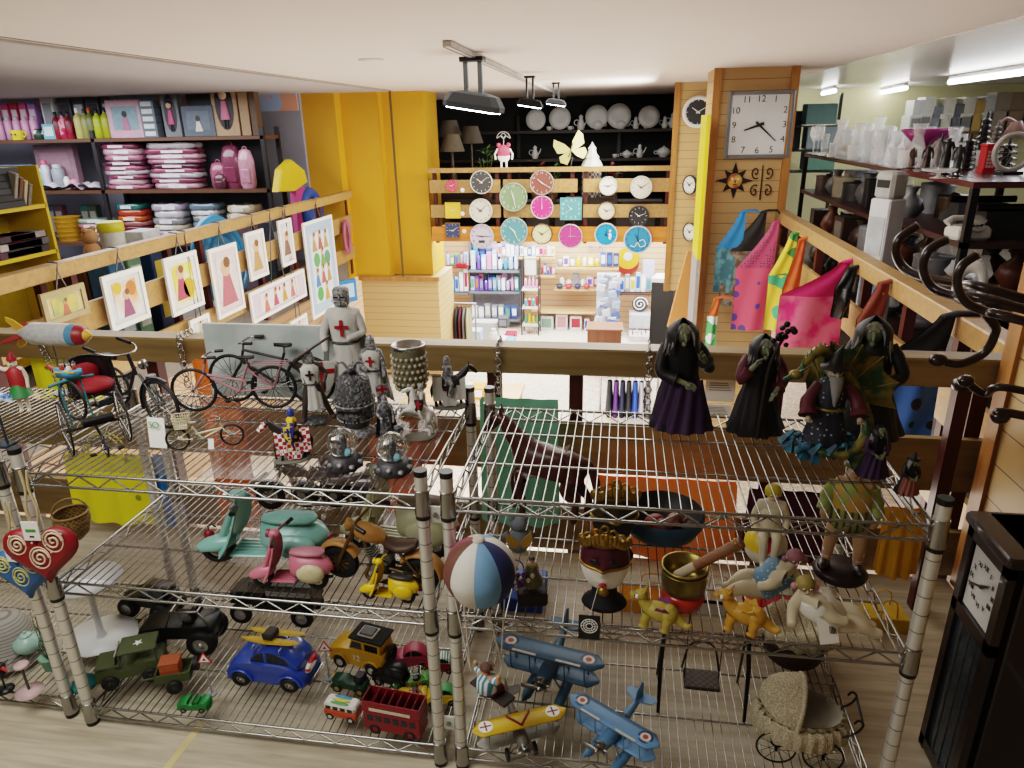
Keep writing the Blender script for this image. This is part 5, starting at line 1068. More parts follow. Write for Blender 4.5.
for i,c_ in enumerate(cs):
    def g(u,v):
        a=i*pi/3+u*pi/3; th=pi*v; return (.06*sin(th)*cos(a),.06*cos(th)+.03,.06+.06*sin(th)*sin(a))
    b.surf(g,5,12,M(c_,.4))
b.obj('beach_ball',t)
def recline(label,p,s_,suit,capm,hair,h=.3):
    t=thing('bathing_lady_figurine',label,'lady figurine',p,0); X=lambda v:(v[0]*s_,v[1],v[2])
    P={k:X(v) for k,v in dict(pel=(0,0,.1),wst=(.06,.0,.17),cst=(.13,0,.25),nk=(.2,-.01,.335),hd=(.235,-.03,.41),hipL=(-.05,-.05,.09),knL=(-.2,-.1,.13),anL=(-.33,-.1,.05),toL=(-.4,-.11,.055),hipR=(-.05,.04,.1),knR=(-.17,.0,.2),anR=(-.3,-.03,.07),toR=(-.37,-.04,.07),shL=(.1,-.1,.3),elL=(.03,-.17,.22),wrL=(-.05,-.17,.2),haL=(-.09,-.17,.2),shR=(.22,.06,.26),elR=(.29,.05,.13),wrR=(.3,-.03,.03),haR=(.31,-.07,.025)).items()}
    human(t,h,PALE,P,1.6,head=1.05)
    b=B(); b.tube([Vector(X(v))*h for v in ((-.06,0,.08),(-.02,0,.1),(.06,0,.17),(.13,-.0,.25),(.17,-.0,.295)) ],[.09*h,.15*h,.135*h,.155*h,.1*h],suit,16); b.obj('bathing_suit',t)
    hd=Vector(P['hd'])*h; b=B(); b.sph(hd+Vector((0,.012*h,.02*h)),(.078*h,.076*h,.07*h),capm,14,9)
    for q in (-1,1): b.sph(hd+Vector((q*.085*h,.01*h,-.01*h)),.03*h,hair,8,6)
    b.obj('cap',t); return t
p=PZ(762,594,MS); recline('reclining plump lady figurine in blue patterned swimsuit',p,1,M('#5f86a0',.55,k='dots',h2='#a9c3cf',s=90,q=.25),M('#9a6a72',.5),M('#9a6a72',.5))
p=PZ(836,647,MS); p.y=1.56; recline('reclining plump lady figurine in white swimsuit holding a paper tag',p,-1,M('#d9d5ca',.55,v=.05),M('#9b8a4a',.5),M('#c98a98',.5))
b=B(); b.box((0,0,.0),(.05,.001,.065),PAPER,rot=(-.5,0,.3))
for i in range(12): b.box((-.02+.0035*i,-.0014+.001*i*.3,.0),(.0015,.001,.018),BLACK,rot=(-.5,0,.3))
solo('price_tag',b,'white barcode tag lying over the lady in the white swimsuit','price tag',PY(828,630,1.512))
# wooden clown on a dark base
p=PZ(852,600,MS); p.y=1.80; h=.335; t=thing('clown_statue','carved wooden clown statue in green coat and striped trousers','wooden statue',p,-.25)
b=B(); b.lathe([(.07,0),(.074,.01),(.06,.025),(.001,.026)],M('#2a1a16',.4),n=22); b.obj('base',t)
e=bpy.data.objects.new('clown',None); COL.objects.link(e); e.parent=t; e.location=(0,0,.022); human(e,h,M('#b3906a',.55),{'hipL':(-.08,0,.49),'hipR':(.08,0,.49),'knL':(-.11,-.02,.27),'anL':(-.12,0,.05),'toL':(-.15,-.09,.02),'knR':(.11,-.02,.27),'anR':(.12,0,.05),'toR':(.15,-.09,.02),'wrL':(-.2,-.08,.52),'wrR':(.2,-.08,.52)},1.25)
b=B(); b.lathe([(.12*h,.4*h),(.16*h,.46*h),(.17*h,.55*h),(.14*h,.62*h)],M('#7a7a3a',.5,k='slatx',h2='#3a3420',s=60,q=.4),n=22,sx=1.1); b.obj('striped_trousers',e)
b=B(); b.lathe([(.15*h,.58*h),(.14*h,.66*h),(.15*h,.76*h),(.05*h,.83*h)],M('#8a9448',.5,k='patch',h2='#b08a3a',s=30),n=22,sx=1.1)
for s in (-1,1): b.cyl((s*.13*h,0,.77*h),(s*.175*h,0,.63*h),.06*h,M('#8a9448',.5),.07*h,10); b.cyl((s*.175*h,0,.63*h),(s*.2*h,-.06*h,.54*h),.06*h,M('#8a9448',.5),.06*h,10)
b.obj('coat',e)
for s in (-1,1):
    b=B(); b.cyl((s*.115*h,-.01*h,.22*h),(s*.118*h,0,.1*h),.05*h,M('#b07a7a',.6,k='slatz',h2='#d9cfc0',s=40,q=.4),.042*h,12); b.obj('stocking',e)
    b=B(); b.sph((s*.135*h,-.05*h,.035*h),(.05*h,.1*h,.04*h),M('#22191a',.4),12,8,(0,0,s*.2)); b.obj('shoe',e)
b=B(); b.lathe([(.1*h,.95*h),(.07*h,.97*h),(.06*h,1.04*h),(.001,1.06*h)],M('#6a7a3a',.5),n=16); b.obj('hat',e)
# ---------------------------------------------------------------- right bottom shelf
def roundel(b,c,r,nz=(0,0,1)):
    for k,(q,c_) in enumerate(((1,'#1e2f63'),(.68,'#e6dfcb'),(.36,'#b0442e'))): b.cyl(Vector(c),Vector(c)+Vector(nz)*(.0015+.0012*k),r*q,M(c_,.5),n=20)
def biplane(label,p,rz,s,m,wm=None,floats=True,mark='roundel',tilt=(0,0)):
    """nose +X, span along Y, unit span ~1"""
    t=thing('model_biplane',label,'model aeroplane',p,0,s,rot=(tilt[0],tilt[1],rz)); wm=wm or m
    zf=.26
    b=B(); b.loft([[(x,w*cos(a),zf+zc+h*sin(a)) for a in [2*pi*i/14 for i in range(14)]] for x,w,h,zc in ((-.5,.012,.02,.05),(-.3,.035,.045,.03),(-.05,.06,.065,.01),(.1,.07,.075,0),(.22,.068,.07,0),(.27,.055,.055,0))],m); b.box((-.08,0,zf+.08),(.12,.07,.02),BLACK,ch=.01); b.obj('fuselage',t)
    b=B(); b.cyl((.27,0,zf),(.33,0,zf),.06,DCHROME,.045,14)
    for i in range(7): a=2*pi*i/7; b.cyl((.3,.03*cos(a),zf+.03*sin(a)),(.3,.075*cos(a),zf+.075*sin(a)),.014,DCHROME,n=8)
    b.obj('engine',t)
    b=B(); b.sph((.36,0,zf),(.03,.022,.022),CHROME,10,6)
    for s_ in (-1,1): b.loft([[(.355+.012*s_*q,s_*y,zf+q*w) for q in (-1,1)]+[(.352+.012*s_*q,s_*y,zf+q*w) for q in (1,-1)] for y,w in ((.01,.008),(.08,.018),(.15,.012),(.17,.004))],M('#8a857a',.35,.5))
    b.obj('propeller',t)
    def wing(z,x,sp,ch,mm,rd):
        b=B(); rings=[]
        for i in range(13):
            y=-sp/2+sp*i/12; q=abs(y)/(sp/2); k=ch*(1 if q<.85 else math.sqrt(max(.05,1-((q-.85)/.15)**2))); rings.append([(x+k*a,y,z+b_) for a,b_ in ((-.5,0),(-.2,.018),(.2,.024),(.46,.012),(.5,.0),(.2,-.004),(-.2,-.004))])
        b.loft(rings,mm); w=b.obj('wing',t)
        if rd:
            for y in (-.36,.36):
                b=B()
                if mark=='roundel': roundel(b,(x,y*sp,z+.021),.075)
                else: b.cyl((x,y*sp,z+.021),(x,y*sp,z+.024),.075,WHITE,n=20); b.box((x,y*sp,z+.025),(.12,.016,.003),RED_); b.box((x,y*sp,z+.025),(.016,.12,.003),RED_)
                b.obj('roundel',w)
            if mark!='roundel':
                b=B(); b.loft([[(x-.1,-.13,z+.026),(x-.06,-.13,z+.026),(x-.06,-.13,z+.022),(x-.1,-.13,z+.022)],[(x+.06,0,z+.028),(x+.1,0,z+.028),(x+.1,0,z+.022),(x+.06,0,z+.022)],[(x-.1,.13,z+.026),(x-.06,.13,z+.026),(x-.06,.13,z+.022),(x-.1,.13,z+.022)]],RED_); b.obj('chevron',w)
            else:
                for y in (-.2,.2): b=B(); b.box((x+.1,y*sp,z+.02),(.02,.22,.01),M('#cfcabc')); b.obj('wing_stripe',w)
    wing(zf+.17,.08,1.0,.22,wm,True); wing(zf-.06,.04,.9,.2,m if wm is m else M('#9a9a90',.5),False)
    for y in (-.34,-.16,.16,.34):
        b=B()
        for x in (0,.14): b.cyl((x,y,zf-.05),(x+.02,y,zf+.17),.006,m if floats else M('#8a857a',.4),n=6)
        b.cyl((0,y,zf-.05),(.15,y*.8,zf+.17),.003,DCHROME,n=4); b.obj('strut',t)
    b=B(); b.prism([(-.5,0),(-.5,.16),(-.45,.19),(-.38,.14),(-.34,.03)],.012,m,TR(0,0,zf+.05)@RO(pi/2,0,0)); b.obj('tail_fin',t)
    b=B(); b.prism([(-.52,-.15),(-.5,-.17),(-.42,-.15),(-.37,-.03),(-.37,.03),(-.42,.15),(-.5,.17),(-.52,.15)],.012,m,TR(0,0,zf+.06)); b.obj('tailplane',t)
    for y in (-.15,.15):
        if floats:
            b=B(); b.loft([[(x,y+w*cos(a),.06+zc+h*sin(a)) for a in [2*pi*i/10 for i in range(10)]] for x,w,h,zc in ((-.3,.008,.01,.02),(-.15,.04,.04,0),(.1,.05,.055,0),(.26,.045,.045,.005),(.36,.012,.012,.03))],m)
            for x in (-.08,.16): b.cyl((x,y,.1),(x,y*.4,zf-.02),.008,m,n=6)
            b.obj('float',t)
        else:
            twheel(t,(.14,y,.07),.07,.03,DCHROME); b=B(); b.cyl((.14,y,.07),(.06,y*.4,zf-.04),.01,DCHROME,n=6); b.cyl((.14,y,.07),(.2,y*.4,zf-.04),.01,DCHROME,n=6); b.obj('landing_leg',t)
    if not floats:
        b=B(); b.sph((-.08,0,zf+.12),.035,M('#8a5a3a'),8,6); b.sph((-.08,0,zf+.07),(.04,.045,.05),M('#5a2a2a'),8,6); b.obj('pilot',t)
    return t
RED_=M('#8e1f22',.5); SKY=M('#5f8cb4',.45,v=.08); SLT=M('#4a6d88',.5,v=.12)
p=PZ(616,748,BS); biplane('light blue model seaplane with roundels nearest the front of shelf',p,-pi*.5-.55,.285,SKY)
p=PZ(552,684,BS); biplane('slate blue model seaplane with roundels behind the yellow biplane',p,-pi*.5-.22,.35,SLT)
p=PZ(518,746,BS); biplane('yellow winged model biplane with red chevron and pilot',p,-pi*.5+.42,.27,M('#6b675c',.5),M('#c9a41a',.4,v=.05),False,'cross')
# doll pram with lace
p=PZ(798,760,BS); p.y=1.62; t=thing('doll_pram','cream lace doll pram on black wire wheels','doll pram',p,-.12,.86)
LACE=M('#c9bea2',.85,k='noise',h2='#a2977c',s=190,b=.5); IR=M('#151413',.4,.5)
b=B(); fo=lambda a,z:.05*sin(a*22)
b.lathe([(.06,.085),(.085,.1),(.105,.14),(.11,.175)],LACE,n=66,sx=1.15,sy=.8,fold=fo,cap=False); b.disc((0,0,.09),.06,LACE); b.obj('basket',t)
b=B(); b.lathe([(.108,.175),(.1,.15),(.07,.115),(.001,.11)],M('#9a9484',.8,v=.15),n=40,sx=1.15,sy=.8,cap=False); b.obj('lining',t)
b=B(); b.lathe([(.112,.16),(.122,.15),(.126,.11),(.122,.085)],LACE,n=80,sx=1.15,sy=.82,fold=lambda a,z:.06*sin(a*26)+.02*sin(a*60),cap=False); b.obj('lace_skirt',t)
def hd_(u,v):
    a=pi*.5+(u-.5)*pi*1.05; el=v*pi*.55; r=.118*(1+.02*sin(el*30)); return (-.01+r*1.1*cos(a)*cos(el)*.95 if False else -.02-r*1.05*sin(el*.0+ (1-v)*1.45)*1.0, r*.82*cos(a)*1., .165+r*1.0*sin(a)*(.35+.65*v))
def hood2(u,v):
    th=pi*u; ph=v*1.75; x=-.125*cos(ph*.9)*1.0; rr_=.098*(1+.03*sin(v*38)); return (-.02-.11*cos(ph)*sin(th)*1.0, rr_*cos(th), .165+.115*sin(th)*(.25+.75*sin(ph)) )
b=B(); b.surf(hood2,24,16,LACE); b.tube([hood2(i/24,1) for i in range(25)],.008,LACE,6); b.obj('hood',t)
for x in (-.07,.07):
    for y in (-.075,.075): wheel(t,(x,y,.062),.062,IR,IR,12,.003)
b=B()
for y in (-.06,.06): b.tube(spline([(-.1,y,.1),(-.07,y,.052),(0,y,.075),(.07,y,.052),(.1,y,.1)],5),.003,IR,6); b.tube(spline([(.09,y,.12),(.15,y,.16),(.17,y,.2),(.155,y,.215),(.145,y,.2)],5),.0035,IR,6)
b.cyl((.17,-.06,.2),(.17,.06,.2),.004,IR)
for x in (-.07,.07): b.cyl((x,-.078,.052),(x,.078,.052),.003,IR)
b.obj('frame',t)
# brown wicker basket behind the pram
p=PZ(792,690,BS); p=Vector((p.x+.03,2.0,BS)); t=thing('wicker_basket','round brown wicker basket with lace lining behind the doll pram','basket',p)
b=B(); b.lathe([(.07,0),(.09,.02),(.1,.07),(.105,.1)],M('#4a3020',.7,k='check',h2='#2a1a10',s=120,b=.5),n=32,cap=False); b.disc((0,0,.001),.07,M('#4a3020')); b.tor((0,0,.1),.105,.006,M('#4a3020'),n=32); b.obj('basket',t)
b=B(); b.lathe([(.102,.095),(.12,.115),(.09,.16),(.07,.13),(.05,.1),(.001,.09)],LACE,n=44,fold=lambda a,z:.07*sin(a*14),cap=False); b.obj('lace_lining',t)
# black iron doll swing
pl=PZ(658,712,BS); pr=PZ(744,722,BS); t=thing('doll_swing','black iron doll swing frame with a woven hanging seat','doll swing',(pl+pr)/2,yaw(pl,pr)); w=(pr-pl).length; H_=.34
b=B()
for s in (-1,1): b.tube([(s*w/2,0,0),(s*w/2,0.02,H_*.5),(s*w*.46,.04,H_)],[.005,.007,.005],IR,8); b.tube([(s*w/2,.16,0),(s*w*.48,.1,H_*.5),(s*w*.46,.04,H_)],.004,IR,6)
b.tube(spline([(-w*.46,.04,H_),(-w*.3,.04,H_+.035),(0,.04,H_+.045),(w*.3,.04,H_+.035),(w*.46,.04,H_)],5),.005,IR,8); b.obj('frame',t)
b=B(); b.box((0,.06,.085),(w*.42,.08,.012),M('#1c1714',.6,k='check',h2='#4a3d30',s=90,b=.5),ch=.003); b.obj('woven_seat',t); b=B()
for s in (-1,1): b.cyl((s*w*.2,.06,.09),(s*w*.2,.04,H_+.04),.0018,IR,n=5)
b.tube(spline([(-w*.22,.1,.09),(-w*.15,.105,.17),(0,.105,.19),(w*.15,.105,.17),(w*.22,.1,.09)],5),.003,IR,6); b.obj('hangers',t)
# ---------------------------------------------------------------- far left rack things
def heart(label,p,s,m,dec,rz,gm):
    t=thing('hanging_heart',label,'heart ornament',p,rz,s)
    def hp(k): return [(k*16*sin(a)**3/16,k*(13*cos(a)-5*cos(2*a)-2*cos(3*a)-cos(4*a))/16) for a in [2*pi*i/40 for i in range(40)]]
    Q=RO(pi/2,0,0); b=B(); b.loft([[Q@Vector((x,y-.7,z)) for x,y in hp(k)] for k,z in ((.7,-.2),(.93,-.12),(1,0),(.93,.12),(.7,.2))],m); b.obj('heart',t)
    b=B(); rr=random.Random(int(s*1e5))
    for x,y,k in ((-.5,-.35,.26),(.45,-.3,.3),(.0,-.8,.3)):
        P=[(x+k*(1-i/26)*cos(i*.5)*.8,-.215,y+k*(1-i/26)*sin(i*.5)) for i in range(24)]; b.tube(P,.03,dec,5); b.tor((x,-.2,y),k*1.15,.022,dec,(0,1,0),20,5,.75)
    for i in range(26):
        x=rr.uniform(-.75,.75); y=rr.uniform(-1.2,.0)
        if abs(x)<.85+y*.62: b.sph((x,-.2,y),.035,dec,6,4)
    b.obj('painted_pattern',t); b=B()
    for x in (-.04,.05): b.tube(spline([(x,0,.1),(x*3,.0,.6),(x,.05,1.2),(x*2,.1,1.75)],5),.035,M('#b9a578',.8),6)
    b.obj('raffia_cord',t)
    b=B(TR(0,-.27,.1)@RO(.1,.1,0)); b.box((0,0,0),(.42,.02,.62),PAPER); b.box((0,-.012,.02),(.26,.006,.1),gm); b.box((0,-.012,-.18),(.12,.006,.06),M('#2f3a30')); b.obj('tag',t); return t
GT=M('#4f9a4a',.6)
p=PY(37,529,1.44); heart('red painted heart with white paisley pattern hanging on the post',p,.098,M('#83141f',.45,v=.1),M('#d9c7a8',.6),.25,GT)
p=PY(19,552,1.465); heart('blue painted heart with yellow centre hanging behind the red heart',p,.088,M('#2d5f94',.5,v=.1),M('#c9c27a',.6),.1,GT)
p=PZ(70,560,ZB); p.y=2.2; 
def lowp(px,py): p=PZ(px,py,BS); return p
p=PY(72,520,1.75); t=thing('wicker_basket','oval straw basket hanging behind the red heart','basket',p,.6,.68)
b=B(); b.lathe([(.03,-.1),(.06,-.07),(.08,0),(.075,.04)],M('#8f7440',.7,k='check',h2='#5c4522',s=90,b=.5),n=24,cap=False); b.disc((0,0,-.1),.03,M('#8f7440')); b.tor((0,0,.04),.076,.006,M('#8f7440'),n=24); b.obj('basket',t)
b=B(); b.tube(arc((0,0,.04),.074,0,pi,14),.005,M('#8f7440'),6); b.obj('handle',t)
p=PZ(14,690,BS); p=PY(13,652,1.72); p.z=p.z; WZ=p.z; t=thing('woven_hat','grey woven conical hat with a paper tag on the far left rack','woven hat',(p.x,1.72,WZ),0)
b=B(); b.lathe([(.115,0),(.11,.012),(.085,.05),(.075,.1),(.05,.15),(.001,.165)],M('#8d8a84',.8,k='slatz',h2='#6b6862',s=90,q=.3,b=.5),n=28); b.obj('crown',t)
b=B(); b.box((.03,-.105,.03),(.024,.002,.04),PAPER); b.tube([(.03,-.1,.05),(.02,-.09,.09)],.0012,PAPER,4); b.obj('tag',t)
t=thing('wire_stand','thin wire stand carrying the grey woven hat','stand',(p.x,1.72,BS)); b=B(); b.cyl((0,0,0),(0,0,WZ-BS+.02),.004,DCHROME); b.cyl((0,0,0),(0,0,.006),.06,DCHROME,n=20); b.obj('stand',t)
p=lowp(52,668); t=thing('flower_pot','small mint green pot with thin sprigs','pot',p); b=B(); b.lathe([(.02,0),(.028,.045),(.031,.05),(.027,.05),(.02,.03),(.001,.03)],M('#7fae95',.5),n=18); b.obj('pot',t); b=B(); rr=random.Random(3)
for i in range(7): b.tube(spline([(0,0,.03),(rr.uniform(-.02,.02),rr.uniform(-.02,.02),.1),(rr.uniform(-.05,.05),rr.uniform(-.04,.04),.2)],4),.0014,M('#5a6b45',.7),4)
b.obj('sprigs',t)
p=lowp(30,692); t=thing('candle_stand','pale pink round based candle stand at the front of far left rack','candle stand',p); PK=M('#d3b3b3',.4); b=B(); b.lathe([(.04,0),(.041,.005),(.01,.012)],PK,n=24); b.obj('base',t); b=B(); b.cyl((0,0,.01),(-.003,0,.1),.004,STEEL); b.obj('stem',t); b=B(); b.lathe([(.008,.098),(.022,.104),(.02,.112),(.001,.112)],PK,n=18); b.obj('cup',t)
p=lowp(6,690); t=thing('toy_bird','black toy bird with a red beak at the left frame edge','toy bird',p); b=B(); b.lathe([(.025,0),(.026,.005),(.006,.01)],BLACK,n=18); b.cyl((0,0,.008),(0,0,.06),.003,BLACK); b.obj('base',t); b=B(); b.sph((0,0,.075),(.02,.018,.022),BLACK,10,8); b.sph((.014,-.004,.1),.014,BLACK,10,8); b.obj('body',t); b=B(); b.cyl((.024,-.008,.1),(.045,-.012,.088),.007,M('#b3271f',.4),.002,8); b.obj('beak',t)
p=lowp(30,650); t=thing('teapot','pale green small teapot on the far left rack','teapot',p); TG=M('#9fc4b8',.3); b=B(); b.lathe([(.025,0),(.045,.02),(.042,.045),(.02,.06)],TG,n=20); b.obj('body',t); b=B(); b.sph((0,0,.062),(.02,.02,.01),TG,10,6); b.sph((0,0,.075),.006,TG,8,6); b.obj('lid',t); b=B(); b.tube([(.04,0,.025),(.065,0,.04),(.075,0,.06)],[.01,.007,.005],TG,8); b.obj('spout',t); b=B(); b.tube(arc((-.045,0,.033),.022,pi*.5,pi*1.5,8),.004,TG,6); b.obj('handle',t)
# ---------------------------------------------------------------- bags and cloths hanging on the near railing, behind the racks
def hang(name,label,cat,x0,x1,z0,z1,y,m,rz=0,fold=.015,h=True,seed=1,pleat=3):
    w=x1-x0; t=thing(name,label,cat,((x0+x1)/2,y,z0),rz); H=z1-z0; rr=random.Random(seed); ph=rr.random()*6
    def f(sg): return lambda u,v:((u-.5)*w*(1-.12*(1-v)*sin(pi*u)*0-.05*(1-v)),sg*(.012+.02*v*sin(pi*u))+fold*sin(u*pi*2*pleat+ph)*(.3+.7*v),H*(1-v)+.012*sin(u*pi)*(v>.99)*-1)
    b=B(); b.surf(f(-1),16,8,m); b.surf(lambda u,v:f(1)(1-u,v),16,8,m); b.obj('cloth_body',t)
    if h:
        for sg in (-1,1):
            b=B(); b.tube(spline([(-w*.22,sg*.012,H-.0),(-w*.16,sg*.012,H+.07),(0,sg*.012,H+.1),(w*.16,sg*.012,H+.07),(w*.22,sg*.012,H)],4),.006,m,6,flat=.5); b.obj('handle',t)
    return t
YD=M('#f2ea22',.6,k='dots',h2='#8f9a1e',s=11,q=.28)
def hx(label,pxl,pxr,pyt,pyb,y,m,name='cloth_bag',cat='bag',seed=1,h=True,fold=.012): a=PY(pxl,pyt,y); c=PY(pxr,pyt,y); zb=PY((pxl+pxr)/2,pyb,y).z; return hang(name,label,cat,a.x,c.x,zb,a.z,y,m,0,fold,h,seed)
hx('yellow bag with green spots hanging low behind the left rack',62,150,452,517,2.42,YD,seed=2)
hx('yellow spotted bag hanging from the railing behind the tricycle',28,90,352,405,2.72,YD,seed=3,h=False)
hx('orange cloth hanging from the railing behind the pink bicycle',192,232,360,520,2.52,M('#f07a28',.65,v=.12),'hanging_cloth','cloth',4,False)
hx('narrow blue cloth strip hanging behind the left rack shelves',150,172,455,520,2.45,M('#2f7fc4',.6),'hanging_cloth','cloth',5,False)
hx('salmon orange cloth hanging behind the snow globes',368,420,428,505,2.5,M('#f0845a',.65,v=.1),'hanging_cloth','cloth',6,False)
hx('large bright orange bag hanging behind the right rack',592,742,476,552,2.45,M('#ff9040',.6,v=.05),seed=7,h=False)
hx('maroon cloth hanging next to the white sheet behind the clown',748,836,490,556,2.44,M('#4a1428',.7),'hanging_cloth','cloth',8,False)
hx('mint green cloth hanging behind the corner of right rack',478,560,398,520,2.5,M('#7fc0a2',.65,v=.1),'hanging_cloth','cloth',9,False)
hx('yellow gift bag hanging by the right corner post of rack',885,928,508,572,2.35,M('#dba41a',.6,v=.1),seed=10,h=False)
b=B(); 
def floorbag(name,label,cat,pxl,pxr,pyt,y,m,d=.1,rz=0):
    a=PY(pxl,pyt,y); c=PY(pxr,pyt,y); w=c.x-a.x; H=max(a.z,.06); t=thing(name,label,cat,((a.x+c.x)/2,y,0),rz)
    b=B(); b.box((0,0,H/2),(w,d,H),m,ch=.004,top=1); b.obj('bag_body',t); b=B()
    for s in (-1,1): b=B(); b.tube(spline([(-w*.2,s*d*.4,H),(-w*.15,s*d*.3,H+.06),(w*.15,s*d*.3,H+.06),(w*.2,s*d*.4,H)],4),.003,m,5); b.obj('handle',t)
floorbag('paper_bag','orange yellow paper bag standing on floor under the carnival masks','bag',618,690,612,2.3,M('#e09a1c',.6))
floorbag('paper_bag','white paper bag standing on floor between orange and red bags','bag',694,740,616,2.32,M('#dcd2c6',.6))
floorbag('paper_bag','bright red paper bag standing on floor behind the doll swing','bag',742,790,622,2.3,M('#c9202c',.6))
floorbag('paper_bag','yellow paper bag on floor by the right rear post','bag',862,902,628,2.3,M('#d9b01a',.6))
floorbag('storage_box','deep blue box on floor behind the fairy figurine','box',468,545,595,2.3,M('#1f4fae',.5),.2)
# chains over the near railing
def chain(label,x,y,z,n,lean=0.):
    t=thing('hanging_chain',label,'chain',(x,y,z)); b=B()
    for i in range(n):
        q=B(); ax=(1,0,0) if i%2 else (0,1,0); b.tor((lean*i,0,-.024*i),.014,.0032,CHROME,ax,12,5)
    for k in range(4): b.tor((0,.03*k,.02),.013,.003,CHROME,(1,0,.4*(k%2)),12,5)
    b.obj('chain_links',t)
for px,lab,n in ((497,'steel chain hanging over the railing left of two dark posts',11),(650,'steel chain hanging over the railing beside the purple skirted witch',11),(177,'steel chain hanging over the railing by the pink bicycle',9)):
    q=PY(px,346 if px>300 else 333,2.58); chain(lab,q.x,2.585,.925,n)
q=PY(38,345,2.58); chain('steel chain hanging below the silver rocket',q.x,2.585,.925,12,.006)
# ---------------------------------------------------------------- right side: newel, coat hooks, case clock
MAH=M('#2a1512',.3,v=.15,coat=.4)
p=PY(963,385,2.42); t=thing('newel_post','dark red square post with round top beside the slat wall','post',(p.x,2.42,0)); b=B(); b.box((0,0,p.z/2),(.045,.045,p.z),M('#4d1614',.4)); b.obj('shaft',t); b=B(); b.sph((0,0,p.z),(.036,.034,.03),MAH,14,9); b.obj('round_top',t)
t=thing('coat_rack','dark bentwood coat rack with big curled hooks on the slat wall','coat rack',(1.345,1.75,1.2))
T0=Vector((1.345,1.75,1.2))
b=B(); b.box((-.012,0,.05),(.024,.9,.1),MAH,ch=.005); b.box((-.012,0,-.2),(.024,.9,.08),MAH,ch=.005); b.obj('backboard',t)
def hookp(P,y,endz,r=.014,nm='hook'):
    pts=[PY(px,py,yy)-T0 for px,py,yy in P]; pts.append(Vector((-.01,y-T0.y,endz)))
    b=B(); b.tube(spline(pts,6),r,MAH,8,flat=1.0); h=b.obj(nm,t); b=B(); b.cyl(pts[0]+(pts[0]-pts[1]).normalized()*.001,pts[0]+(pts[0]-pts[1]).normalized()*.004,r*.98,M('#c9c7c4',.2,.6),n=10); b.obj('hook_tip',h)
hookp([(917,226,2.1),(900,238,2.1),(896,252,2.1),(903,267,2.1),(920,276,2.05),(960,284,1.95),(1000,292,1.85)],1.8,.02,.0125)
hookp([(947,240,1.9),(929,250,1.9),(923,268,1.9),(932,287,1.9),(955,296,1.85),(1000,303,1.75)],1.65,.02,.0115)
hookp([(977,255,1.7),(962,266,1.7),(957,283,1.7),(966,302,1.7),(990,313,1.68),(1020,320,1.6)],1.5,.02,.0105)
def kn(P,y,endz):
    pts=[PY(px,py,yy)-T0 for px,py,yy in P]+[Vector((-.01,y-T0.y,endz))]; b=B(); b.tube(spline(pts,6),.011,MAH,8); h=b.obj('hook',t); b=B(); b.sph(pts[0],(.022,.018,.017),MAH,12,8); b.obj('knob',h)
kn([(938,360,1.8),(960,364,1.8),(985,352,1.8),(996,330,1.78),(998,305,1.75)],1.8,.04); kn([(1000,417,1.7),(1015,414,1.7)],1.7,-.2); kn([(966,381,1.95),(985,394,1.95),(1010,388,1.9)],1.9,-.2)
xf=.92; A=PX(973,508,xf); C_=PX(1012,562,xf); y1,y0=A.y,C_.y; zt=(A.z+C_.z)/2; 
t=thing('case_clock','tall dark wooden case clock with white roman dial and glass door','clock',(xf,(y0+y1)/2,0)); W=(y1-y0)/2; D=.4; DK=M('#1c100d',.3,v=.1,coat=.3)
b=B(); b.box((D/2+.02,0,zt/2),(D-.04,2*W,zt),DK,ch=.004); b.box((D/2+.0,0,zt-.015),(D+.02,2*W+.02,.03),DK,ch=.006); b.obj('case',t)
b=B()
for y in (-W+.014,W-.014): b.box((.01,y,zt/2),(.02,.028,zt-.03),DK)
for z in (.04,zt-.045,zt-.27): b.box((.01,0,z),(.02,2*W,.035),DK)
b.obj('door_frame',t)
zc=zt-.155; b=B(); b.box((.014,0,zc),(.008,2*W-.07,.19),M('#d9d8d4',.4,v=.04)); dl=b.obj('dial',t); NUM=['XII','I','II','III','IIII','V','VI','VII','VIII','IX','X','XI']
R0=min(W-.035,.095)
for i,nm in enumerate(NUM):
    a=pi/2-2*pi*i/12; text(nm,.019,M('#1a1a1a'),dl,(.008,-cos(a)*R0*.78,zc+sin(a)*R0*.8),(pi/2,0,-pi/2),'numeral')
for ln,a,w_ in ((.045,pi*.2,.006),(.065,pi*1.12,.004)):
    b=B(); b.cyl((.006,0,zc),(.006,-cos(a)*ln,zc+sin(a)*ln),w_,M('#3a3a3a',.4,.5),.001,8); b.obj('hand',dl)
b=B(); b.box((.012,0,(zt-.27)/2+.02),(.004,2*W-.05,zt-.33),M('#39424a',.06,v=.05,a=.75)); b.obj('glass_panel',t)
b=B(); b.disc((.1,0,zt-.42),.05,GOLD,(1,0,0)); b.cyl((.1,0,zt-.3),(.1,0,zt-.42),.003,GOLD); b.obj('pendulum',t)
b=B()
for i in range(1,4): b.box((.009,-W+.025+(2*W-.05)*i/4,(zt-.27)/2+.02),(.003,.003,zt-.33),DCHROME)
b.obj('glazing_bars',t)
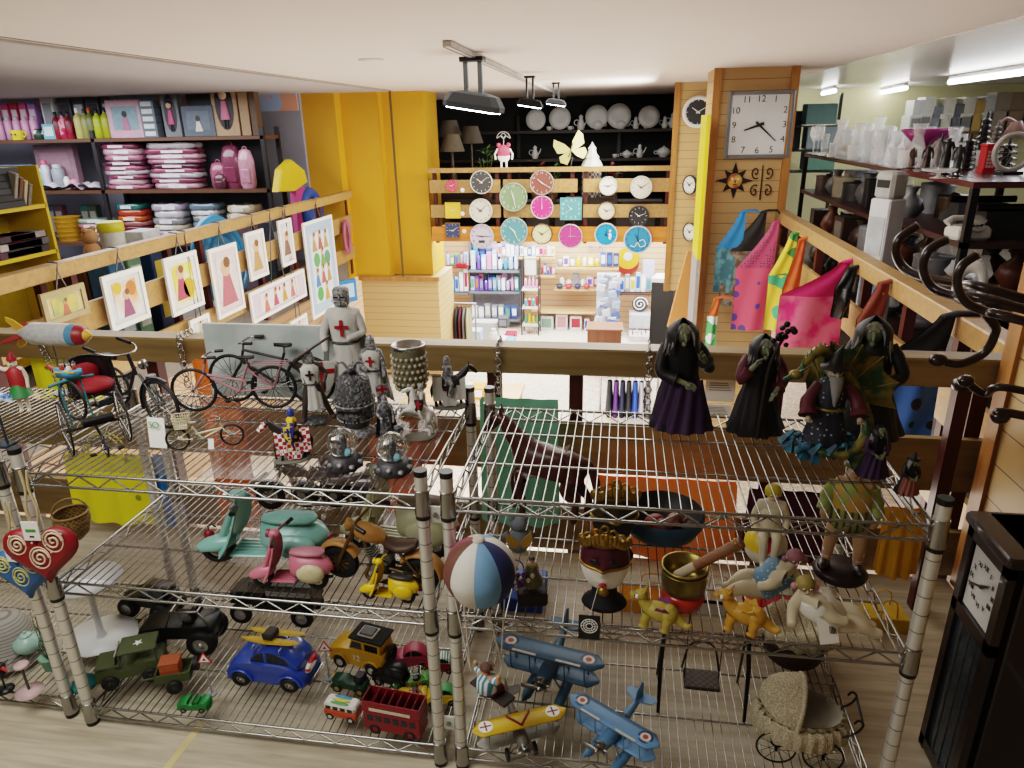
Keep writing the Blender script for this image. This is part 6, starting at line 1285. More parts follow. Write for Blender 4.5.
# ---------------------------------------------------------------- framed pictures on the left railing
FRW=M('#e3e1db',.5,v=.04)
def picture(label,TL,TR_,BL,mat_,art,kids,frm=FRW,x=-3.67,bw=.028,rows=None):
    a=PX(*TL,x); c=PX(*TR_,x); d=PX(*BL,x); w=abs(c.y-a.y); h=(a.z+c.z)/2-d.z; t=thing('framed_picture',label,'framed picture',(x,(a.y+c.y)/2,d.z),rot=(0,0,pi/2)); bw=min(bw*1.3,w*.12)
    b=B()
    for sx in (-1,1): b.box((sx*(w/2-bw/2),0,h/2),(bw,.02,h),frm)
    for z in (bw/2,h-bw/2): b.box((0,0,z),(w-2*bw,.02,bw),frm)
    b.obj('frame',t); b=B(); b.box((0,.004,h/2),(w-bw,.006,h-bw),mat_); b.obj('mount',t)
    b=B(); b.box((0,-.0005,h/2),((w-2*bw)*.72,.004,(h-2*bw)*.78),art); ar=b.obj('print',t)
    for (u,v,s,c1,c2,kind) in kids:
        X=(u-.5)*(w-2*bw)*.72; Z=h/2+(v-.5)*(h-2*bw)*.78; S=s*min(w,h)*.78; q=B(TR(X,-.0035,Z)@RO(pi/2,0,0))
        if kind=='kid': q.prism([(-.5,-.5),(.5,-.5),(.25,.2),(-.25,.2)],.001,M(c1,.7)) if False else q.prism([(-.42*S,-.6*S),(.42*S,-.6*S),(.16*S,.25*S),(-.16*S,.25*S)],.001,M(c1,.7)); q.prism([(.24*S*cos(k*pi/6),.42*S+.24*S*sin(k*pi/6)) for k in range(12)],.0014,M(c2,.7)); q.prism([(.1*S+.17*S*cos(k*pi/6),.55*S+.15*S*sin(k*pi/6)) for k in range(12)],.0018,M('#7a4a2a',.7))
        else: q.prism([(S*.5*cos(k*pi/8),S*.5*sin(k*pi/8)) for k in range(16)],.001,M(c1,.7))
        q.obj('painted_figure',ar)
    if .86-d.z>h: b=B(); b.tube([(-w*.12,.0,h-.005),(0,-.0,.9-d.z),(w*.12,.0,h-.005)],.006,STEEL,5); b.tube([(0,.0,.9-d.z),(0,-.015,.955-d.z),(0,.06,.962-d.z)],.006,STEEL,5); b.obj('hanging_chain',t)
    return t
SKC='#d9a98a'
picture('picture of a green meadow in a pale brown frame, behind the rocket nose',(38,292),(83,285),(40,330),M('#c9b78a'),M('#8a9a5a',.8,k='noise',h2='#c9a85a',s=9),[(.5,.35,.5,'#b5624a','#c98a6a','kid')],frm=M('#a8946a',.6))
picture('white framed beach picture with an orange balloon and yellow sun',(100,277),(140,266),(113,332),M('#dfe0dc'),M('#cfd9dc',.8,k='noise',h2='#d98a3a',s=3),[(.2,.85,.28,'#d9b03a',SKC,'o'),(.75,.75,.36,'#c9703a',SKC,'o'),(.5,.35,.5,'#8a4a6a',SKC,'kid')])
picture('white framed picture of children among yellow flowers',(162,259),(195,250),(174,317),M('#e6e2d8'),M('#d9d4a8',.8,k='noise',h2='#c9b83a',s=6),[(.35,.5,.6,'#b5485a',SKC,'kid'),(.7,.35,.45,'#c9a030',SKC,'o')])
picture('white framed pink picture of a standing girl in long dress',(207,250),(235,242),(221,319),M('#e3c9cd'),M('#d8d6d3',.8),[(.5,.45,.9,'#b5606a',SKC,'kid')])
picture('small white framed picture of a seated child, upper row left',(244,235),(262,227),(252,281),M('#e0d2d0'),M('#ded9d2',.8),[(.5,.45,.8,'#b58a5a',SKC,'kid')])
picture('smallest white framed picture in the upper row near tall blue one',(277,222),(290,217),(284,267),M('#d9d4d2'),M('#dcdad6',.8),[(.5,.45,.8,'#7a5a4a',SKC,'kid')])
picture('wide white framed picture of four dancing children in pink',(249,295),(303,267),(252,325),M('#d8c3d0'),M('#e3dfe2',.8),[(.14,.4,.6,'#c9685a',SKC,'kid'),(.38,.5,.6,'#b5485a',SKC,'kid'),(.62,.5,.6,'#c98a3a',SKC,'kid'),(.85,.5,.6,'#c9685a',SKC,'kid'),(.5,.85,.2,'#c94a6a',SKC,'o')])
picture('tall white framed pale blue picture with rows of small drawings',(302,224),(331,214),(315,319),M('#a9c3d9'),M('#d3e0ea',.8),[(.2,.87,.26,'#b58a5a',SKC,'kid'),(.5,.88,.26,'#a85a4a',SKC,'kid'),(.8,.87,.26,'#b58a5a',SKC,'kid'),(.25,.62,.26,'#5a9a5a',SKC,'o'),(.55,.63,.26,'#6a9a4a',SKC,'kid'),(.8,.6,.26,'#5a8a6a',SKC,'o'),(.2,.36,.26,'#4a7ab5',SKC,'kid'),(.5,.38,.26,'#b55a4a',SKC,'kid'),(.8,.37,.26,'#b58a5a',SKC,'kid'),(.25,.12,.26,'#4a9a4a',SKC,'o'),(.6,.12,.26,'#c98a3a',SKC,'kid')])
picture('little white framed picture hanging low above the card box',(189,321),(208,313),(191,342),M('#d9d6ce'),M('#cfd2c8',.8),[(.5,.45,.6,'#a8a08a',SKC,'kid')])
picture('low white framed picture partly hidden behind the card box',(290,322),(306,313),(291,340),M('#d9d6ce'),M('#cfc8c8',.8),[(.5,.45,.6,'#b58a8a',SKC,'kid')])
# oval pink mirror at the end of rail
a=PX(347,237,-3.67); t=thing('oval_mirror','pink rimmed oval mirror at the far end of picture railing','mirror',a,rot=(0,0,pi/2)); b=B(); b.tor((0,0,0),.21,.025,M('#a8506a',.4),(0,1,0),28,8,.45); b.obj('frame',t); b=B(); b.disc((0,.0,0),.2,M('#8a7f86',.1,.9),(0,-1,0),28,.45); b.obj('glass',t)
# ---------------------------------------------------------------- cloth bags on the right railing
def sbag(label,T,L,Rt,bot,m,strap=None,x=1.415,seed=1,name='shopping_bag',cat='bag'):
    p0=PX(*T,x); zs_=p0.z; p0=PY(*T,6.98) if p0.y>6.98 else p0; p0.z=min(max(p0.z,.86),.945) if name!='scarf' else p0.z; a=PY(*L,p0.y); c=PY(*Rt,p0.y); zb=PY((L[0]+Rt[0])/2,bot,p0.y).z
    t=thing(name,label,cat,(p0.x,p0.y,zb)); H=p0.z-zb; yl=a.x-p0.x; yr=min(c.x-p0.x,.02); zt=(a.z+c.z)/2-zb; zt=min(zt,H*.75); rr=random.Random(seed); ph=rr.random()*6
    def f(sg):
        def g(u,v):
            if v<.45:
                k=(v/.45)**1.3; l=-.03+(yl+.03)*k; r=.03+(yr-.03)*k; z=H-(H-zt)*(v/.45); d=.012+.01*k
            else:
                k=(v-.45)/.55; l=yl;r=yr; z=zt*(1-k); d=.022+.03*sin(pi*k)*sin(pi*u)
            return (l+(r-l)*u,sg*d*(.4+.6*sin(pi*u))+.014*sin(u*9+v*5+ph)*(.3+v),z)
        return g
    b=B(); b.surf(lambda u,v:f(-1)(u,.45+.55*v),14,9,m); b.surf(lambda u,v:f(1)(1-u,.45+.55*v),14,9,m); b.obj('bag_body',t)
    b=B(); b.surf(lambda u,v:f(-1)(u,.45*v),10,8,strap or m); b.surf(lambda u,v:f(1)(1-u,.45*v),10,8,strap or m); b.tube([(-.02,0,H-.004),(.04,0,H+.012),(.12,0,H+.012),(.15,0,H-.02)],[.025,.03,.03,.02],strap or m,6,flat=.4); b.obj('strap',t); return t
sbag('blue and teal cloth bag, farthest along the bag railing',(744,204),(716,250),(742,246),292,M('#5a8f9a',.6,k='noise',h2='#2f5a6a',s=14),M('#2f86c9',.6),seed=1)
sbag('grey and brown animal print bag on a black strap',(764,210),(722,256),(764,246),306,M('#8a8074',.6,k='noise',h2='#5a3f2c',s=16),M('#22201f',.7),seed=2)
sbag('pink and purple bag patterned with oval motifs',(776,222),(736,272),(779,264),330,M('#d2506c',.6,k='dots',h2='#4f3f8a',s=9,q=.4),M('#b5486a',.6,k='dots',h2='#3a2a4a',s=40,q=.3),seed=3)
sbag('green, yellow and blue folded bag beside the oval motif bag',(794,236),(768,282),(796,268),330,M('#c9b03a',.6,k='patch',h2='#3f9a6a',s=9),M('#3a7a3a',.6,k='patch',h2='#c9b83a',s=12),seed=4)
sbag('orange red bag half hidden behind the hot pink bag',(802,243),(782,292),(800,285),335,M('#c95a26',.6,v=.2),seed=5)
sbag('hot pink bag with large pale flowers',(846,262),(780,300),(845,292),366,M('#d92a72',.6,k='noise',h2='#e2708c',s=8),M('#d3266e',.6),seed=6)
sbag('shiny black folded bag next to the hot pink bag',(852,268),(835,285),(856,292),318,M('#1c1c1f',.25),M('#1c1c1f',.3),seed=7)
sbag('rust brown bag with small gold flowers',(884,283),(856,322),(886,318),352,M('#7d3a2a',.6,k='dots',h2='#b58a4a',s=22,q=.25),M('#7a3527',.6,k='dots',h2='#b58a4a',s=22,q=.25),seed=8)
sbag('blue bag with large black dots, nearest on the bag railing',(948,316),(896,346),(951,342),445,M('#3568b8',.6,k='dots',h2='#191c26',s=10,q=.34),M('#1e2026',.7),seed=9)
sbag('small green and orange scarf hanging lowest on the slat column',(717,298),(707,318),(728,314),350,M('#4a9a5a',.6,k='patch',h2='#c9dfd8',s=12),M('#c9602a',.6),seed=10,name='scarf',cat='scarf',x=.9)
# ---------------------------------------------------------------- wall clocks
def clock(label,c,r,face,rim='#c9c9c6',shape='round',hand='#f0f0ec',tick=None,rz=0,nums=False,hm=(10,10),group=None,rimw=.09,chrome=False,d=.04):
    t=thing('wall_clock',label,'wall clock',c,rz,group=group); tick=tick or hand; rm=M(rim,.3,.7 if chrome else 0,v=.05); Q=RO(pi/2,0,0)
    if shape=='round':
        b=B(); b.lathe([(r*.98,d*.5),(r,0),(r*.97,-d*.6),(r*(1-rimw),-d*.55),(r*(1-rimw*1.2),-d*.2)],rm,n=32,Q=RO(-pi/2,0,0),cap=False); b.disc((0,d*.5,0),r*.98,rm,(0,1,0),32); b.obj('rim',t)
        b=B(); b.disc((0,-d*.2,0),r*(1-rimw),M(face,.5,v=.04),(0,-1,0),32); fc=b.obj('face',t)
    else:
        b=B(); k=r*rimw*1.2
        for s in (-1,1): b.box((s*(r-k/2),0,0),(k,d,2*r),rm,ch=k*.25); b.box((0,0,s*(r-k/2)),(2*r-2*k,d,k),rm,ch=k*.25)
        b.obj('rim',t); b=B(); b.box((0,0,0),(2*r-k,d*.4,2*r-k),M(face,.5,v=.03)); fc=b.obj('face',t)
    yf=-d*.2-.002; tm=M(tick,.6); hmm=M(hand,.5)
    if nums:
        for i in range(1,13):
            a=pi/2-i*pi/6; k=.76 if shape=='round' else .76/max(abs(cos(a)),abs(sin(a)))**.85
            text(str(i),r*nums,tm,fc,(r*k*cos(a),yf,r*k*sin(a)),(pi/2,0,0),'numeral')
    else:
        for i in range(12):
            b=B(); a=i*pi/6; k=1 if shape=='round' else 1/max(abs(cos(a)),abs(sin(a))); q=.74*k; b.box((r*q*cos(a),yf,r*q*sin(a)),(r*(.17 if i%3==0 else .1),.003,r*.035),tm,rot=(0,-a,0)); b.obj('hour_mark',fc)
    hh,mm=hm
    for ang,ln,wd in ((pi/2-(hh+mm/60)*pi/6,.48,.055),(pi/2-mm*pi/30,.72,.04)):
        q=Vector((cos(ang),0,sin(ang))); b=B(); b.cyl(Vector((0,yf-.004,0))-q*r*.14,Vector((0,yf-.004,0))+q*r*ln,r*wd,hmm,r*wd*.35,6); b.obj('hand',fc)
    return t
YC=9.655
CL=[(202,363,43,'#3f3f3d','#b5b3ad','#e8e6e0','grey faced round wall clock with white hands, top left of the big clocks',(10,9)),
(328,422,53,'#6f8a63','#8f9a86','#e6e8dc','large green faced round wall clock with white numerals',(11,28)),
(440,365,45,'#7a4238','#9a8a84','#ecdcd4','brownish red round wall clock on the second board',(10,20)),
(200,475,45,'#cfcabc','#c2beb4','#5a564e','plain cream round wall clock below the grey faced one',(10,8)),
(441,462,43,'#d9337a','#b8b0b0','#f3d8e4','hot pink round wall clock below the brownish red one',(12,0)),
(702,378,34,'#e0dccf','#a8a49c','#3a3a38','small white round wall clock with black marks, top right group',(9,12)),
(832,383,40,'#c9c3b3','#bdb9ae','#5a5248','cream round wall clock at the right end, upper row',(10,10)),
(695,476,33,'#d6cfb4','#6b5138','#3a3028','small cream wall clock with a brown rim, right group',(10,12)),
(822,495,37,'#1f2022','#2a2a2c','#e6e6e6','black faced round wall clock at the right end',(10,12)),
(204,576,47,'#c3b6c4','#b3adb5','#3a343c','lilac white round wall clock with a small display window',(9,15)),
(331,556,53,'#4f8a90','#8fa3a5','#e6f0ee','large teal round wall clock below the green one',(10,26)),
(441,567,40,'#d9d0a0','#4a3526','#2f261e','cream wall clock with a dark brown rim on the orange board',(10,10)),
(553,576,46,'#b8387a','#b5a8ac','#d98ab0','magenta round wall clock on the orange board',(3,0)),
(693,569,43,'#1f8ac0','#c9c9c6','#0f3a5a','blue round wall clock with a small white bird shape',(12,20)),
(818,589,52,'#2f86b5','#c3c6c6','#123a52','blue round wall clock with a white wave drawing at lower right',(11,0))]
for cx,cy,r,f,rm,h,lab,hm_ in CL:
    c=PY(430+cx/3.938,90+cy/3.938,YC); rr=r/3.938/704*10.05
    t=clock(lab,c,rr,f,rm,hand=h,nums=.24 if r>44 and f not in('#b8387a',) else False,hm=hm_)
    if 'bird' in lab: b=B(); b.sph((rr*.35,-.012,-.02),(rr*.14,.006,rr*.3),WHITE,10,8); b.sph((rr*.35,-.012,rr*.32),(rr*.1,.006,rr*.1),WHITE,8,6); b.obj('bird_drawing',t)
    if 'wave' in lab: b=B(); b.tube(spline([(-rr*.5,-.012,-rr*.4),(-rr*.2,-.012,-rr*.5),(0,-.012,-rr*.2),(rr*.2,-.012,-rr*.5),(rr*.55,-.012,-rr*.35),(rr*.4,-.012,0),(rr*.1,-.012,-.02)],5),rr*.07,WHITE,6,flat=.4); b.obj('wave_drawing',t)
    if 'display' in lab: b=B(); b.box((0,-.012,-rr*.42),(rr*.5,.006,rr*.2),M('#3c423c',.3)); b.obj('display',t)
c=PY(430+555/3.938,90+468/3.938,YC); clock('square teal wall clock with white numerals',c,.145,'#4f9498','#5a9a9c','square',nums=.3,hm=(10,38))
for cx,cy,w,f,lab,sh in ((86,377,22,'#c9485a','tiny pink round wall clock by the yellow pillar','round'),(90,474,29,'#d9b03a','small yellow and red square wall clock by the pillar','square'),(90,553,29,'#2f3a5a','small dark blue square wall clock with brown frame by the pillar','square')):
    c=PY(430+cx/3.938,90+cy/3.938,YC); clock(lab,c,w/3.938/704*10.05,f,'#7a5a3a' if 'dark' in lab else f,sh,hm=(9,10))
# price tags on boards
for cx,cy in ((128,394),(128,487),(135,556)):
    c=PY(430+cx/3.938,90+cy/3.938,9.69); b=B(); b.disc((0,0,0),.03,WHITE,(0,-1,0),14); solo('price_tag',b,{394:'round white price tag on the second board of clock railing',487:'round white price tag on the third board of clock railing',556:'round white price tag on the orange board of clock railing'}[cy],'price tag',c)
# big square clock, black round clock, metal sun and scroll on the slat column
c=PY(759,125,7.215); t=clock('big square chrome framed wall clock with black numerals on slat column',c,.295,'#d3d6d9','#8f9194','square',hand='#1a1a1a',nums=.27,hm=(8,22),chrome=True,d=.05,rimw=.1)
c=PY(698,112,9.57); clock('black faced round clock with white rim on the far slat pillar',c,.19,'#26292c','#d9d9d6',hand='#e6e6e6',hm=(10,10),rimw=.2)
c=PY(735,181,7.2); c.y=7.239; t=thing('metal_sun','black metal sun with a coloured face on the slat column','wall ornament',c)
b=B(); P=[]
for i in range(16): a=i*pi/8; r=(.17 if i%4==0 else .14) if i%2==0 else .075; P.append((r*cos(a),r*sin(a)))
b.prism(P,.02,M('#26211f',.5,.4),RO(pi/2,0,0)); b.obj('rays',t); b=B(); b.sph((0,-.015,0),(.07,.03,.07),M('#8f4a30',.5,k='noise',h2='#c9a04a',s=12),14,10); b.sph((0,-.045,-.005),(.01,.012,.018),M('#8f4a30'),6,5)
for s in (-1,1): b.sph((s*.026,-.04,.018),(.012,.008,.006),WHITE,6,4)
b.sph((0,-.042,-.032),(.022,.006,.006),M('#7a1f1f'),6,4); b.obj('face',t)
c=PY(762,182,7.2); t=thing('iron_scroll','curled black wrought iron ornament beside the metal sun','wall ornament',(c.x,7.235,c.z)); b=B()
for sx in (-1,1):
    for sz in (-1,1): b.tube([(sx*(.06-.045*(1-i/20)*cos(i*.42+1)),-.01,sz*(.085-.06*(1-i/22)*sin(i*.42+1))) for i in range(20)],.006,M('#26211f',.5,.4),5)
b.tube([(0,-.01,-.17),(0,-.01,.15)],.006,M('#26211f',.5,.4),5); b.obj('scrolls',t)
# yellow board standing on edge by the column
a=PY(706,115,6.9); z0=PY(704,255,6.9).z; t=thing('sign_panel','tall narrow yellow panel standing edge on beside the slat column','panel',(a.x,6.9,-.9)); b=B(); b.box((0,0,(a.z+z0)/2+.9),(.03,.5,a.z-z0),M('#d6bf1e',.5,v=.04)); b.obj('yellow_board',t); b=B(); b.box((0,0,(z0+.9)/2),(.03,.5,z0+.9),M('#9a9894',.5)); b.obj('grey_board',t)
for i,py in enumerate((185,232)):
    c=PY(690,py,9.5); clock(['white round clock seen edge on, upper one on the far pillar side','white round clock seen edge on, lower one on the far pillar side'][i],c,.12,'#d9d6cc','#2a2a2a',rz=-.9,hand='#222222')
b=B(); b.box((0,0,0),(.36,.04,.9),M('#c98a55',.5,v=.06)); solo('counter_panel',b,'slanted orange wooden panel below the far pillar','panel',PY(692,292,8.2),rot=(0,.2,.2))
# ceiling track lamps
def tracklamp(label,px,py,y,s,open_=True):
    c=PY(px,py,y); t=thing('track_lamp',label,'ceiling lamp',(c.x,c.y,c.z),-.12); h=2.17-c.z
    b=B()
    for x in (-.05*s,.05*s): b.box((x,0,h/2+.02),(.03*s,.02*s,h-.04),BLACK)
    b.box((0,0,h-.01),(.16*s,.08*s,.03*s),BLACK); b.obj('bracket',t)
    b=B(); b.loft([[(x*k*s+.0,y*k*s,z*s) for x,y in [(-.2,-.06),(-.16,-.1),(.16,-.1),(.2,-.06),(.2,.06),(.16,.1),(-.16,.1),(-.2,.06)]] for k,z in ((.45,.075),(.8,.06),(1,.0),(1.0,-.03),(.94,-.035))],M('#060606',.9,v=0),True,False); o=b.obj('housing',t); o.rotation_euler=(.02,.16,0)
    b=B(); b.box((0,0,-.038*s),(.34*s,.15*s,.008),M('#ffffff',e=25),ch=.002); g=b.obj('lamp_glass',t); g.rotation_euler=(.02,.16,0); return t
t=tracklamp('large black industrial lamp nearest on the ceiling track',474,104,5.0,1.0)
t=tracklamp('small black lamp in the middle of the ceiling track',530,104,7.0,.6); t=tracklamp('small black lamp at the far end of the ceiling track',556,103,8.2,.55)
a=PZ(447,46,2.17); c=PZ(566,99,2.17); d=c-a; t=thing('ceiling_track','white ceiling lamp track with dark edge lines','lighting track',a,yaw(a,c)); b=B(); b.box((d.length/2,0,.012),(d.length,.05,.03),M('#c9c3bd',.5)); b.obj('track_bar',t); b=B()
for s in (-1,1): b.box((d.length/2,s*.02,-.004),(d.length,.006,.003),BLACK)
b.obj('slot_lines',t)
b=B(); b.lathe([(.09,0),(.085,-.012),(.001,-.014)],M('#d9d2cb',.5),n=24); solo('ceiling_spot',b,'flat round white fitting on the ceiling left of the track','ceiling fitting',PZ(371,59,2.2))
# bunny coat hanger, butterfly, pagoda lantern on the back rail
c=PY(504,166,9.72); t=thing('bunny_coat_hook','pink and white bunny shaped coat hook standing on the clock railing','coat hook',(c.x,9.72,1.215)); PKB=M('#d95a72',.5)
b=B(); b.sph((0,0,.2),(.09,.03,.09),PKB,14,10); 
for s in (-1,1): b.sph((s*.065,0,.285),(.03,.02,.03),PKB,8,6)
b.obj('pink_top',t); b=B(); b.sph((0,.003,.13),(.085,.028,.06),WHITE,14,8)
for s in (-1,1): b.cyl((s*.035,0,.09),(s*.035,0,0),.014,WHITE,n=8); b.tube([(s*.08,0,.24),(s*.12,0,.17),(s*.11,0,.1)],.014,WHITE,6)
b.obj('white_body',t); b=B(); b.tube(spline([(0,0,.28),(0,0,.36),(-.03,0,.4),(-.09,0,.37),(-.06,0,.43),(0,0,.45),(.06,0,.43),(.09,0,.37),(.03,0,.4),(0,0,.36)],4),.006,M('#b3b3b3',.4,.5),5); b.tor((0,0,.4),.03,.005,M('#b3b3b3',.4,.5),(0,1,0),14,5); b.obj('wire_hook',t)
c=PY(571,150,9.72); t=thing('butterfly','large pale yellow butterfly decoration standing on the clock railing','decoration',(c.x,9.71,1.215),0); YB=M('#d9d08a',.6,v=.08); o=c.z-1.215
for s,rot in ((-1,.15),(1,-.1)):
    for k,P in enumerate(([(0,0),(.06,.1),(.18,.2),(.22,.13),(.2,.02),(.1,-.01)],[(0,0),(.1,-.015),(.19,-.03),(.2,-.1),(.12,-.16),(.05,-.1)])):
        b=B(); Q=TR(0,0,o)@RO(0,-.35,0)@RO(0,0,s*.35)@RO(pi/2,0,0); b.prism([(s*x,z) for x,z in P],.006,YB,Q); b.obj('wing',t)
b=B(); b.cyl((-.03,0,o-.09),(.03,0,o+.09),.012,M('#8a8048'),.008,8); b.obj('body',t); b=B(); b.tube([(0,0,o-.05),(.02,0,o*.5),(0,0,0)],.004,M('#555555'),5); b.obj('wire_stand',t)
c=PY(592,160,9.98); t=thing('pagoda_lantern','white pierced pagoda shaped lantern on the back floor behind railing','lantern',(c.x,9.98,.802)); LW=M('#d3d0cc',.5,k='check',h2='#55504c',s=28)
b=B(); b.lathe([(.13,.0),(.13,.36),(.15,.37),(.14,.4)],LW,n=8,sm=False); b.obj('body',t); b=B(); b.lathe([(.15,.4),(.12,.46),(.09,.5),(.1,.52),(.06,.57),(.05,.62),(.06,.63),(.02,.68),(.001,.72)],WHITE,n=8,sm=False); b.obj('roof',t)
b=B(); b.box((0,0,.25),(.7,.3,.5),M('#3a2c22')); solo('display_table',b,'dark display table behind the clock railing under the pagoda lantern','table',(c.x,9.98,.3))
# back storage: shelves with plates and dark goods
t=thing('storage_shelf','long dark shelving full of china at the far back wall','shelving',(-1.0,13.2,.3)); DS=M('#241812',.5)
for z in (1.32,.85,.35,.03):
    b=B(); b.box((0,0,z),(5.4,.5,.05),DS); b.obj('shelf_board',t)
for x in (-2.7,-.9,.9,2.7):
    b=B(); b.box((x,.2,.8),(.06,.06,1.6),DS); b.obj('upright',t)
CH=M('#c3c4c3',.3,v=.06)
def china(kind,px,py,s,k,zs=1.645):
    y=13.0; c=PY(px,py,y); t=None; nm=['standing china plate','china soup tureen','china coffee pot','china cup'][kind]
    b=B()
    if kind==0: b.lathe([(.01,0),(.1,.005),(.17,.03),(.175,.04),(.1,.02),(.001,.015)],CH,n=24,Q=TR(0,0,.175)@RO(pi/2-.15,0,0)); cat='plate'; names='china_plate'
    elif kind==1: b.lathe([(.07,0),(.08,.02),(.13,.07),(.13,.11),(.1,.15),(.04,.18),(.02,.2),(.001,.21)],CH,n=20); b.tor((.15,0,.09),.03,.01,CH,(0,1,0),10,5); b.tor((-.15,0,.09),.03,.01,CH,(0,1,0),10,5); cat='tureen'; names='soup_tureen'
    elif kind==2: b.lathe([(.05,0),(.075,.05),(.06,.13),(.035,.2),(.045,.24),(.01,.27),(.001,.28)],CH,n=16); b.tube([(.06,0,.08),(.11,0,.15),(.13,0,.21)],[.018,.013,.01],CH,7); b.tor((-.08,0,.13),.05,.009,CH,(0,1,0),12,5); cat='coffee pot'; names='coffee_pot'
    else: b.lathe([(.025,0),(.045,.03),(.05,.07),(.045,.07),(.02,.01),(.001,.01)],CH,n=14,cap=False); b.tor((.055,0,.04),.02,.006,CH,(0,1,0),10,5); cat='cup'; names='china_cup'
    return solo(names,b,k,cat,(c.x,y,zs),sc=s)
where=['upper back shelf','second back shelf']
rows=[(0,536,118,1.1,0),(3,549,124,1,0),(0,560,116,1.2,0),(3,570,124,1,0),(2,581,120,1.0,0),(0,597,115,1.25,0),(1,598,122,.9,0),(0,619,115,1.3,0),(1,621,122,.9,0),(2,636,121,.8,0),(0,649,117,1.15,0),(3,646,124,1.1,0),(2,665,121,.8,0),(2,673,118,1.,0),(2,640,145,.9,1),(1,627,148,.7,1),(1,664,147,1.,1),(3,615,150,1,1),(2,535,150,.9,1)]
cnt={}
for k,px,py,s,w in rows:
    key=(k,w); cnt[key]=cnt.get(key,0)+1
    nm=['round china plate','china soup tureen','tall china coffee pot','small china cup'][k]
    china(k,px,py,s*.9,'%s grey %s from the left on the %s'%(ORD[cnt[key]-1],nm,where[w]),1.645 if w==0 else 1.175)
# dim table lamps and plants at the back left
def tlamp(label,px,py,y,m):
    c=PY(px,py,y); t=thing('table_lamp',label,'table lamp',(c.x,y,.85)); b=B(); b.lathe([(.07,0),(.07,.02),(.03,.05),(.06,.15),(.02,.3),(.015,c.z-.95)],M('#4a3a26',.4),n=16); b.obj('base',t); b=B(); b.lathe([(.19,c.z-1.0),(.11,c.z-.75)],m,n=22,cap=False); b.obj('lamp_shade',t)
tlamp('dim pleated table lamp behind the yellow pillar, tallest',450,127,11.5,M('#5a5244',.8)); tlamp('dim cream table lamp left of the leafy plant',452,141,11.,M('#6b6250',.8)); tlamp('small dark table lamp next to the bunny coat hook',471,133,11.3,M('#4f483c',.8))
b=B(); b.box((0,0,.275),(1.9,.6,.55),M('#241a14')); solo('display_table',b,'low dark display table carrying the table lamps','table',(PY(462,150,11.2).x,11.2,.3))
def plant(label,px,py,y,zb,h,n,sd,m):
    c=PY(px,py,y); rr=random.Random(sd); t=thing('potted_plant',label,'plant',(c.x,y,zb)); b=B(); b.lathe([(.05,0),(.075,.1),(.07,.1),(.001,.08)],M('#6b4a34',.7),n=14); b.obj('pot',t); b=B()
    for i in range(n):
        a=rr.uniform(0,6.3); r=rr.uniform(.05,.17); z=rr.uniform(.12,h); p=Vector((r*cos(a),r*sin(a)*.6,z)); d=Vector((cos(a),sin(a)*.6,rr.uniform(-.2,.8))).normalized()*.09; sd_=Vector((-sin(a),cos(a),0))*.028
        b.add([p-d*.5,p+sd_,p+d*.6,p-sd_],[(0,1,2,3)],m)
    for i in range(6): b.tube([(0,0,.08),(rr.uniform(-.1,.1),rr.uniform(-.06,.06),h*.8)],.006,M('#4a5a2a'),4)
    b.obj('leaves',t)
GR1=M('#4f6f36',.6,v=.2)
plant('leafy green plant standing behind the clock railing, left part',486,150,10.36,.72,.75,70,1,GR1); plant('low green plant behind the butterfly',553,158,10.36,.72,.5,50,2,M('#3a5a34',.6,v=.2)); plant('red flowering plant under the back china shelf',613,148,10.36,.72,.5,50,3,M('#6a1f2a',.6,v=.2)); plant('tiny red flower in an orange pot on the clock railing shelf',536,161,10.36,.72,.55,16,4,M('#b5303a',.6))
b=B(); b.box((0,0,.0),(3.1,.34,.06),M('#3a2c22')); t=thing('plant_shelf','long dark shelf just behind the clock railing','shelf',(-1.0,10.36,.69)); b.obj('board',t)
for x in (-1.5,0,1.5):
    b=B(); b.box((x,0,-.21),(.06,.3,.36),M('#3a2c22')); b.obj('support',t)
# ---------------------------------------------------------------- generic stock
_used={}
def lab(s):
    _used[s]=_used.get(s,0)+1
    return s if _used[s]==1 else s+', %s from left'%ORD[min(19,_used[s]-1)]
def gbox(name,label,cat,c,w,d,h,m,pm=None,rz=0,group=None,lean=0):
    t=thing(name,label,cat,c,rz,group=group,rot=(lean,0,rz)); b=B(); b.box((0,0,h/2),(w,d,h),m,ch=min(w,d,h)*.03); b.obj('carton',t)
    if pm: b=B(); b.box((0,-d/2-.001,h*.52),(w*.72,.003,h*.62),pm); b.obj('printed_panel',t)
    return t
def gbottle(name,label,cat,c,r,h,m,cm=None,group=None,kind=0):
    t=thing(name,label,cat,c,R.uniform(-.4,.4),group=group)
    P=[[(r*.9,0),(r,h*.04),(r,h*.62),(r*.75,h*.74),(r*.36,h*.8),(r*.34,h*.86)],[(r*.8,0),(r,h*.05),(r,h*.78),(r*.7,h*.84),(r*.6,h*.86)],[(r*.6,0),(r,h*.3),(r*.8,h*.6),(r*.35,h*.8),(r*.45,h*.86)]][kind]
    b=B(); b.lathe(P,m,n=14); b.obj('body',t); b=B(); q=P[-1][0]*1.15; b.lathe([(q,h*.85),(q,h*.98),(q*.7,h)],cm or WHITE,n=12); b.obj('cap',t); return t
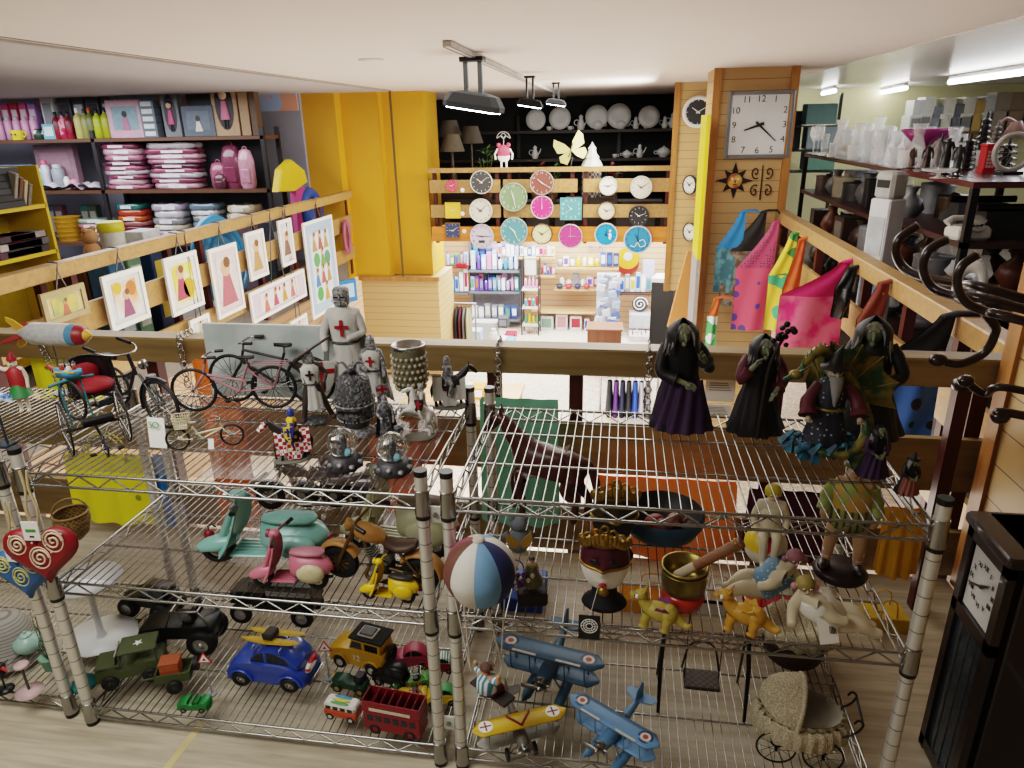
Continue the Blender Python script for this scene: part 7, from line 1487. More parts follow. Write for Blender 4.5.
def stack(place,cx,y,z,w,d,n,hs,cols,seed,name='wrapped_garment',what='plastic wrapped'):
    rr=random.Random(seed)
    for i in range(n):
        cn,hx_=cols[i%len(cols)]; hh=hs*rr.uniform(.8,1.15); b=B(); ph=rr.random()*6; W=w*rr.uniform(.88,1.05)
        mt=M(hx_,.25,v=.3,s=14,coat=.6)
        def f(u,v): a=2*pi*u; x=cos(a); yy=sin(a); k=1/max(abs(x),abs(yy))**.8; zz=(v-.5); e=math.sqrt(max(0,1-(2*zz)**4)); return (x*k*W/2*(.9+.1*e),yy*k*d/2*(.9+.1*e),hh*(v)+.006*sin(a*5+ph+v*4))
        b.surf(f,20,5,mt); b.box((0,0,hh-.003),(W*.86,d*.86,.004),mt)
        if rr.random()<.8: b.box((rr.uniform(-.1,.1)*W,-d*.5,hh*.5),(W*.4,.004,hh*.5),M('#e3dfe2',.2))
        solo(name,b,'%s %s packet, %s up in the %s'%(cn,what,ORD[i],place),'packet',(cx+rr.uniform(-.015,.015),y,z),rr.uniform(-.08,.08),group=place); z+=hh*1.02
# ---------------------------------------------------------------- left store shelving
SY=8.5; BRN=M('#5a3a28',.5); BKM=M('#1b1a1c',.5)
zs=[PY(130,138,SY).z,PY(150,190,SY).z,PY(150,243,SY).z]; xr=PY(263,136,SY).x; xm=PY(92,139,SY).x; xl=-9.3
t=thing('store_shelving','dark metal shelving with brown boards against the left store wall','shelving',(xl,SY,0))
for z in zs+[.05]:
    b=B(); b.box(((xr-xl)/2,.22,z-.02),(xr-xl,.44,.04),BRN); b.obj('shelf_board',t)
for x in (0.02,xm-xl,xr-xl-.02):
    for y in (.02,.42):
        b=B(); b.box((x,y,(zs[0]+.1)/2),(.05,.04,zs[0]+.1),BKM); b.obj('upright',t)
for x0,x1 in ((xm,PY(266,150,8.94).x),):
    b=B(); b.box(((x0+x1)/2-xl,.44,1.2),(x1-x0,.01,1.7),M('#3b3d44',.7)); b.obj('back_panel',t)
def on(px,k): c=PY(px,[138,190,243][k],SY+.22); c.y=SY+.22; c.z=zs[k]+.002; return c
def wpx(n): return n/704*9.3
P1='top shelf of left store'
for i in range(5): gbottle('lunch_flask',lab('pale pink flask with clear lid on the '+P1),'flask',on(3+8.5*i,0),wpx(3.6),wpx(22),M('#c98fb0',.4,v=.08),M('#b8a8b5',.3),'pale pink flasks',1)
for i,(cn,h) in enumerate((('pink','#c9487a'),('red','#b52f48'),('pink','#cf5a8a'),('lilac','#a87ab5'))): c=on(4+9*i,0); c.y+=.16; gbox('toy_box',lab('small %s toy box behind the pale pink flasks'%cn),'box',c,wpx(8),.08,wpx(34),M(h,.5,v=.1),M('#e3d6dd',.5))
c=on(27,0); c.y-=.14; b=B(); b.lathe([(wpx(5),0),(wpx(6),wpx(8)),(wpx(6),wpx(9)),(wpx(5),wpx(1)),(.001,wpx(1))],M('#d9c23a',.4),n=18,cap=False); t=thing('mug','yellow mug with a face on the top shelf of left store','mug',c); b.obj('cup',t); b=B(); b.tor((wpx(7),0,wpx(5)),wpx(2.4),wpx(.7),M('#d9c23a',.4),(0,1,0),12,5); b.obj('handle',t); b=B(); b.sph((-.02,-wpx(5.8),wpx(5)),.012,BLACK,6,4); b.sph((.03,-wpx(5.6),wpx(5)),.012,BLACK,6,4); b.obj('drawn_face',t)
gbottle('figurine_mug','dark green and white mug beside the yellow mug','mug',on(40,0),wpx(5),wpx(10),M('#2a3f33',.4,k='patch',h2='#d9d6cc',s=14),BLACK,None,1)
gbox('gift_box','turquoise box with white lettering panel on the '+P1,'box',on(53,0),wpx(13),.1,wpx(14),M('#6fb0c4',.5),M('#d9e6ea',.5))
c=on(48,0); c.y+=.15; gbox('gift_box','white box with a grey picture behind the turquoise box','box',c,wpx(13),.1,wpx(40),M('#d6d6d6',.5),M('#8a8f94',.5))
for i,(px,h,cn) in enumerate(((60,'#7a1726','dark red'),(66,'#a81f3f','crimson'),(72,'#8a1a30','deep red'))): gbottle('drink_bottle',lab(cn+' drink bottle among the dark bottles on '+P1),'bottle',on(px,0),wpx(4),wpx(25),M(h,.35,k='patch',h2='#d98a9a' if i==1 else '#5a1020',s=20),BLACK,'red drink bottles',0)
for i,(px,h,cn,cap) in enumerate(((82,'#b8b06a','khaki yellow',WHITE),(89,'#8a8a4a','olive',M('#4a3a2a')),(94,'#6b6f3a','dark olive',M('#c9602a')),(101,'#a8b02a','lime green',BLACK),(109,'#9aa024','yellow green',BLACK))): gbottle('drink_bottle',lab(cn+' drink bottle with coloured cap on '+P1),'bottle',on(px,0),wpx(4.2),wpx(28-i%2),M(h,.35,v=.15),cap,'green drink bottles',0)
for i,(px,w) in enumerate(((62,14),(76,12),(90,14),(104,10))): c=on(px,0); c.y+=.2; gbox('storage_box',lab('dark grey box with white picture behind the drink bottles'),'box',c,wpx(w),.08,wpx(38),M('#5a5c62',.6),M('#c9c9cc',.5) if i%2 else M('#2a2429',.5))
c=on(131,0); t=gbox('doll_gift_set','square pink framed gift set with a dark haired girl picture','gift set',c,wpx(37),.08,wpx(34),M('#c9a0ac',.5),M('#7f9aa5',.5,v=.2)); b=B(TR(0,-.046,wpx(16))@RO(pi/2,0,0)); b.prism([(-.06,-.12),(.06,-.12),(.03,.03),(-.03,.03)],.002,M('#a8708a')); b.prism([(.035*cos(i*pi/6),.07+.04*sin(i*pi/6)) for i in range(12)],.003,M('#2a2024')); b.obj('girl_picture',t)
for i in range(5): gbox('small_box','slate grey box, %s from the bottom of the column beside pink gift set'%ORD[i],'box',Vector((on(156,0).x,SY+.2,zs[0]+.002+i*wpx(6.6))),wpx(15),.14,wpx(6.4),M('#5f6870',.5,v=.1),M('#c9ced2',.5))
def dollbox(label,px,w,h,bm,im,dress,hair,k=0):
    c=on(px,k); t=gbox('doll_box',label,'doll box',c,wpx(w),.1,wpx(h),bm); W,H=wpx(w),wpx(h)
    b=B(TR(0,-.053,H*.52)@RO(pi/2,0,0)); b.prism([(W*.36*cos(i*pi/10),H*.42*sin(i*pi/10)) for i in range(20)],.003,im); b.obj('window',t)
    e=bpy.data.objects.new('doll',None); COL.objects.link(e); e.parent=t; b=B(); b.sph((0,-.065,H*.7),(W*.17,.02,W*.17),M('#d9b59a'),10,8); b.sph((0,-.06,H*.74),(W*.19,.02,W*.15),hair,10,8); b.obj('head',e); b=B(); b.lathe([(W*.2,H*.28),(W*.1,H*.6)],dress,(0,-.06,0),12,sy=.35); b.cyl((-W*.06,-.06,H*.28),(-W*.06,-.06,H*.14),W*.04,BLACK,n=6); b.cyl((W*.06,-.06,H*.28),(W*.06,-.06,H*.14),W*.04,BLACK,n=6); b.obj('dress',e)
dollbox('grey boxed doll with long dark hair and pink dress, top shelf',177,17,40,M('#6f7276',.6),M('#2a2a2e',.5),M('#b5406f'),M('#1c181a'))
c=on(204,0); t=gbox('school_bag','slate grey school bag with a small girl figure printed on front','bag',c,wpx(32),.14,wpx(27),M('#565f6a',.7),M('#626c78',.7)); b=B(TR(0,-.075,wpx(12))@RO(pi/2,0,0)); b.prism([(-.05,-.1),(.05,-.1),(.02,.02),(-.02,.02)],.003,M('#c9c3b5')); b.prism([(.03*cos(i*pi/6),.05+.035*sin(i*pi/6)) for i in range(12)],.004,M('#2a2024')); b.obj('girl_print',t)
c=on(204,0); c.y+=.14; gbox('storage_box','dark grey folder box behind the slate school bag','box',c,wpx(34),.06,wpx(42),M('#3a3c42',.6))
dollbox('tall tan boxed doll in pink dress behind a dark oval window',231,25,51,M('#a8896a',.6),M('#231d1f',.5),M('#b5607a'),M('#4a2a22'))
c=on(250,0); gbox('gift_box','narrow tan box edge on beside the tall boxed doll','box',c,wpx(9),.12,wpx(50),M('#a08262',.6)); c=on(259,0); gbox('gift_box','narrow dark brown box at the right end of '+P1,'box',c,wpx(6),.12,wpx(48),M('#5c4634',.6))
# second shelf
P2='second shelf of left store'
gbox('storage_box','bright blue box at the left end of '+P2,'box',on(20,1),wpx(30),.2,wpx(24),M('#2f7fb5',.5),M('#1f4f86',.5)); gbox('gift_box','wide dusty pink baby gift box on '+P2,'box',on(56,1)+Vector((0,.15,0)),wpx(44),.1,wpx(42),M('#9a7a86',.6),M('#b08a98',.6))
for px,r,h,m,cm,l in ((44,5,20,'#5fb5a8','#e3e3dd','turquoise baby bottle'),(50,4,28,'#c9c9d2','#d9607a','baby bottle with a pink teat cap'),(62,6,24,'#8f969c','#b5bcc2','grey and blue baby jar'),(69,3,12,'#e3e3e3','#e3e3e3','small white baby pot')): gbottle('baby_bottle',l+' on the second shelf of left store','bottle',on(px,1),wpx(r),wpx(h),M(m,.35),M(cm,.4),None,1)
b=B(); b.sph((0,0,wpx(5)),wpx(5),M('#d98aa0',.4),14,10); solo('toy_ball',b,'pink ball among the baby bottles on '+P2,'ball',on(76,1))
for i,px in enumerate((58,84,98)):
    b=B(); ph=i*2.; b.surf(lambda u,v:((u-.5)*wpx(24),(v-.5)*.3,wpx(2.5)+wpx(3)*sin(u*9+ph)*sin(v*7+i)*.6+wpx(3)*(1-(2*u-1)**2)),16,10,M('#c3bcc6',.15,v=.2,coat=.8)); c=on(px,1); c.y-=.1; solo('plastic_pouch',b,'crumpled clear plastic pouch %s on the second shelf of left store'%['under the baby bottles','by the pink ball','beside the dark upright'][i],'pouch',c)
PKS=[('dusty pink','#b06f84'),('pale pink','#cfa5b2'),('maroon pink','#8a3f58'),('grey white','#b5aeb3'),('rose','#a85570'),('dark plum','#4f2a3a')]
stack('left wrapped pile',on(133,1).x,SY+.22,zs[1]+.002,wpx(42),.32,9,wpx(4.9),PKS,1); stack('right wrapped pile',on(182,1).x,SY+.22,zs[1]+.002,wpx(52),.32,9,wpx(4.8),PKS[1:]+PKS[:1],2)
for i,(px,w,h,c_,cn) in enumerate(((222,18,24,'#a85a72','rose'),(238,20,40,'#7d3a52','plum'),(254,16,36,'#c98fa2','light pink'),(228,12,14,'#5a2f3f','dark maroon'))):
    c=on(px,1); c.y+=-.05*i; t=thing('backpack','%s child backpack in clear plastic beside the right wrapped pile'%cn,'backpack',c); W,H=wpx(w),wpx(h); b=B(); b.lathe([(W*.4,0),(W*.5,H*.1),(W*.5,H*.7),(W*.35,H*.95),(W*.1,H)],M(c_,.3,v=.25,coat=.6),n=18,sy=.6); b.obj('body',t); b=B(); b.box((0,-W*.28,H*.32),(W*.6,W*.1,H*.35),M(c_,.3,v=.3,coat=.6),ch=W*.04); b.obj('front_pocket',t); b=B(); b.tor((0,0,H),W*.13,W*.03,M(c_),(0,1,0),10,5); b.obj('handle',t)
# third shelf
P3='third shelf of left store'
YB2=M('#c9982a',.5,v=.15)
for i in range(5):
    z=zs[2]+.002+i*wpx(4.6); c=on(73,2); b=B(); b.lathe([(wpx(11),0),(wpx(12.5),wpx(5)),(wpx(13.2),wpx(5.4)),(wpx(12),wpx(4.6)),(wpx(10.5),wpx(.6)),(.001,wpx(.5))],YB2,n=24,cap=False); solo('yellow_basket',b,'yellow basket, %s from the bottom of the nested stack'%ORD[i],'basket',(c.x,c.y,z),.1*i)
stack('pastel towel pile',on(104,2).x,SY+.22,zs[2]+.002,wpx(34),.32,5,wpx(4.4),[('pale blue','#8aa5b5'),('pink','#cf9aa8'),('white','#d3d0cf'),('rose','#b56f84'),('pale green','#9fb5a0')],3,'folded_towel','folded towel')
stack('red cloth pile',on(142,2).x,SY+.22,zs[2]+.002,wpx(30),.32,7,wpx(5.2),[('dark red','#8a2a22'),('brick','#a3452f'),('maroon','#6a1f2a'),('pink brown','#9a5a5a'),('orange','#c9602a'),('orange red','#b8432a'),('teal','#2f6f6a')],4,'folded_cloth','folded cloth')
stack('pale bag pile beside red cloths',on(178,2).x,SY+.22,zs[2]+.002,wpx(34),.32,6,wpx(6),[('white','#cfcdd0'),('pale lilac','#b5a8bd'),('cream','#d3c9b0'),('grey','#8f9096')],5)
stack('grey bag pile behind paddling pool',on(214,2).x,SY+.22,zs[2]+.002,wpx(30),.32,6,wpx(6),[('grey','#85878d'),('white','#c9c9cc'),('blue grey','#6a7f8f')],6)
stack('cream packet pile',on(250,2).x,SY+.22,zs[2]+.002,wpx(30),.32,5,wpx(7),[('beige','#b5a58a'),('cream','#cfc3a5'),('tan','#8f7a5c')],7)
for i,(px,c_,cn) in enumerate(((52,'#3a4a5a','dark blue'),(60,'#5a3a4a','plum'),(86,'#2a5a5c','dark teal'),(94,'#3f4a3a','dark green'))): c=on(px,2); c.y+=.15; gbox('toy_box',lab('%s toy box beside the nested yellow baskets'%cn),'box',c,wpx(9),.1,wpx(34),M(c_,.5,v=.2),M('#8f8a80',.5))
# items standing on the gallery floor by the rail
def gal(label,name,cat,px0,px1,pyt,x,m,pm=None,z0=0.): a=PX(px0,pyt,x); c=PX(px1,pyt,x); w=abs(c.y-a.y); t=thing(name,label,cat,(x,(a.y+c.y)/2,z0),rot=(0,0,pi/2)); h=a.z-z0; b=B(); b.box((0,0,h/2),(w,.25,h),m,ch=.02); b.obj('carton',t); 
def gal2(*a_): pass
XG=-4.15
for label,px0,px1,pyt,c_,p_ in (('blue toy pack in clear wrap behind the picture railing, left part',95,112,256,'#3f6f95','#c9d6dc'),('green and white toy pack behind the picture railing',114,128,250,'#6f9a78','#e3e6dd'),('dark blue game box behind the sunflower picture',138,158,246,'#24406a','#d3b84a'),('lilac grey box low behind the picture railing',228,244,224,'#6a6278','#8a829a'),('dark box at the far end behind picture railing',262,276,222,'#3a3f4a','#9aa0a8'),('white game box standing behind the left railing',132,150,232,'#cfd2d6','#8a4a8a')):
    xg=XG-.16*('132' in str(px0)); a=PX(px0,pyt,xg); c=PX(px1,pyt,xg); w=abs(c.y-a.y); gbox('toy_pack',label,'box',(xg,(a.y+c.y)/2,0),w,.2,a.z,M(c_,.35,v=.25),M(p_,.5,v=.2),pi/2)
a=PX(217,226,-4.05); t=thing('paddling_pool','round blue inflatable pool standing on edge behind the picture railing','inflatable pool',(-4.05,a.y,.5)); PB=M('#2f7fae',.3,v=.1); b=B()
for r in (.2,.3,.4): b.tor((-.04*r,0,0),r,.06,PB,(1,.0,.1),28,8)
b.obj('rings',t); b=B(); b.disc((0,0,0),.38,M('#3a8fbd',.4),(1,0,.1),28); b.obj('base',t)
a=PX(312,215,-4.05); t=thing('blue_float','dark blue round float behind the far end of picture railing','float',(-4.05,a.y,.75)); b=B(); b.tor((0,0,0),.22,.07,M('#2a4f9a',.35,v=.15),(1,0,.1),26,8); b.obj('ring',t); b=B(); b.disc((0,0,0),.2,M('#3a62ae',.4),(1,0,.1),24); b.obj('base',t)
a=PX(292,192,-4.1); t=thing('beach_tent','folded yellow and pink beach shade sticking up behind the railing','beach shade',(-4.1,a.y,.3)); b=B()
P=[(-.45,.75),(-.3,1.0),(0,1.1),(.35,.95),(.4,.8),(0,.72)]; b.prism(P,.1,M('#cfae2a',.5,v=.1),RO(pi/2,0,pi/2),inset=.06); b.obj('yellow_panel',t); b=B(); b.prism([(-.1,0),(.28,.0),(.35,.72),(.05,.8)],.08,M('#b5407a',.5),RO(pi/2,0,pi/2)); b.obj('pink_panel',t)
c=PX(113,240,-4.3); t=thing('bucket','white bucket with a yellow rim behind the left railing','bucket',(-4.3,c.y,.72)); b=B(); b.lathe([(.085,0),(.1,.24)],M('#c9c6bd',.3),n=20); b.obj('pail',t); b=B(); b.lathe([(.1,.24),(.106,.25),(.104,.32),(.09,.325),(.001,.32)],M('#cdbf2a',.4),n=20,cap=False); b.obj('rim',t)
b=B(); b.box((0,0,.36),(.3,.9,.72),M('#5f3a26',.6)); solo('side_table',b,'brown side table holding the yellow rimmed bucket','table',(-4.42,c.y,0))
c=PX(92,247,-4.38); t=thing('plush_toy','small tan plush bear above the left railing','plush toy',(-4.38,c.y,.72)); TB=M('#b5855a',.9,v=.2); b=B(); b.sph((0,0,.09),(.07,.07,.09),TB,10,8); b.sph((0,0,.22),.065,TB,10,8)
for s in (-1,1): b.sph((0,s*.05,.28),.025,TB,8,6); b.sph((.05,s*.05,.03),.03,TB,8,6)
b.obj('body',t)
# yellow bookcase
XB=-4.5; ye=PX(47,203,XB).y; z1=PX(20,207,XB).z; z2=PX(20,257,XB).z; ztop=PX(38,165,XB).z+.0; YP=M('#c3a31c',.5,v=.05); t=thing('bookcase','yellow painted bookcase with open shelves at the left frame edge','bookcase',(XB,ye,0))
b=B(); b.box((-.38,-1.1,ztop/2),(.02,2.2,ztop),M('#a88c14',.5)); b.obj('back_panel',t)
for y in (-.01,-2.2):
    b=B(); b.box((-.19,y,ztop/2),(.38,.025,ztop),YP); b.obj('side_panel',t)
for z in (.1,z2,z1,ztop+.35):
    if z>ztop: continue
    b=B(); b.box((-.19,-1.1,z-.015),(.38,2.18,.03),YP); b.obj('shelf_board',t)
def book(label,y,z,w,h,d,c_,lean=0,name='book'):
    tt=thing(name,label,'book',(XB-.1,y,z),rot=(lean,0,pi/2)); b=B(); b.box((0,.0,h/2),(w,d,h),M(c_,.6,v=.15),ch=.003); b.obj('cover',tt); b=B(); b.box((0,.004,h/2),(w*.8,d*.99,h*.97),PAPER); b.obj('pages',tt)
def yb(px): return PX(px,207,XB).y
rr=random.Random(9)
for i in range(6): book('dark grey storage box book, %s from the bottom of the black pile on yellow bookcase'%ORD[i],yb(6),z1+.002+.048*i,.34,.046,.24,['#26282c','#1d1e22','#2f3136'][i%3])
for i,c_ in enumerate(('#8f8a7c','#6b4a3a','#b5a58a','#7a7468')): book('leaning %s book next to the black pile on yellow bookcase'%['grey','brown','cream','taupe'][i],yb(16+5*i),z1+.03,.03,.26-.03*i,.2,c_,.35)
for i,(c_,cn) in enumerate((('#4a2a3a','plum'),('#8f8a86','grey'),('#6a3f52','mauve'),('#2f2429','blackish'),('#b5aba5','cream'),('#7a3a52','berry'),('#9a4a62','pink'),('#4f4a4c','charcoal'))): book('%s paperback lying on the lower shelf of yellow bookcase'%cn,yb(2+8*(i%4))+.02*(i//4),z2+.002+.055*(i//4),.26,.05,.2,c_)
for i,(c_,cn) in enumerate((('#3a2a32','dark'),('#a8325a','pink'),('#8a8080','grey'))): book('%s notebook on top of the paperbacks on yellow bookcase'%cn,yb(6+11*i),z2+.115,.24,.045,.18,c_)
c=PX(352,290,-3.62); gbox('blue_packet','small blue packet hanging at the end of picture railing above tall knight','packet',(-3.62,c.y-.2,c.z-.12),.3,.05,.3,M('#2f6fae',.4,v=.1),M('#a8c9dc',.5),pi/2-.6)
# ---------------------------------------------------------------- right hand store
TZ=1.4; XS=1.95; MTL=M('#1d1b1c',.45,.3); DBR=M('#3a2220',.4,v=.1)
yA1=PZ(798,153,TZ).y; yA0=PZ(893,169,TZ).y+.05; yB1=yA0-.08; yB0=PZ(952,182,TZ).y
def mshelf(label,y0,y1,w,zs_,top):
    t=thing('display_rack',label,'display rack',(XS,y0,0)); d=y1-y0
    for z in zs_:
        b=B(); b.box((w/2,d/2,z-.018),(w,d,.035),top if z==zs_[-1] else DBR); b.obj('shelf_board',t)
    for x in (.02,w-.02):
        for y in (.02,d-.02):
            b=B(); b.box((x,y,zs_[-1]/2-.018),(.04,.04,zs_[-1]-.036),MTL); b.obj('leg',t)
mshelf('long black metal display rack topped with glassware',yA0,yA1,.75,[.25,.62,1.02,TZ],M('#4a3a38',.25,v=.1))
mshelf('near black metal display rack with a dark red top carrying figurines',yB0,yB1,2.1,[.3,.68,1.06,TZ],M('#4f2426',.25,v=.08))
def onA(px,py): c=PZ(px,py,TZ+.001); return c
GL=M('#f6fafa',.04,v=0,a=.2); GLB=M('#ffffff',.05,v=0,a=.28); rr=random.Random(21)
kinds=['wine glass','tall glass','glass jug','glass vase','tumbler']
def glassware(k,c,s,label,m,cat,tint=None):
    b=B()
    if k==0: b.lathe([(.04,0),(.04,.004),(.006,.012),(.005,.09),(.03,.12),(.042,.16),(.036,.21),(.034,.21),(.038,.16),(.026,.125),(.001,.1)],m,n=14,cap=False)
    elif k==1: b.lathe([(.03,0),(.038,.2),(.035,.2),(.027,.01),(.001,.008)],m,n=14,cap=False)
    elif k==2: b.lathe([(.05,0),(.065,.06),(.045,.15),(.05,.2),(.047,.2),(.042,.15),(.06,.06),(.001,.01)],m,n=16,cap=False); b.tube(arc((.055,0,.12),.045,-pi/2,pi/2,10),.006,m,6)
    elif k==3: b.lathe([(.035,0),(.06,.08),(.03,.19),(.05,.27),(.047,.27),(.026,.19),(.055,.08),(.001,.01)],m,n=16,cap=False)
    else: b.lathe([(.035,0),(.042,.1),(.039,.1),(.032,.01),(.001,.008)],m,n=14,cap=False)
    if tint: b.lathe([(.028,.03),(.034,.09),(.001,.1)],tint,n=12)
    return solo(['wine_glass','tall_glass','glass_jug','glass_vase','tumbler'][k],b,label,cat,c,sc=s)
n=0
for row,xo in enumerate((.08,.24,.42,.6)):
    m_=13 if row<2 else 10
    for i in range(m_):
        y=yA0+.12+(yA1-yA0-.24)*i/(m_-1)+rr.uniform(-.03,.03); k=rr.choice([0,0,1,3,4,2] if row else [0,1,4,4,0]); s=rr.uniform(1.,1.35)
        tint=M('#c9a82a',.3) if (row==1 and i in (9,11)) else (M('#b54a86',.3) if (row==2 and i==3) else None)
        glassware(k,Vector((XS+xo+rr.uniform(-.03,.03),y,TZ+.001)),s,'clear %s, %s back in row %s from the railing'%(kinds[k],ORD[i],['one','two','three','four'][row]),GLB if (i+row)%3==0 else GL,'glassware',tint)
b=B(); MG=M('#8f2f6f',.15,v=.1); b.lathe([(.05,0),(.05,.01),(.015,.03),(.015,.09),(.09,.13),(.15,.19),(.145,.2),(.08,.14),(.001,.11)],MG,n=22,cap=False,fold=lambda a,z:.08*sin(a*6)*(z>.12)); solo('glass_bowl',b,'tall footed purple glass bowl among the clear glassware','glass bowl',onA(898,166)+Vector((.25,.2,0)),sc=1.3)
# figurines on the near rack
def onB(px,py): return PZ(px,py,TZ+.001)
c=onB(985,172); t=thing('telephone_box','red model telephone box on the near display rack','model',(c.x,c.y,TZ),.1,.62); RDT=M('#c41f28',.35,v=.05); b=B(); b.box((0,0,.012),(.14,.14,.024),RDT); b.box((0,0,.14),(.12,.12,.23),RDT,ch=.006); b.box((0,0,.27),(.135,.135,.03),RDT,ch=.008); b.obj('body',t); b=B()
for i in range(3):
    for j in range(5): b.box((-.03+.03*i,-.0605,.06+.036*j),(.022,.003,.026),M('#e8d6d2',.2))
b.obj('panes',t)
def pagoda(label,px,py,n,s,m):
    c=onB(px,py); t=thing('pagoda_ornament',label,'ornament',(c.x,c.y,TZ),R.random(),s); b=B(); P=[(.06,0),(.06,.01)]; z=.01
    for i in range(n): r=.07-.005*i; P+=[(.03,z+.008),(.034,z+.03),(r,z+.036),(r*.95,z+.044)]; z+=.046
    P+=[(.012,z+.01),(.01,z+.05),(.001,z+.07)]; b.lathe(P,m,n=8,sm=False); b.obj('tower',t); b=B()
    for i in range(n):
        for k in range(8): a=k*pi/4; b.sph(((.066-.005*i)*cos(a),(.066-.005*i)*sin(a),.04+.046*i),.007,m,5,4)
    b.obj('eave_bells',t)
DKM=M('#2f2a2c',.35,.4,v=.2,s=40); pagoda('tallest dark metal pagoda tower behind the red telephone box',978,166,8,.85,DKM); pagoda('silvery grey metal pagoda tower with pale top next to the tallest one',990,168,8,.72,M('#8a8788',.35,.5,v=.2)); pagoda('shorter dark metal pagoda tower left of the red telephone box',965,170,5,.8,DKM); pagoda('squat dark metal pagoda right of the red telephone box',1004,171,4,.85,DKM)
def statue(label,px,py,h,m,j={},hat=False,dx=0,name='statuette'):
    h*=.8
    c=onB(px,py); t=thing(name,label,'statuette',(c.x+dx,c.y,TZ),R.uniform(-.5,.5)); human(t,h,m,j,1.1,face=False); b=B(); b.lathe([(.18*h,0),(.19*h,.02*h),(.15*h,.04*h),(.001,.04*h)],m,n=16); b.obj('base',t); b=B(); b.lathe([(.13*h,.1*h),(.1*h,.4*h),(.08*h,.55*h),(.1*h,.75*h),(.05*h,.82*h)],m,n=18,fold=lambda a,z:.08*sin(a*6)); b.obj('robe',t)
    if hat: b=B(); b.lathe([(.12*h,.95*h),(.05*h,.98*h),(.04*h,1.08*h),(.001,1.1*h)],m,n=14); b.obj('hat',t)
statue('dark bronze statuette at the left corner of near display rack',925,172,.24,M('#3a2a26',.4,.3)); statue('black robed statuette with raised arms on the near display rack',943,174,.3,M('#1c1c20',.4),{'elL':(-.17,0,.85),'wrL':(-.15,0,1.0),'haL':(-.15,0,1.05)}); statue('black and white hatted statuette beside the black robed one',955,176,.26,M('#3f4042',.4),hat=True); statue('small brown statuette in front of the glassware end',911,168,.2,M('#5a3f33',.4)); statue('pale grey statuette behind the black robed one',935,168,.28,M('#8f8a88',.5))
c=onB(938,178); t=thing('glass_dish','round clear dish on a foot at the front edge of near rack','dish',(c.x,c.y,TZ)); b=B(); b.lathe([(.05,0),(.012,.012),(.012,.03),(.09,.04),(.1,.055),(.001,.04)],GLB,n=22); b.obj('dish',t)
c=onB(1008,174); t=thing('spoked_ornament','white spoked wheel model at the right frame edge','wheel model',(c.x,c.y,TZ),.3); wheel(t,(0,0,.13),.12,M('#d6d3d0',.4),M('#c9c9c9',.4),10,.016,(.2,1,0)); b=B(); b.box((0,0,.008),(.14,.08,.016),BLACK); b.cyl((0,.03,.01),(0,.02,.13),.008,BLACK); b.obj('stand',t)
c=onB(1000,170); t=thing('desk_lamp','pale pink curved desk lamp behind the white wheel','lamp',(c.x+.05,c.y+.25,TZ)); b=B(); b.lathe([(.07,0),(.07,.015),(.02,.03),(.001,.03)],M('#c9a8a4',.4),n=20); b.obj('base',t); b=B(); b.tube(spline([(0,0,.02),(-.02,0,.2),(.03,0,.32),(.1,0,.3)],5),.012,M('#c9a8a4',.4),8); b.obj('arm',t); b=B(); b.lathe([(.03,.04),(.07,-.06),(.066,-.06),(.02,.03)],M('#c9a8a4',.4),(.11,0,.27),16,cap=False); b.obj('shade',t)
# lower shelves of both racks: typewriters, phones, mills, clutter
def typewriter(label,c,m,rz):
    t=thing('typewriter',label,'typewriter',c,rz); b=B(); b.prism([(-.15,0),(-.15,.05),(-.02,.1),(.0,.15),(.14,.15),(.15,0)],.3,m,RO(pi/2,0,pi/2-pi/2)@RO(0,0,0),inset=.06); b.obj('body',t); b=B(); b.cyl((.1,-.2,.17),(.1,.2,.17),.022,BLACK,n=14); b.obj('platen',t); b=B()
    for i in range(3):
        for j in range(9): b.cyl((-.13+.035*i,-.11+.0275*j,.045+.018*i),(-.13+.035*i,-.11+.0275*j,.066+.018*i),.009,M('#b5b0a4',.4),n=8)
    b.obj('keys',t)
typewriter('black typewriter on the second shelf of near rack, left of phones',Vector((XS+.35,yB0+.35,1.061)),M('#1d1e20',.35),-pi/2); typewriter('grey typewriter deeper on the second shelf of near rack',Vector((XS+.4,yB0+.85,1.061)),M('#4a4c4e',.4),-pi/2)
def phone(label,c,m,rz):
    t=thing('telephone',label,'telephone',c,rz); b=B(); b.box((0,0,.04),(.2,.17,.08),m,ch=.02,top=.8); b.obj('body',t); b=B(); b.cyl((0,-.05,.075),(0,-.06,.09),.05,m,n=18); 
    for i in range(10): a=i*.55; b.cyl((.036*cos(a),-.06+.03*sin(a),.086),(.036*cos(a),-.062+.03*sin(a),.093),.008,BLACK,n=8)
    b.obj('dial',t); b=B(); b.tube([(-.11,.04,.09),(-.08,.04,.12),(.08,.04,.12),(.11,.04,.09)],[.028,.016,.016,.028],m,8); b.obj('handset',t)
phone('white dial telephone on the second shelf of near rack',Vector((XS+.08,yB0+.14,1.061)),M('#cfcdc6',.35),.2); phone('cream dial telephone right of the white one on near rack',Vector((XS+.62,yB0+.12,1.061)),M('#b5a98a',.4),0)
def mill(label,c,m):
    t=thing('coffee_mill',label,'coffee mill',c,R.uniform(-.4,.4)); b=B(); b.box((0,0,.07),(.13,.13,.14),m,ch=.008); b.obj('box',t); b=B(); b.box((0,-.067,.04),(.08,.006,.05),m); b.sph((0,-.076,.04),.009,GOLD,6,5); b.obj('drawer',t); b=B(); b.sph((0,0,.15),(.05,.05,.035),DKM,12,8); b.tube([(0,0,.18),(0,0,.21),(.09,0,.215)],.006,DKM,6); b.sph((.09,0,.225),.014,m,8,6); b.obj('crank',t)
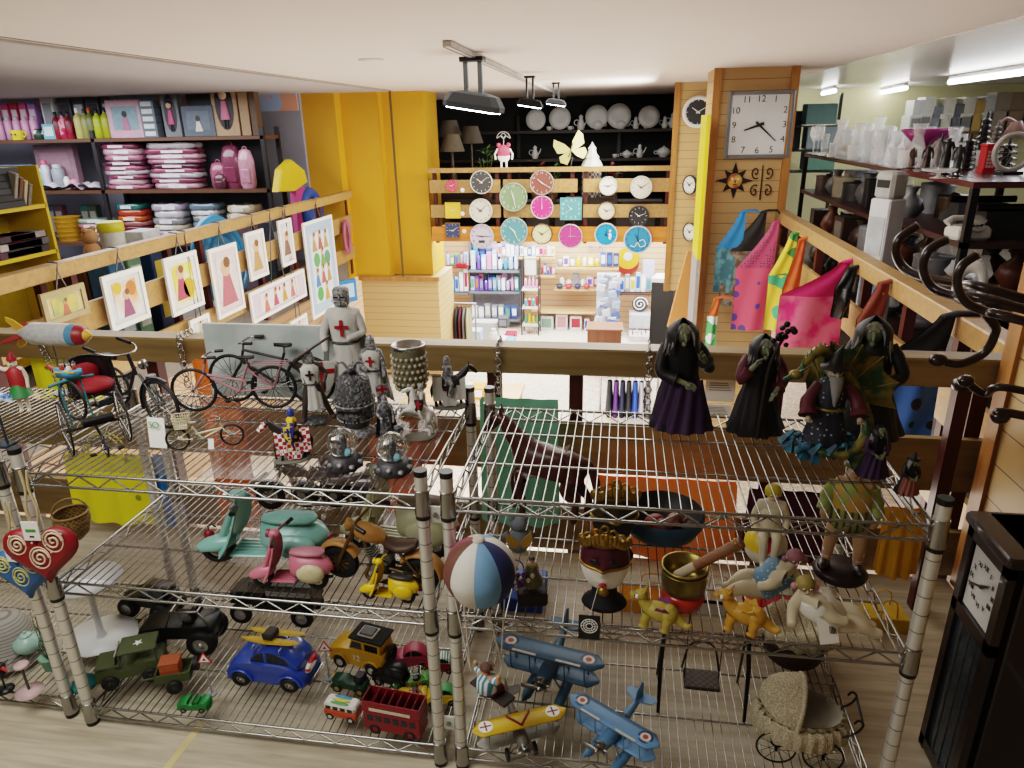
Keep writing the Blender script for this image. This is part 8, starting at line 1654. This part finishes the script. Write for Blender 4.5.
mill('brown wooden coffee mill on the second shelf of near rack',Vector((XS+.95,yB0+.2,1.061)),M('#5a3320',.5)); mill('dark coffee mill behind the brown one on near rack',Vector((XS+1.15,yB0+.45,1.061)),M('#2f2320',.5))
rr=random.Random(33); CC=[('black','#1d1d20'),('dark brown','#3a2a22'),('grey','#5f6062'),('bronze','#5a4630'),('cream','#b5ad98'),('charcoal','#303236'),('rust','#6b3a26'),('silver','#8a8c90')]
def clutter(place,x0,x1,y0,y1,z,nx,ny,hmax,seed):
    rr=random.Random(seed); q=0
    for j in range(ny):
        for i in range(nx):
            cn,h_=CC[rr.randrange(len(CC))]; x=x0+(x1-x0)*(i+.5)/nx; y=y0+(y1-y0)*(j+.5)/ny; dx=(x1-x0)/nx; dy=(y1-y0)/ny; hh=hmax*rr.uniform(.5,.95); m=M(h_,.4,.2 if cn in('bronze','silver') else 0,v=.2); r=min(dx,dy)*.38; k=rr.randrange(4)
            nm,cat=[('ornamental_vase','vase'),('storage_tin','tin'),('oil_lamp','oil lamp'),('carton_box','box')][k]
            L_='%s %s, %s along and %s deep on %s'%(cn,cat,ORD[j],ORD[i],place)
            if k==0: t=thing(nm,L_,cat,(x,y,z)); b=B(); b.lathe([(r*.5,0),(r*.9,hh*.3),(r*.7,hh*.6),(r*.3,hh*.8),(r*.45,hh)],m,n=14); b.obj('body',t); b=B(); b.tor((0,0,hh),r*.45,r*.06,m,n=14,k=5); b.obj('lip',t)
            elif k==1: t=thing(nm,L_,cat,(x,y,z)); b=B(); b.lathe([(r,0),(r,hh*.8)],m,n=16); b.obj('body',t); b=B(); b.lathe([(r*1.03,hh*.78),(r*1.03,hh*.88),(r*.3,hh*.9),(r*.2,hh)],m,n=16); b.obj('lid',t)
            elif k==2: t=thing(nm,L_,cat,(x,y,z)); b=B(); b.lathe([(r*.8,0),(r*.3,hh*.15),(r*.7,hh*.3),(r*.3,hh*.42)],m,n=14); b.obj('base',t); b=B(); b.lathe([(r*.3,hh*.42),(r*.5,hh*.6),(r*.25,hh*.9),(r*.25,hh)],GLB,n=12); b.obj('chimney',t)
            else: gbox(nm,L_,cat,(x,y,z),min(dx,.3)*.8,min(dy,.3)*.8,hh,m,M('#8a857c',.5) if rr.random()<.5 else None,rr.uniform(-.2,.2)-pi/2)
for i,z in enumerate((1.021,.621,.251)): clutter(['the second shelf of glass rack','the middle shelf of glass rack','the bottom shelf of glass rack'][i],XS+.06,XS+.7,yA0+.08,yA1-.08,z,2,8,.3,40+i)
for i,z in enumerate((.681,.301)): clutter(['the third shelf of near rack','the bottom shelf of near rack'][i],XS+.06,XS+1.9,yB0+.06,yB1-.06,z,5,3,.3,50+i)
clutter('the second shelf back of near rack',XS+.9,XS+2.,yB0+.6,yB1-.05,1.061,3,2,.28,60)
# white display cabinet between the racks
a=PZ(890,262,.0); c=PY(880,195,yA0-.25); yc=PX(881,230,1.78).y; t=thing('display_cabinet','tall narrow white cabinet with blue and beige posters by the bag railing','cabinet',(1.80,yc,0),-pi/2+.5); hz=PX(881,197,1.78).z
b=B(); b.box((0,0,hz/2),(.17,.15,hz),M('#c3c6c9',.4,v=.04),ch=.01); b.obj('body',t)
for i,(z,c_) in enumerate(((.98,'#b5bcc0'),(.62,'#6f9fbf'),(.28,'#b8a890'))): b=B(); b.box((0,-.077,z),(.13,.004,.26),M(c_,.5,v=.2)); b.obj('poster',t)
t=thing('printer','grey white office machine on top of narrow white cabinet','machine',(1.80,yc,hz),-pi/2+.5); b=B(); b.box((0,0,.09),(.16,.14,.18),M('#a9a9a6',.5),ch=.02); b.obj('body',t); b=B(); b.box((0,-.072,.1),(.1,.006,.05),BLACK); b.obj('slot',t)
# white arched chair-back thing
c=PY(917,275,3.9); t=thing('arched_ornament','white arched shape ornament leaning behind the bag railing','ornament',(1.72,3.75,0),-.5,(.6,.6,.95)); b=B(); b.box((0,0,.42),(.22,.12,.84),M('#c9c6bf',.5)); b.obj('plinth',t); b=B(); b.tube([(-.09,0,.84)]+arc((0,0,1.02),.09,pi,0,10)+[(.09,0,.84)],.035,M('#d9d6cf',.5),8); b.obj('arch',t)
# boxes on the high back shelf
YBK=12.3; b=B(); b.box((0,0,0),(4.6,.6,.05),M('#7a5a3a',.6)); z_=PY(930,132,YBK).z; t=thing('high_shelf','high brown wall shelf carrying many cartons at the back of right store','shelf',(7.0,YBK+.2,z_-.025)); b.obj('board',t)
b=B()
for x in (-2,0,2): b=B(); b.box((x,.2,-(z_)/2+.0),(.06,.06,z_-.03),BKM); b.obj('post',t)
BX=[(912,10,100,'#c9c9c6','white'),(922,9,97,'#d3d1cc','white'),(932,9,106,'#8a8f96','grey'),(942,10,98,'#d9d4c9','cream'),(952,9,104,'#6f7278','dark grey'),(962,10,97,'#d6d2c6','ivory'),(972,9,100,'#b59a5a','tan'),(982,9,96,'#c3c6c8','pale grey'),(994,14,92,'#9a8f84','taupe'),(1010,16,92,'#8f7d6a','brown'),(1028,18,95,'#b5a68f','beige')]
for px,w,pt,h_,cn in BX:
    c=PY(px,132,YBK); W=w/704*12.6; H=PY(px,pt,YBK).z-z_
    gbox('carton_box',lab('%s carton standing on the high back shelf of right store'%cn),'box',(c.x,YBK+.1,z_+.001),W,.35,H*.52,M(h_,.6,v=.08),M('#8a8a8a',.5) if cn in('white','ivory') else None); gbox('carton_box',lab('upper %s carton stacked on the high back shelf of right store'%cn),'box',(c.x+.02,YBK+.1,z_+.002+H*.52),W*.9,.33,H*.47,M(h_,.6,v=.15),None)
for i,(px,pt,pb,h_,cn) in enumerate(((818,104,125,'#7fa5a2','pale teal'),(818,126,149,'#9fb0b8','pale blue'),(816,150,170,'#6a9a86','green grey'),(808,110,150,'#4a4c52','dark'))):
    c=PY(px,pb,11.5); H=PY(px,pt,11.5).z-c.z; gbox('carton_box','%s carton on the tall shelf right of the slat column'%cn,'box',(c.x+(.0 if i<3 else -.3),11.5+(0 if i<3 else .3),c.z+.01),.42,.3,H*.97,M(h_,.6,v=.08))
t=thing('storage_rack','dark tall storage rack right of the slat column','shelving',(PY(816,150,11.5).x,11.6,0))
for py in (125.3,149.5,170.5): z=PY(816,py,11.5).z; b=B(); b.box((0,0,z-.012),(.7,.5,.02),BKM); b.obj('shelf_board',t)
for x in (-.34,.34): b=B(); b.box((x,.2,1.05),(.04,.04,2.1),BKM); b.obj('upright',t)
gbox('brown_carton','brown cardboard carton standing behind the glassware','box',PY(935,158,9.5),.7,.4,.45,M('#a08058',.7,v=.1)) if False else None
# fluorescent tubes
def tube_light(label,p,q,yy,r=.03):
    a=PZ(*p,2.12) if yy<9 else PY(*p,11.5); c=PZ(*q,2.12) if yy<9 else PY(*q,12.6); a.z=c.z=2.12; t=thing('tube_light',label,'ceiling light',a); d=c-a; b=B(); b.cyl((0,0,0),d,.028,M('#ffffff',e=12),n=10); b.obj('tube',t); b=B(); b.cyl((0,0,.045),d+Vector((0,0,.045)),.025,WHITE,n=8); b.obj('fitting',t)
    return
tube_light('nearest fluorescent ceiling tube at the right frame edge',(1040,70),(950,82),6); tube_light('second fluorescent ceiling tube over the glassware',(906,88),(864,96),8); tube_light('farthest fluorescent ceiling tube beside slat column',(834,97),(822,99.5),9)
# ---------------------------------------------------------------- lower shop floor
LY=12.55; MG_=M('#8a8d92',.4,.5); WDS=M('#c9a27a',.5,k='woodx',h2='#b08a60',s=20); FLZ=-1.8
def px3(px,py,y=LY): return PY(px,py,y)
def Wp(n,y=LY): return n/704*(y*.927+1.0)
_k={}
COLS=[('white','#d6dbe0'),('pale blue','#a9c0dc'),('lilac','#b5a5d0'),('blue','#3a5fae'),('pink','#d98fb0'),('teal','#4f9aa8'),('red','#b5303a'),('cream','#ded6bf'),('navy','#28345f'),('green','#5a9a6a'),('yellow','#d3b83f'),('grey','#8a8f98'),('violet','#6a4fae'),('orange','#c9703a')]
def merch(place,px0,px1,pyb,hpx,n,seed,y=LY,pal=None,kinds=(0,1,2),dy=0.):
    rr=random.Random(seed); pal=pal or COLS; step=(px1-px0)/n
    for i in range(n):
        cn,hx_=pal[rr.randrange(len(pal))]; px=px0+step*(i+.5); c=px3(px,pyb,y); c.y+=dy; w=Wp(step*.86,y); h=Wp(hpx*rr.uniform(.62,1.0),y); k=rr.choice(kinds); m=M(hx_,.4,v=.08)
        nm=['product_box','product_bottle','product_jar'][k]; cat=['box','bottle','jar'][k]
        L_='%s %s, %s from the left on %s'%(cn,cat,ORD[min(i,19)],place)
        if k==0: gbox(nm,L_,cat,c,w,min(w,.14),h,m,M(COLS[rr.randrange(len(COLS))][1],.5) if rr.random()<.7 else WHITE)
        elif k==1: gbottle(nm,L_,cat,c,w*.42,h,m,M(COLS[rr.randrange(len(COLS))][1],.4))
        else: gbottle(nm,L_,cat,c,w*.46,h*.7,m,WHITE,None,1)
COOL=[COLS[i] for i in (0,0,1,1,2,3,4,12,5)]; BOXY=[COLS[i] for i in (0,0,0,1,3,4,8)]
def board(label,px0,px1,py,m,name='goods_shelf',y=LY,d=.34,cat='shelf'):
    a=px3(px0,py,y); c=px3(px1,py,y); t=thing(name,label,cat,((a.x+c.x)/2,y+.06,a.z-.03)); b=B(); b.box((0,0,.0125),(c.x-a.x,d,.025),m); b.obj('board',t); b=B()
    for s in (-1,1): b=B(); b.box((s*(c.x-a.x)*.4,d*.3,-.03),(.02,d*.4,.06),m); b.obj('bracket',t)
# grey metal gondola
t=thing('metal_shelving','grey metal shop shelving full of small goods on lower floor','shelving',(px3(470,300).x,LY,FLZ)); x1=px3(520,300).x-px3(470,300).x
for py in (269.6,290.6,317.6): z=px3(495,py).z-FLZ; b=B(); b.box((x1/2,.06,z-.018),(x1,.36,.03),MG_); b.obj('shelf_board',t)
for x in (0,x1): b=B(); b.box((x,.2,.98),(.05,.05,1.96),MG_); b.obj('upright',t)
b=B(); b.box((x1/2,.25,.9),(x1,.015,1.8),M('#9a9ca8',.5)); b.obj('back_panel',t)
G='metal shelving'
merch('the top shelf of '+G,471,519,269,22,9,1,pal=COOL); merch('the back of top shelf of '+G,472,518,269,30,7,2,pal=BOXY,kinds=(0,),dy=.14); merch('the middle shelf of '+G,471,519,290,17,11,3,pal=COOL+COLS[5:6]); merch('the back of middle shelf of '+G,472,518,290,20,8,4,pal=COOL,dy=.14); merch('the third shelf of '+G,472,518,317,17,7,5,pal=[COLS[i] for i in (0,11,8,3,0)],kinds=(0,0,2))
# left wooden shelves
board('short wooden wall shelf left of metal shelving, upper',445,469,265.6,M('#a8453a',.5)); board('short grey wall shelf left of metal shelving, lower',445,469,291.6,MG_)
merch('the upper left wall shelf',446,469,265,15,5,6,pal=[COLS[i] for i in (2,11,9,6,1)]); merch('the lower left wall shelf',446,469,291,24,5,7,pal=COOL,kinds=(0,))
gbox('red_box','flat red box lying on the upper left wall shelf','box',px3(463,265)+Vector((0,-.12,0)),Wp(10),.1,Wp(3),M('#b51f2a',.4))
# upper wooden shelves, center
board('long wooden wall shelf with perfume boxes under the cream clock',519,556,256.4,WDS); merch('the long perfume shelf',520,555,255.6,12,9,8,pal=BOXY,kinds=(0,)); merch('the perfume shelf over metal shelving',498,519,256,14,5,9,pal=BOXY,kinds=(0,))
board('wooden wall shelf with coloured pots, under the perfume shelf',537,556,274.6,WDS); merch('the coloured pot shelf',538,555,274,12,6,10,pal=[COLS[i] for i in (6,10,3,0,9,0)])
gbox('white_box','large white box beside the coloured pots','box',px3(531,274),Wp(11),.2,Wp(18),M('#d9d8d3',.5))
# tower display
t=thing('tower_display','narrow wire tower display of bottles on the lower floor','display stand',(px3(531,310,12.2).x,12.2,FLZ)); tw=Wp(17,12.2)
for py in (288,306,323,341): z=PY(531,py,12.2).z-FLZ; b=B(); b.box((0,0,z-.012),(tw,.3,.02),M('#d3cdbb',.5)); b.obj('shelf_board',t)
for x in (-tw/2,tw/2):
    for y in (-.14,.14): b=B(); b.cyl((x,y,0),(x,y,1.35),.012,BKM,n=6); b.obj('post',t)
for j,(py,sd) in enumerate(((287.6,11),(305.6,12),(322.6,13),(340.6,14))): merch('the %s shelf of wire tower'%['top','second','third','bottom'][j],524,539,py,14,4,sd,y=12.2,pal=[COLS[i] for i in ((1,5,6,4),(12,6,8,5),(5,10,9,4),(0,5,12,11))[j]],kinds=(1,2))
# center right shelves
board('wooden wall shelf with gift boxes left of the blue clock',556,619,266.4,WDS); merch('the gift shelf',557,600,265.8,14,7,15,pal=[COLS[i] for i in (0,11,10,1,1,7)]); merch('the right end of gift shelf',600,619,265.8,17,3,16,pal=[COLS[i] for i in (8,3,0)],kinds=(0,))
for i,px in enumerate((591,600)): c=px3(px,262); b=B(); b.tor((0,0,.0),Wp(2.6),Wp(.6),M('#a9b8c9',.4),(0,1,0),16,6); solo('ring_ornament',b,['pale round ornament on the wall above the gift shelf, left one','pale round ornament on the wall above the gift shelf, right one'][i],'ornament',PY(px,248,12.95))
board('wooden wall shelf with red and dark bowls',555,600,287.6,WDS)
for i,(px,h_,cn) in enumerate(((560,'#2a2c3a','dark'),(569,'#b5303a','red'),(578,'#2f2f4a','navy'),(587,'#b5423a','brick red'))):
    b=B(); b.lathe([(Wp(2.5),0),(Wp(3.5),Wp(4)),(Wp(3.2),Wp(4)),(.001,Wp(1))],M(h_,.4),n=18,cap=False); solo('bowl',b,'%s small bowl on the bowl shelf'%cn,'bowl',px3(px,287)+Vector((0,-.1,0)))
merch('the back of bowl shelf',558,600,287,13,6,17,pal=[COLS[i] for i in (11,6,7,0)],kinds=(0,2),dy=.12)
board('deep wooden counter shelf over three white boxes',532,596,309,WDS,d=.5)
for i,(px,w,h_,pc,cn) in enumerate(((547,14,15,'#7a9a86','green train'),(562,12,17,'#c98a8a','pale red'),(576,12,15,'#b5303a','red car'),(587,5,12,'#3a4fae','blue logo'))): gbox('boxed_toy','white product box with %s picture under the counter shelf'%cn,'box',px3(px,329),Wp(w),.2,Wp(h_),M('#d9dbe0',.5),M(pc,.5,v=.2))
# heap of clear packets
rr=random.Random(77)
t=thing('packet_stand','tall stand heaped with clear and blue packets','display stand',(px3(607,330,12.1).x,12.1,FLZ)); b=B(); b.box((0,.1,.55),(Wp(22),.2,1.1),M('#b9bcc2',.5)); b.obj('stand',t)
for i in range(26):
    px=rr.uniform(597,617); py=rr.uniform(278,328); cn,h_=COLS[[0,1,1,11,3,0][rr.randrange(6)]]; c=PY(px,py,11.95+.0*i); b=B(); b.box((0,0,0),(Wp(8),.03,Wp(8)),M(h_,.2,v=.3,s=20,coat=.6),rot=(.2,rr.uniform(-.4,.4),0),ch=.01); solo('goods_packet',b,'%s packet %s on the packet stand'%(cn,'at height %s of twenty six'%(['zero','one','two','three','four','five','six','seven','eight','nine','ten','eleven','twelve','thirteen','fourteen','fifteen','sixteen','seventeen','eighteen','nineteen','twenty','twenty one','twenty two','twenty three','twenty four','twenty five'][i])),'packet',c,group='clear packets on the packet stand')
# right part
board('dark wall shelf on the right with white boards and cards',618,652,292,M('#5a3f33',.5)); merch('the right dark wall shelf',619,651,291.4,20,6,18,pal=[COLS[i] for i in (0,1,0,11,9)],kinds=(0,)); gbox('panel_box','tall pale lilac panel on the right dark wall shelf','box',px3(648,284),Wp(11),.05,Wp(24),M('#c3c6dc',.5))
c=PY(628,258,12.9); t=thing('round_sign','yellow and red round sign on the lower back wall','sign',c); b=B(); b.disc((0,0,-.1),.2,M('#b52f26',.5),(0,-1,0),24); b.disc((0,-.01,0),.2,M('#d6a52a',.5),(0,-1,0),24); b.obj('disc',t); b=B(); b.disc((0,-.02,.03),.08,M('#d9d0c0',.5),(0,-1,0),18); b.obj('centre',t)
c=PY(640,304,12.4); t=thing('spiral_sign','round sign with a white spiral over the white shelf unit','sign',c); b=B(); b.disc((0,0,0),Wp(8),M('#4a4a4e',.5),(0,-1,0),24); b.obj('disc',t); b=B(); b.tube([(Wp(7.5)*(1-i/50)*cos(i*.3),-.01,Wp(7.5)*(1-i/50)*sin(i*.3)) for i in range(46)],Wp(.7),WHITE,5); b.obj('spiral',t)
gbox('white_unit','low white shelf unit under the spiral sign','unit',PY(641,326,12.4),Wp(24),.35,Wp(14),M('#d3d4d6',.5))
c=PY(641,347,12.0); gbox('white_unit','white tray stand holding small bottles on the right of lower floor','stand',(c.x,12.0,FLZ),Wp(24),.4,max(.1,c.z-FLZ),M('#d6d5d0',.5)); merch('the white tray stand',630,652,346.5,17,5,19,y=11.9,pal=[COLS[i] for i in (5,8,13,0,6)],kinds=(1,)); merch('the back of white tray stand',630,652,346,20,5,20,y=11.9,pal=[COLS[i] for i in (5,8,4,11)],kinds=(1,),dy=.13)
c=PY(662,345,11.0); t=thing('floor_speaker','tall black cabinet with white top on the right of lower floor','cabinet',(c.x,11.0,FLZ),-.25); H=PY(662,280,11.0).z-FLZ; b=B(); b.box((0,0,H/2),(.34,.4,H),M('#101012',.35)); b.obj('body',t); b=B(); b.box((0,0,H+.03),(.36,.42,.06),M('#d9d9d6',.5)); b.obj('top_panel',t)
t=thing('shop_counter','brown wooden counter front on the lower floor','counter',(PY(604,350,10.2).x,10.2,FLZ)); H=PY(604,329,10.2).z-FLZ; b=B(); b.box((0,.1,H/2),(.5,.4,H),M('#7a4a30',.5,k='wood',h2='#643a24',s=18)); b.obj('body',t); b=B(); b.box((0,.1,H+.012),(.54,.44,.025),M('#8a5638',.4)); b.obj('counter_top',t)
# clothes racks
def garments(place,y,px0,px1,pyt,pyb,cols,label):
    a=PY(px0,pyt,y); c=PY(px1,pyt,y); zb=PY(px0,pyb,y).z; t=thing('clothes_rail',label,'clothes rail',((a.x+c.x)/2,y,FLZ)); b=B(); b.cyl((-(c.x-a.x)/2-.1,0,a.z-FLZ),((c.x-a.x)/2+.1,0,a.z-FLZ),.014,CHROME); b.obj('rail_bar',t)
    for s in (-1,1): b=B(); b.cyl((s*((c.x-a.x)/2+.08),0,0),(s*((c.x-a.x)/2+.08),0,a.z-FLZ),.014,CHROME); b.obj('rail_post',t)
    n=len(cols); w=(c.x-a.x)/n
    for i,(cn,h_) in enumerate(cols):
        x=a.x+w*(i+.5); H=a.z-zb; g=thing('hanging_garment','%s garment, %s from the left on the %s'%(cn,ORD[i],place),'garment',(x,y,zb)); m=M(h_,.75,v=.2)
        def f(u,v): an=2*pi*u; k=(.2+.8*min(1,v*5)) ; return (w*.62*cos(an)*(1+.15*sin(an*3+i))*(.6+.4*v),.2*sin(an)*k,(H-.06)*(1-v))
        b=B(); b.surf(f,14,8,m); b.obj('cloth',g); b=B(); b.tube(spline([(0,0,H-.07),(0,0,H-.02),(0,.02,H+.012),(0,.0,H+.02)],3),.005,CHROME,5); b.obj('hanger_hook',g)
garments('left clothes rail',10.6,440,470,303,346,[('neon green','#a8c92a'),('black','#1a1a1c'),('dark grey','#3a3a3e'),('brown','#8a5a42'),('black','#202022'),('maroon','#5a1a24'),('grey','#6a6a66'),('khaki','#a8a07a')],'left chrome clothes rail of dark garments on the lower floor')
garments('right clothes rail',8.6,607,652,376,412,[('black','#18181c'),('purple','#5a2f7a'),('dark navy','#1f2440'),('black','#222226'),('royal blue','#2a4fae'),('pale grey','#b5b5bd'),('grey','#77777f')],'right clothes rail under the near railing gap')
# goods in front of metal shelving
def fr(label,name,cat,px,pyb,w,h,c_,y=11.2,pc=None,rz=0): c=PY(px,pyb,y); c.z=max(c.z,FLZ); gbox(name,label,cat,c,Wp(w,y),.25,Wp(h,y),M(c_,.5,v=.06),M(pc,.5,v=.2) if pc else None,rz)
fr('large pale grey carton in front of the metal shelving','carton_box','box',486,341,27,22,'#b5b3b0',11.6); fr('pale blue topped box before the large grey carton','product_box','box',477,346,11,18,'#a9bfd0',11.1,'#d9e0e6'); fr('red topped box right of the white cylinder','product_box','box',511,338,11,6,'#b5303a',11.3,'#d9d6d0'); fr('turquoise box below the red topped box','product_box','box',509,345,13,7,'#6fa5b5',11.0,'#d6dfe2'); fr('white box at the foot of metal shelving','product_box','box',502,346,9,9,'#cfcfd6',10.9,'#8a4a6a'); fr('dark appliance box beside the large grey carton','product_box','box',504,326,10,10,'#4a4c50',11.5,'#8a8c90')
c=PY(494,346,11.0); gbottle('white_canister','tall white canister standing before the large grey carton','canister',c,Wp(4,11),Wp(19,11),M('#dedbd2',.4),M('#d3d0c6'),None,1)
# low table of goods under the near railing on the left
t=thing('display_table','low table with paper goods just beyond the near railing','table',(PY(465,395,7.4).x,7.4,FLZ)); H=PY(465,392,7.4).z-FLZ; b=B(); b.box((0,0,H-.02),(1.3,.7,.04),WDS); b.obj('table_top',t)
for x in (-.6,.6):
    for y in (-.3,.3): b=B(); b.box((x,y,(H-.04)/2),(.05,.05,H-.04),WDS); b.obj('leg',t)
for i,(px,w,h,c_,l,nm) in enumerate(((452,12,9,'#a8c92a','neon green bag','bag'),(462,12,12,'#8fb5c4','pale blue packet','packet'),(472,14,8,'#d6cdb0','cream paper pack','packet'),(481,14,12,'#c98a3a','orange box','box'),(490,12,6,'#b58a4a','tan box','box'))): gbox('paper_goods',l+' on the low table beyond the near railing','%s'%nm,(PY(px,392,7.4).x,7.4-.12*(i%2),FLZ+H+.001),Wp(w,7.4),.2,Wp(h,7.4),M(c_,.5,v=.1),WHITE)
# paper notices hanging behind the witches
for i,(px0,px1,p0,p1,tx) in enumerate(((706,734,378,402,'RESERVE Y'),(704,730,404,419,'DE LA FECHA'))):
    a=PY(px0,p0,2.72); c=PY(px1,p1,2.72); w=c.x-a.x; h=a.z-c.z; t=thing('paper_notice',['white printed notice hanging below the railing between two black witches','lower white notice reading DE LA FECHA behind the witches'][i],'notice',((a.x+c.x)/2,2.72,c.z)); b=B(); b.box((0,0,h/2),(w,.002,h),PAPER); b.obj('sheet',t); tx!='RESERVE Y' and text(tx,w*.13,M('#5a5a66'),t,(0,-.003,h*.3),(pi/2,0,0)); b=B()
    for k in range(4): b.box((-w*.02*k,-.0015,h*(.5+.1*k)),(w*(.75-.05*k),.001,h*.03),M('#8a8a94'))
    b.obj('print_lines',t)
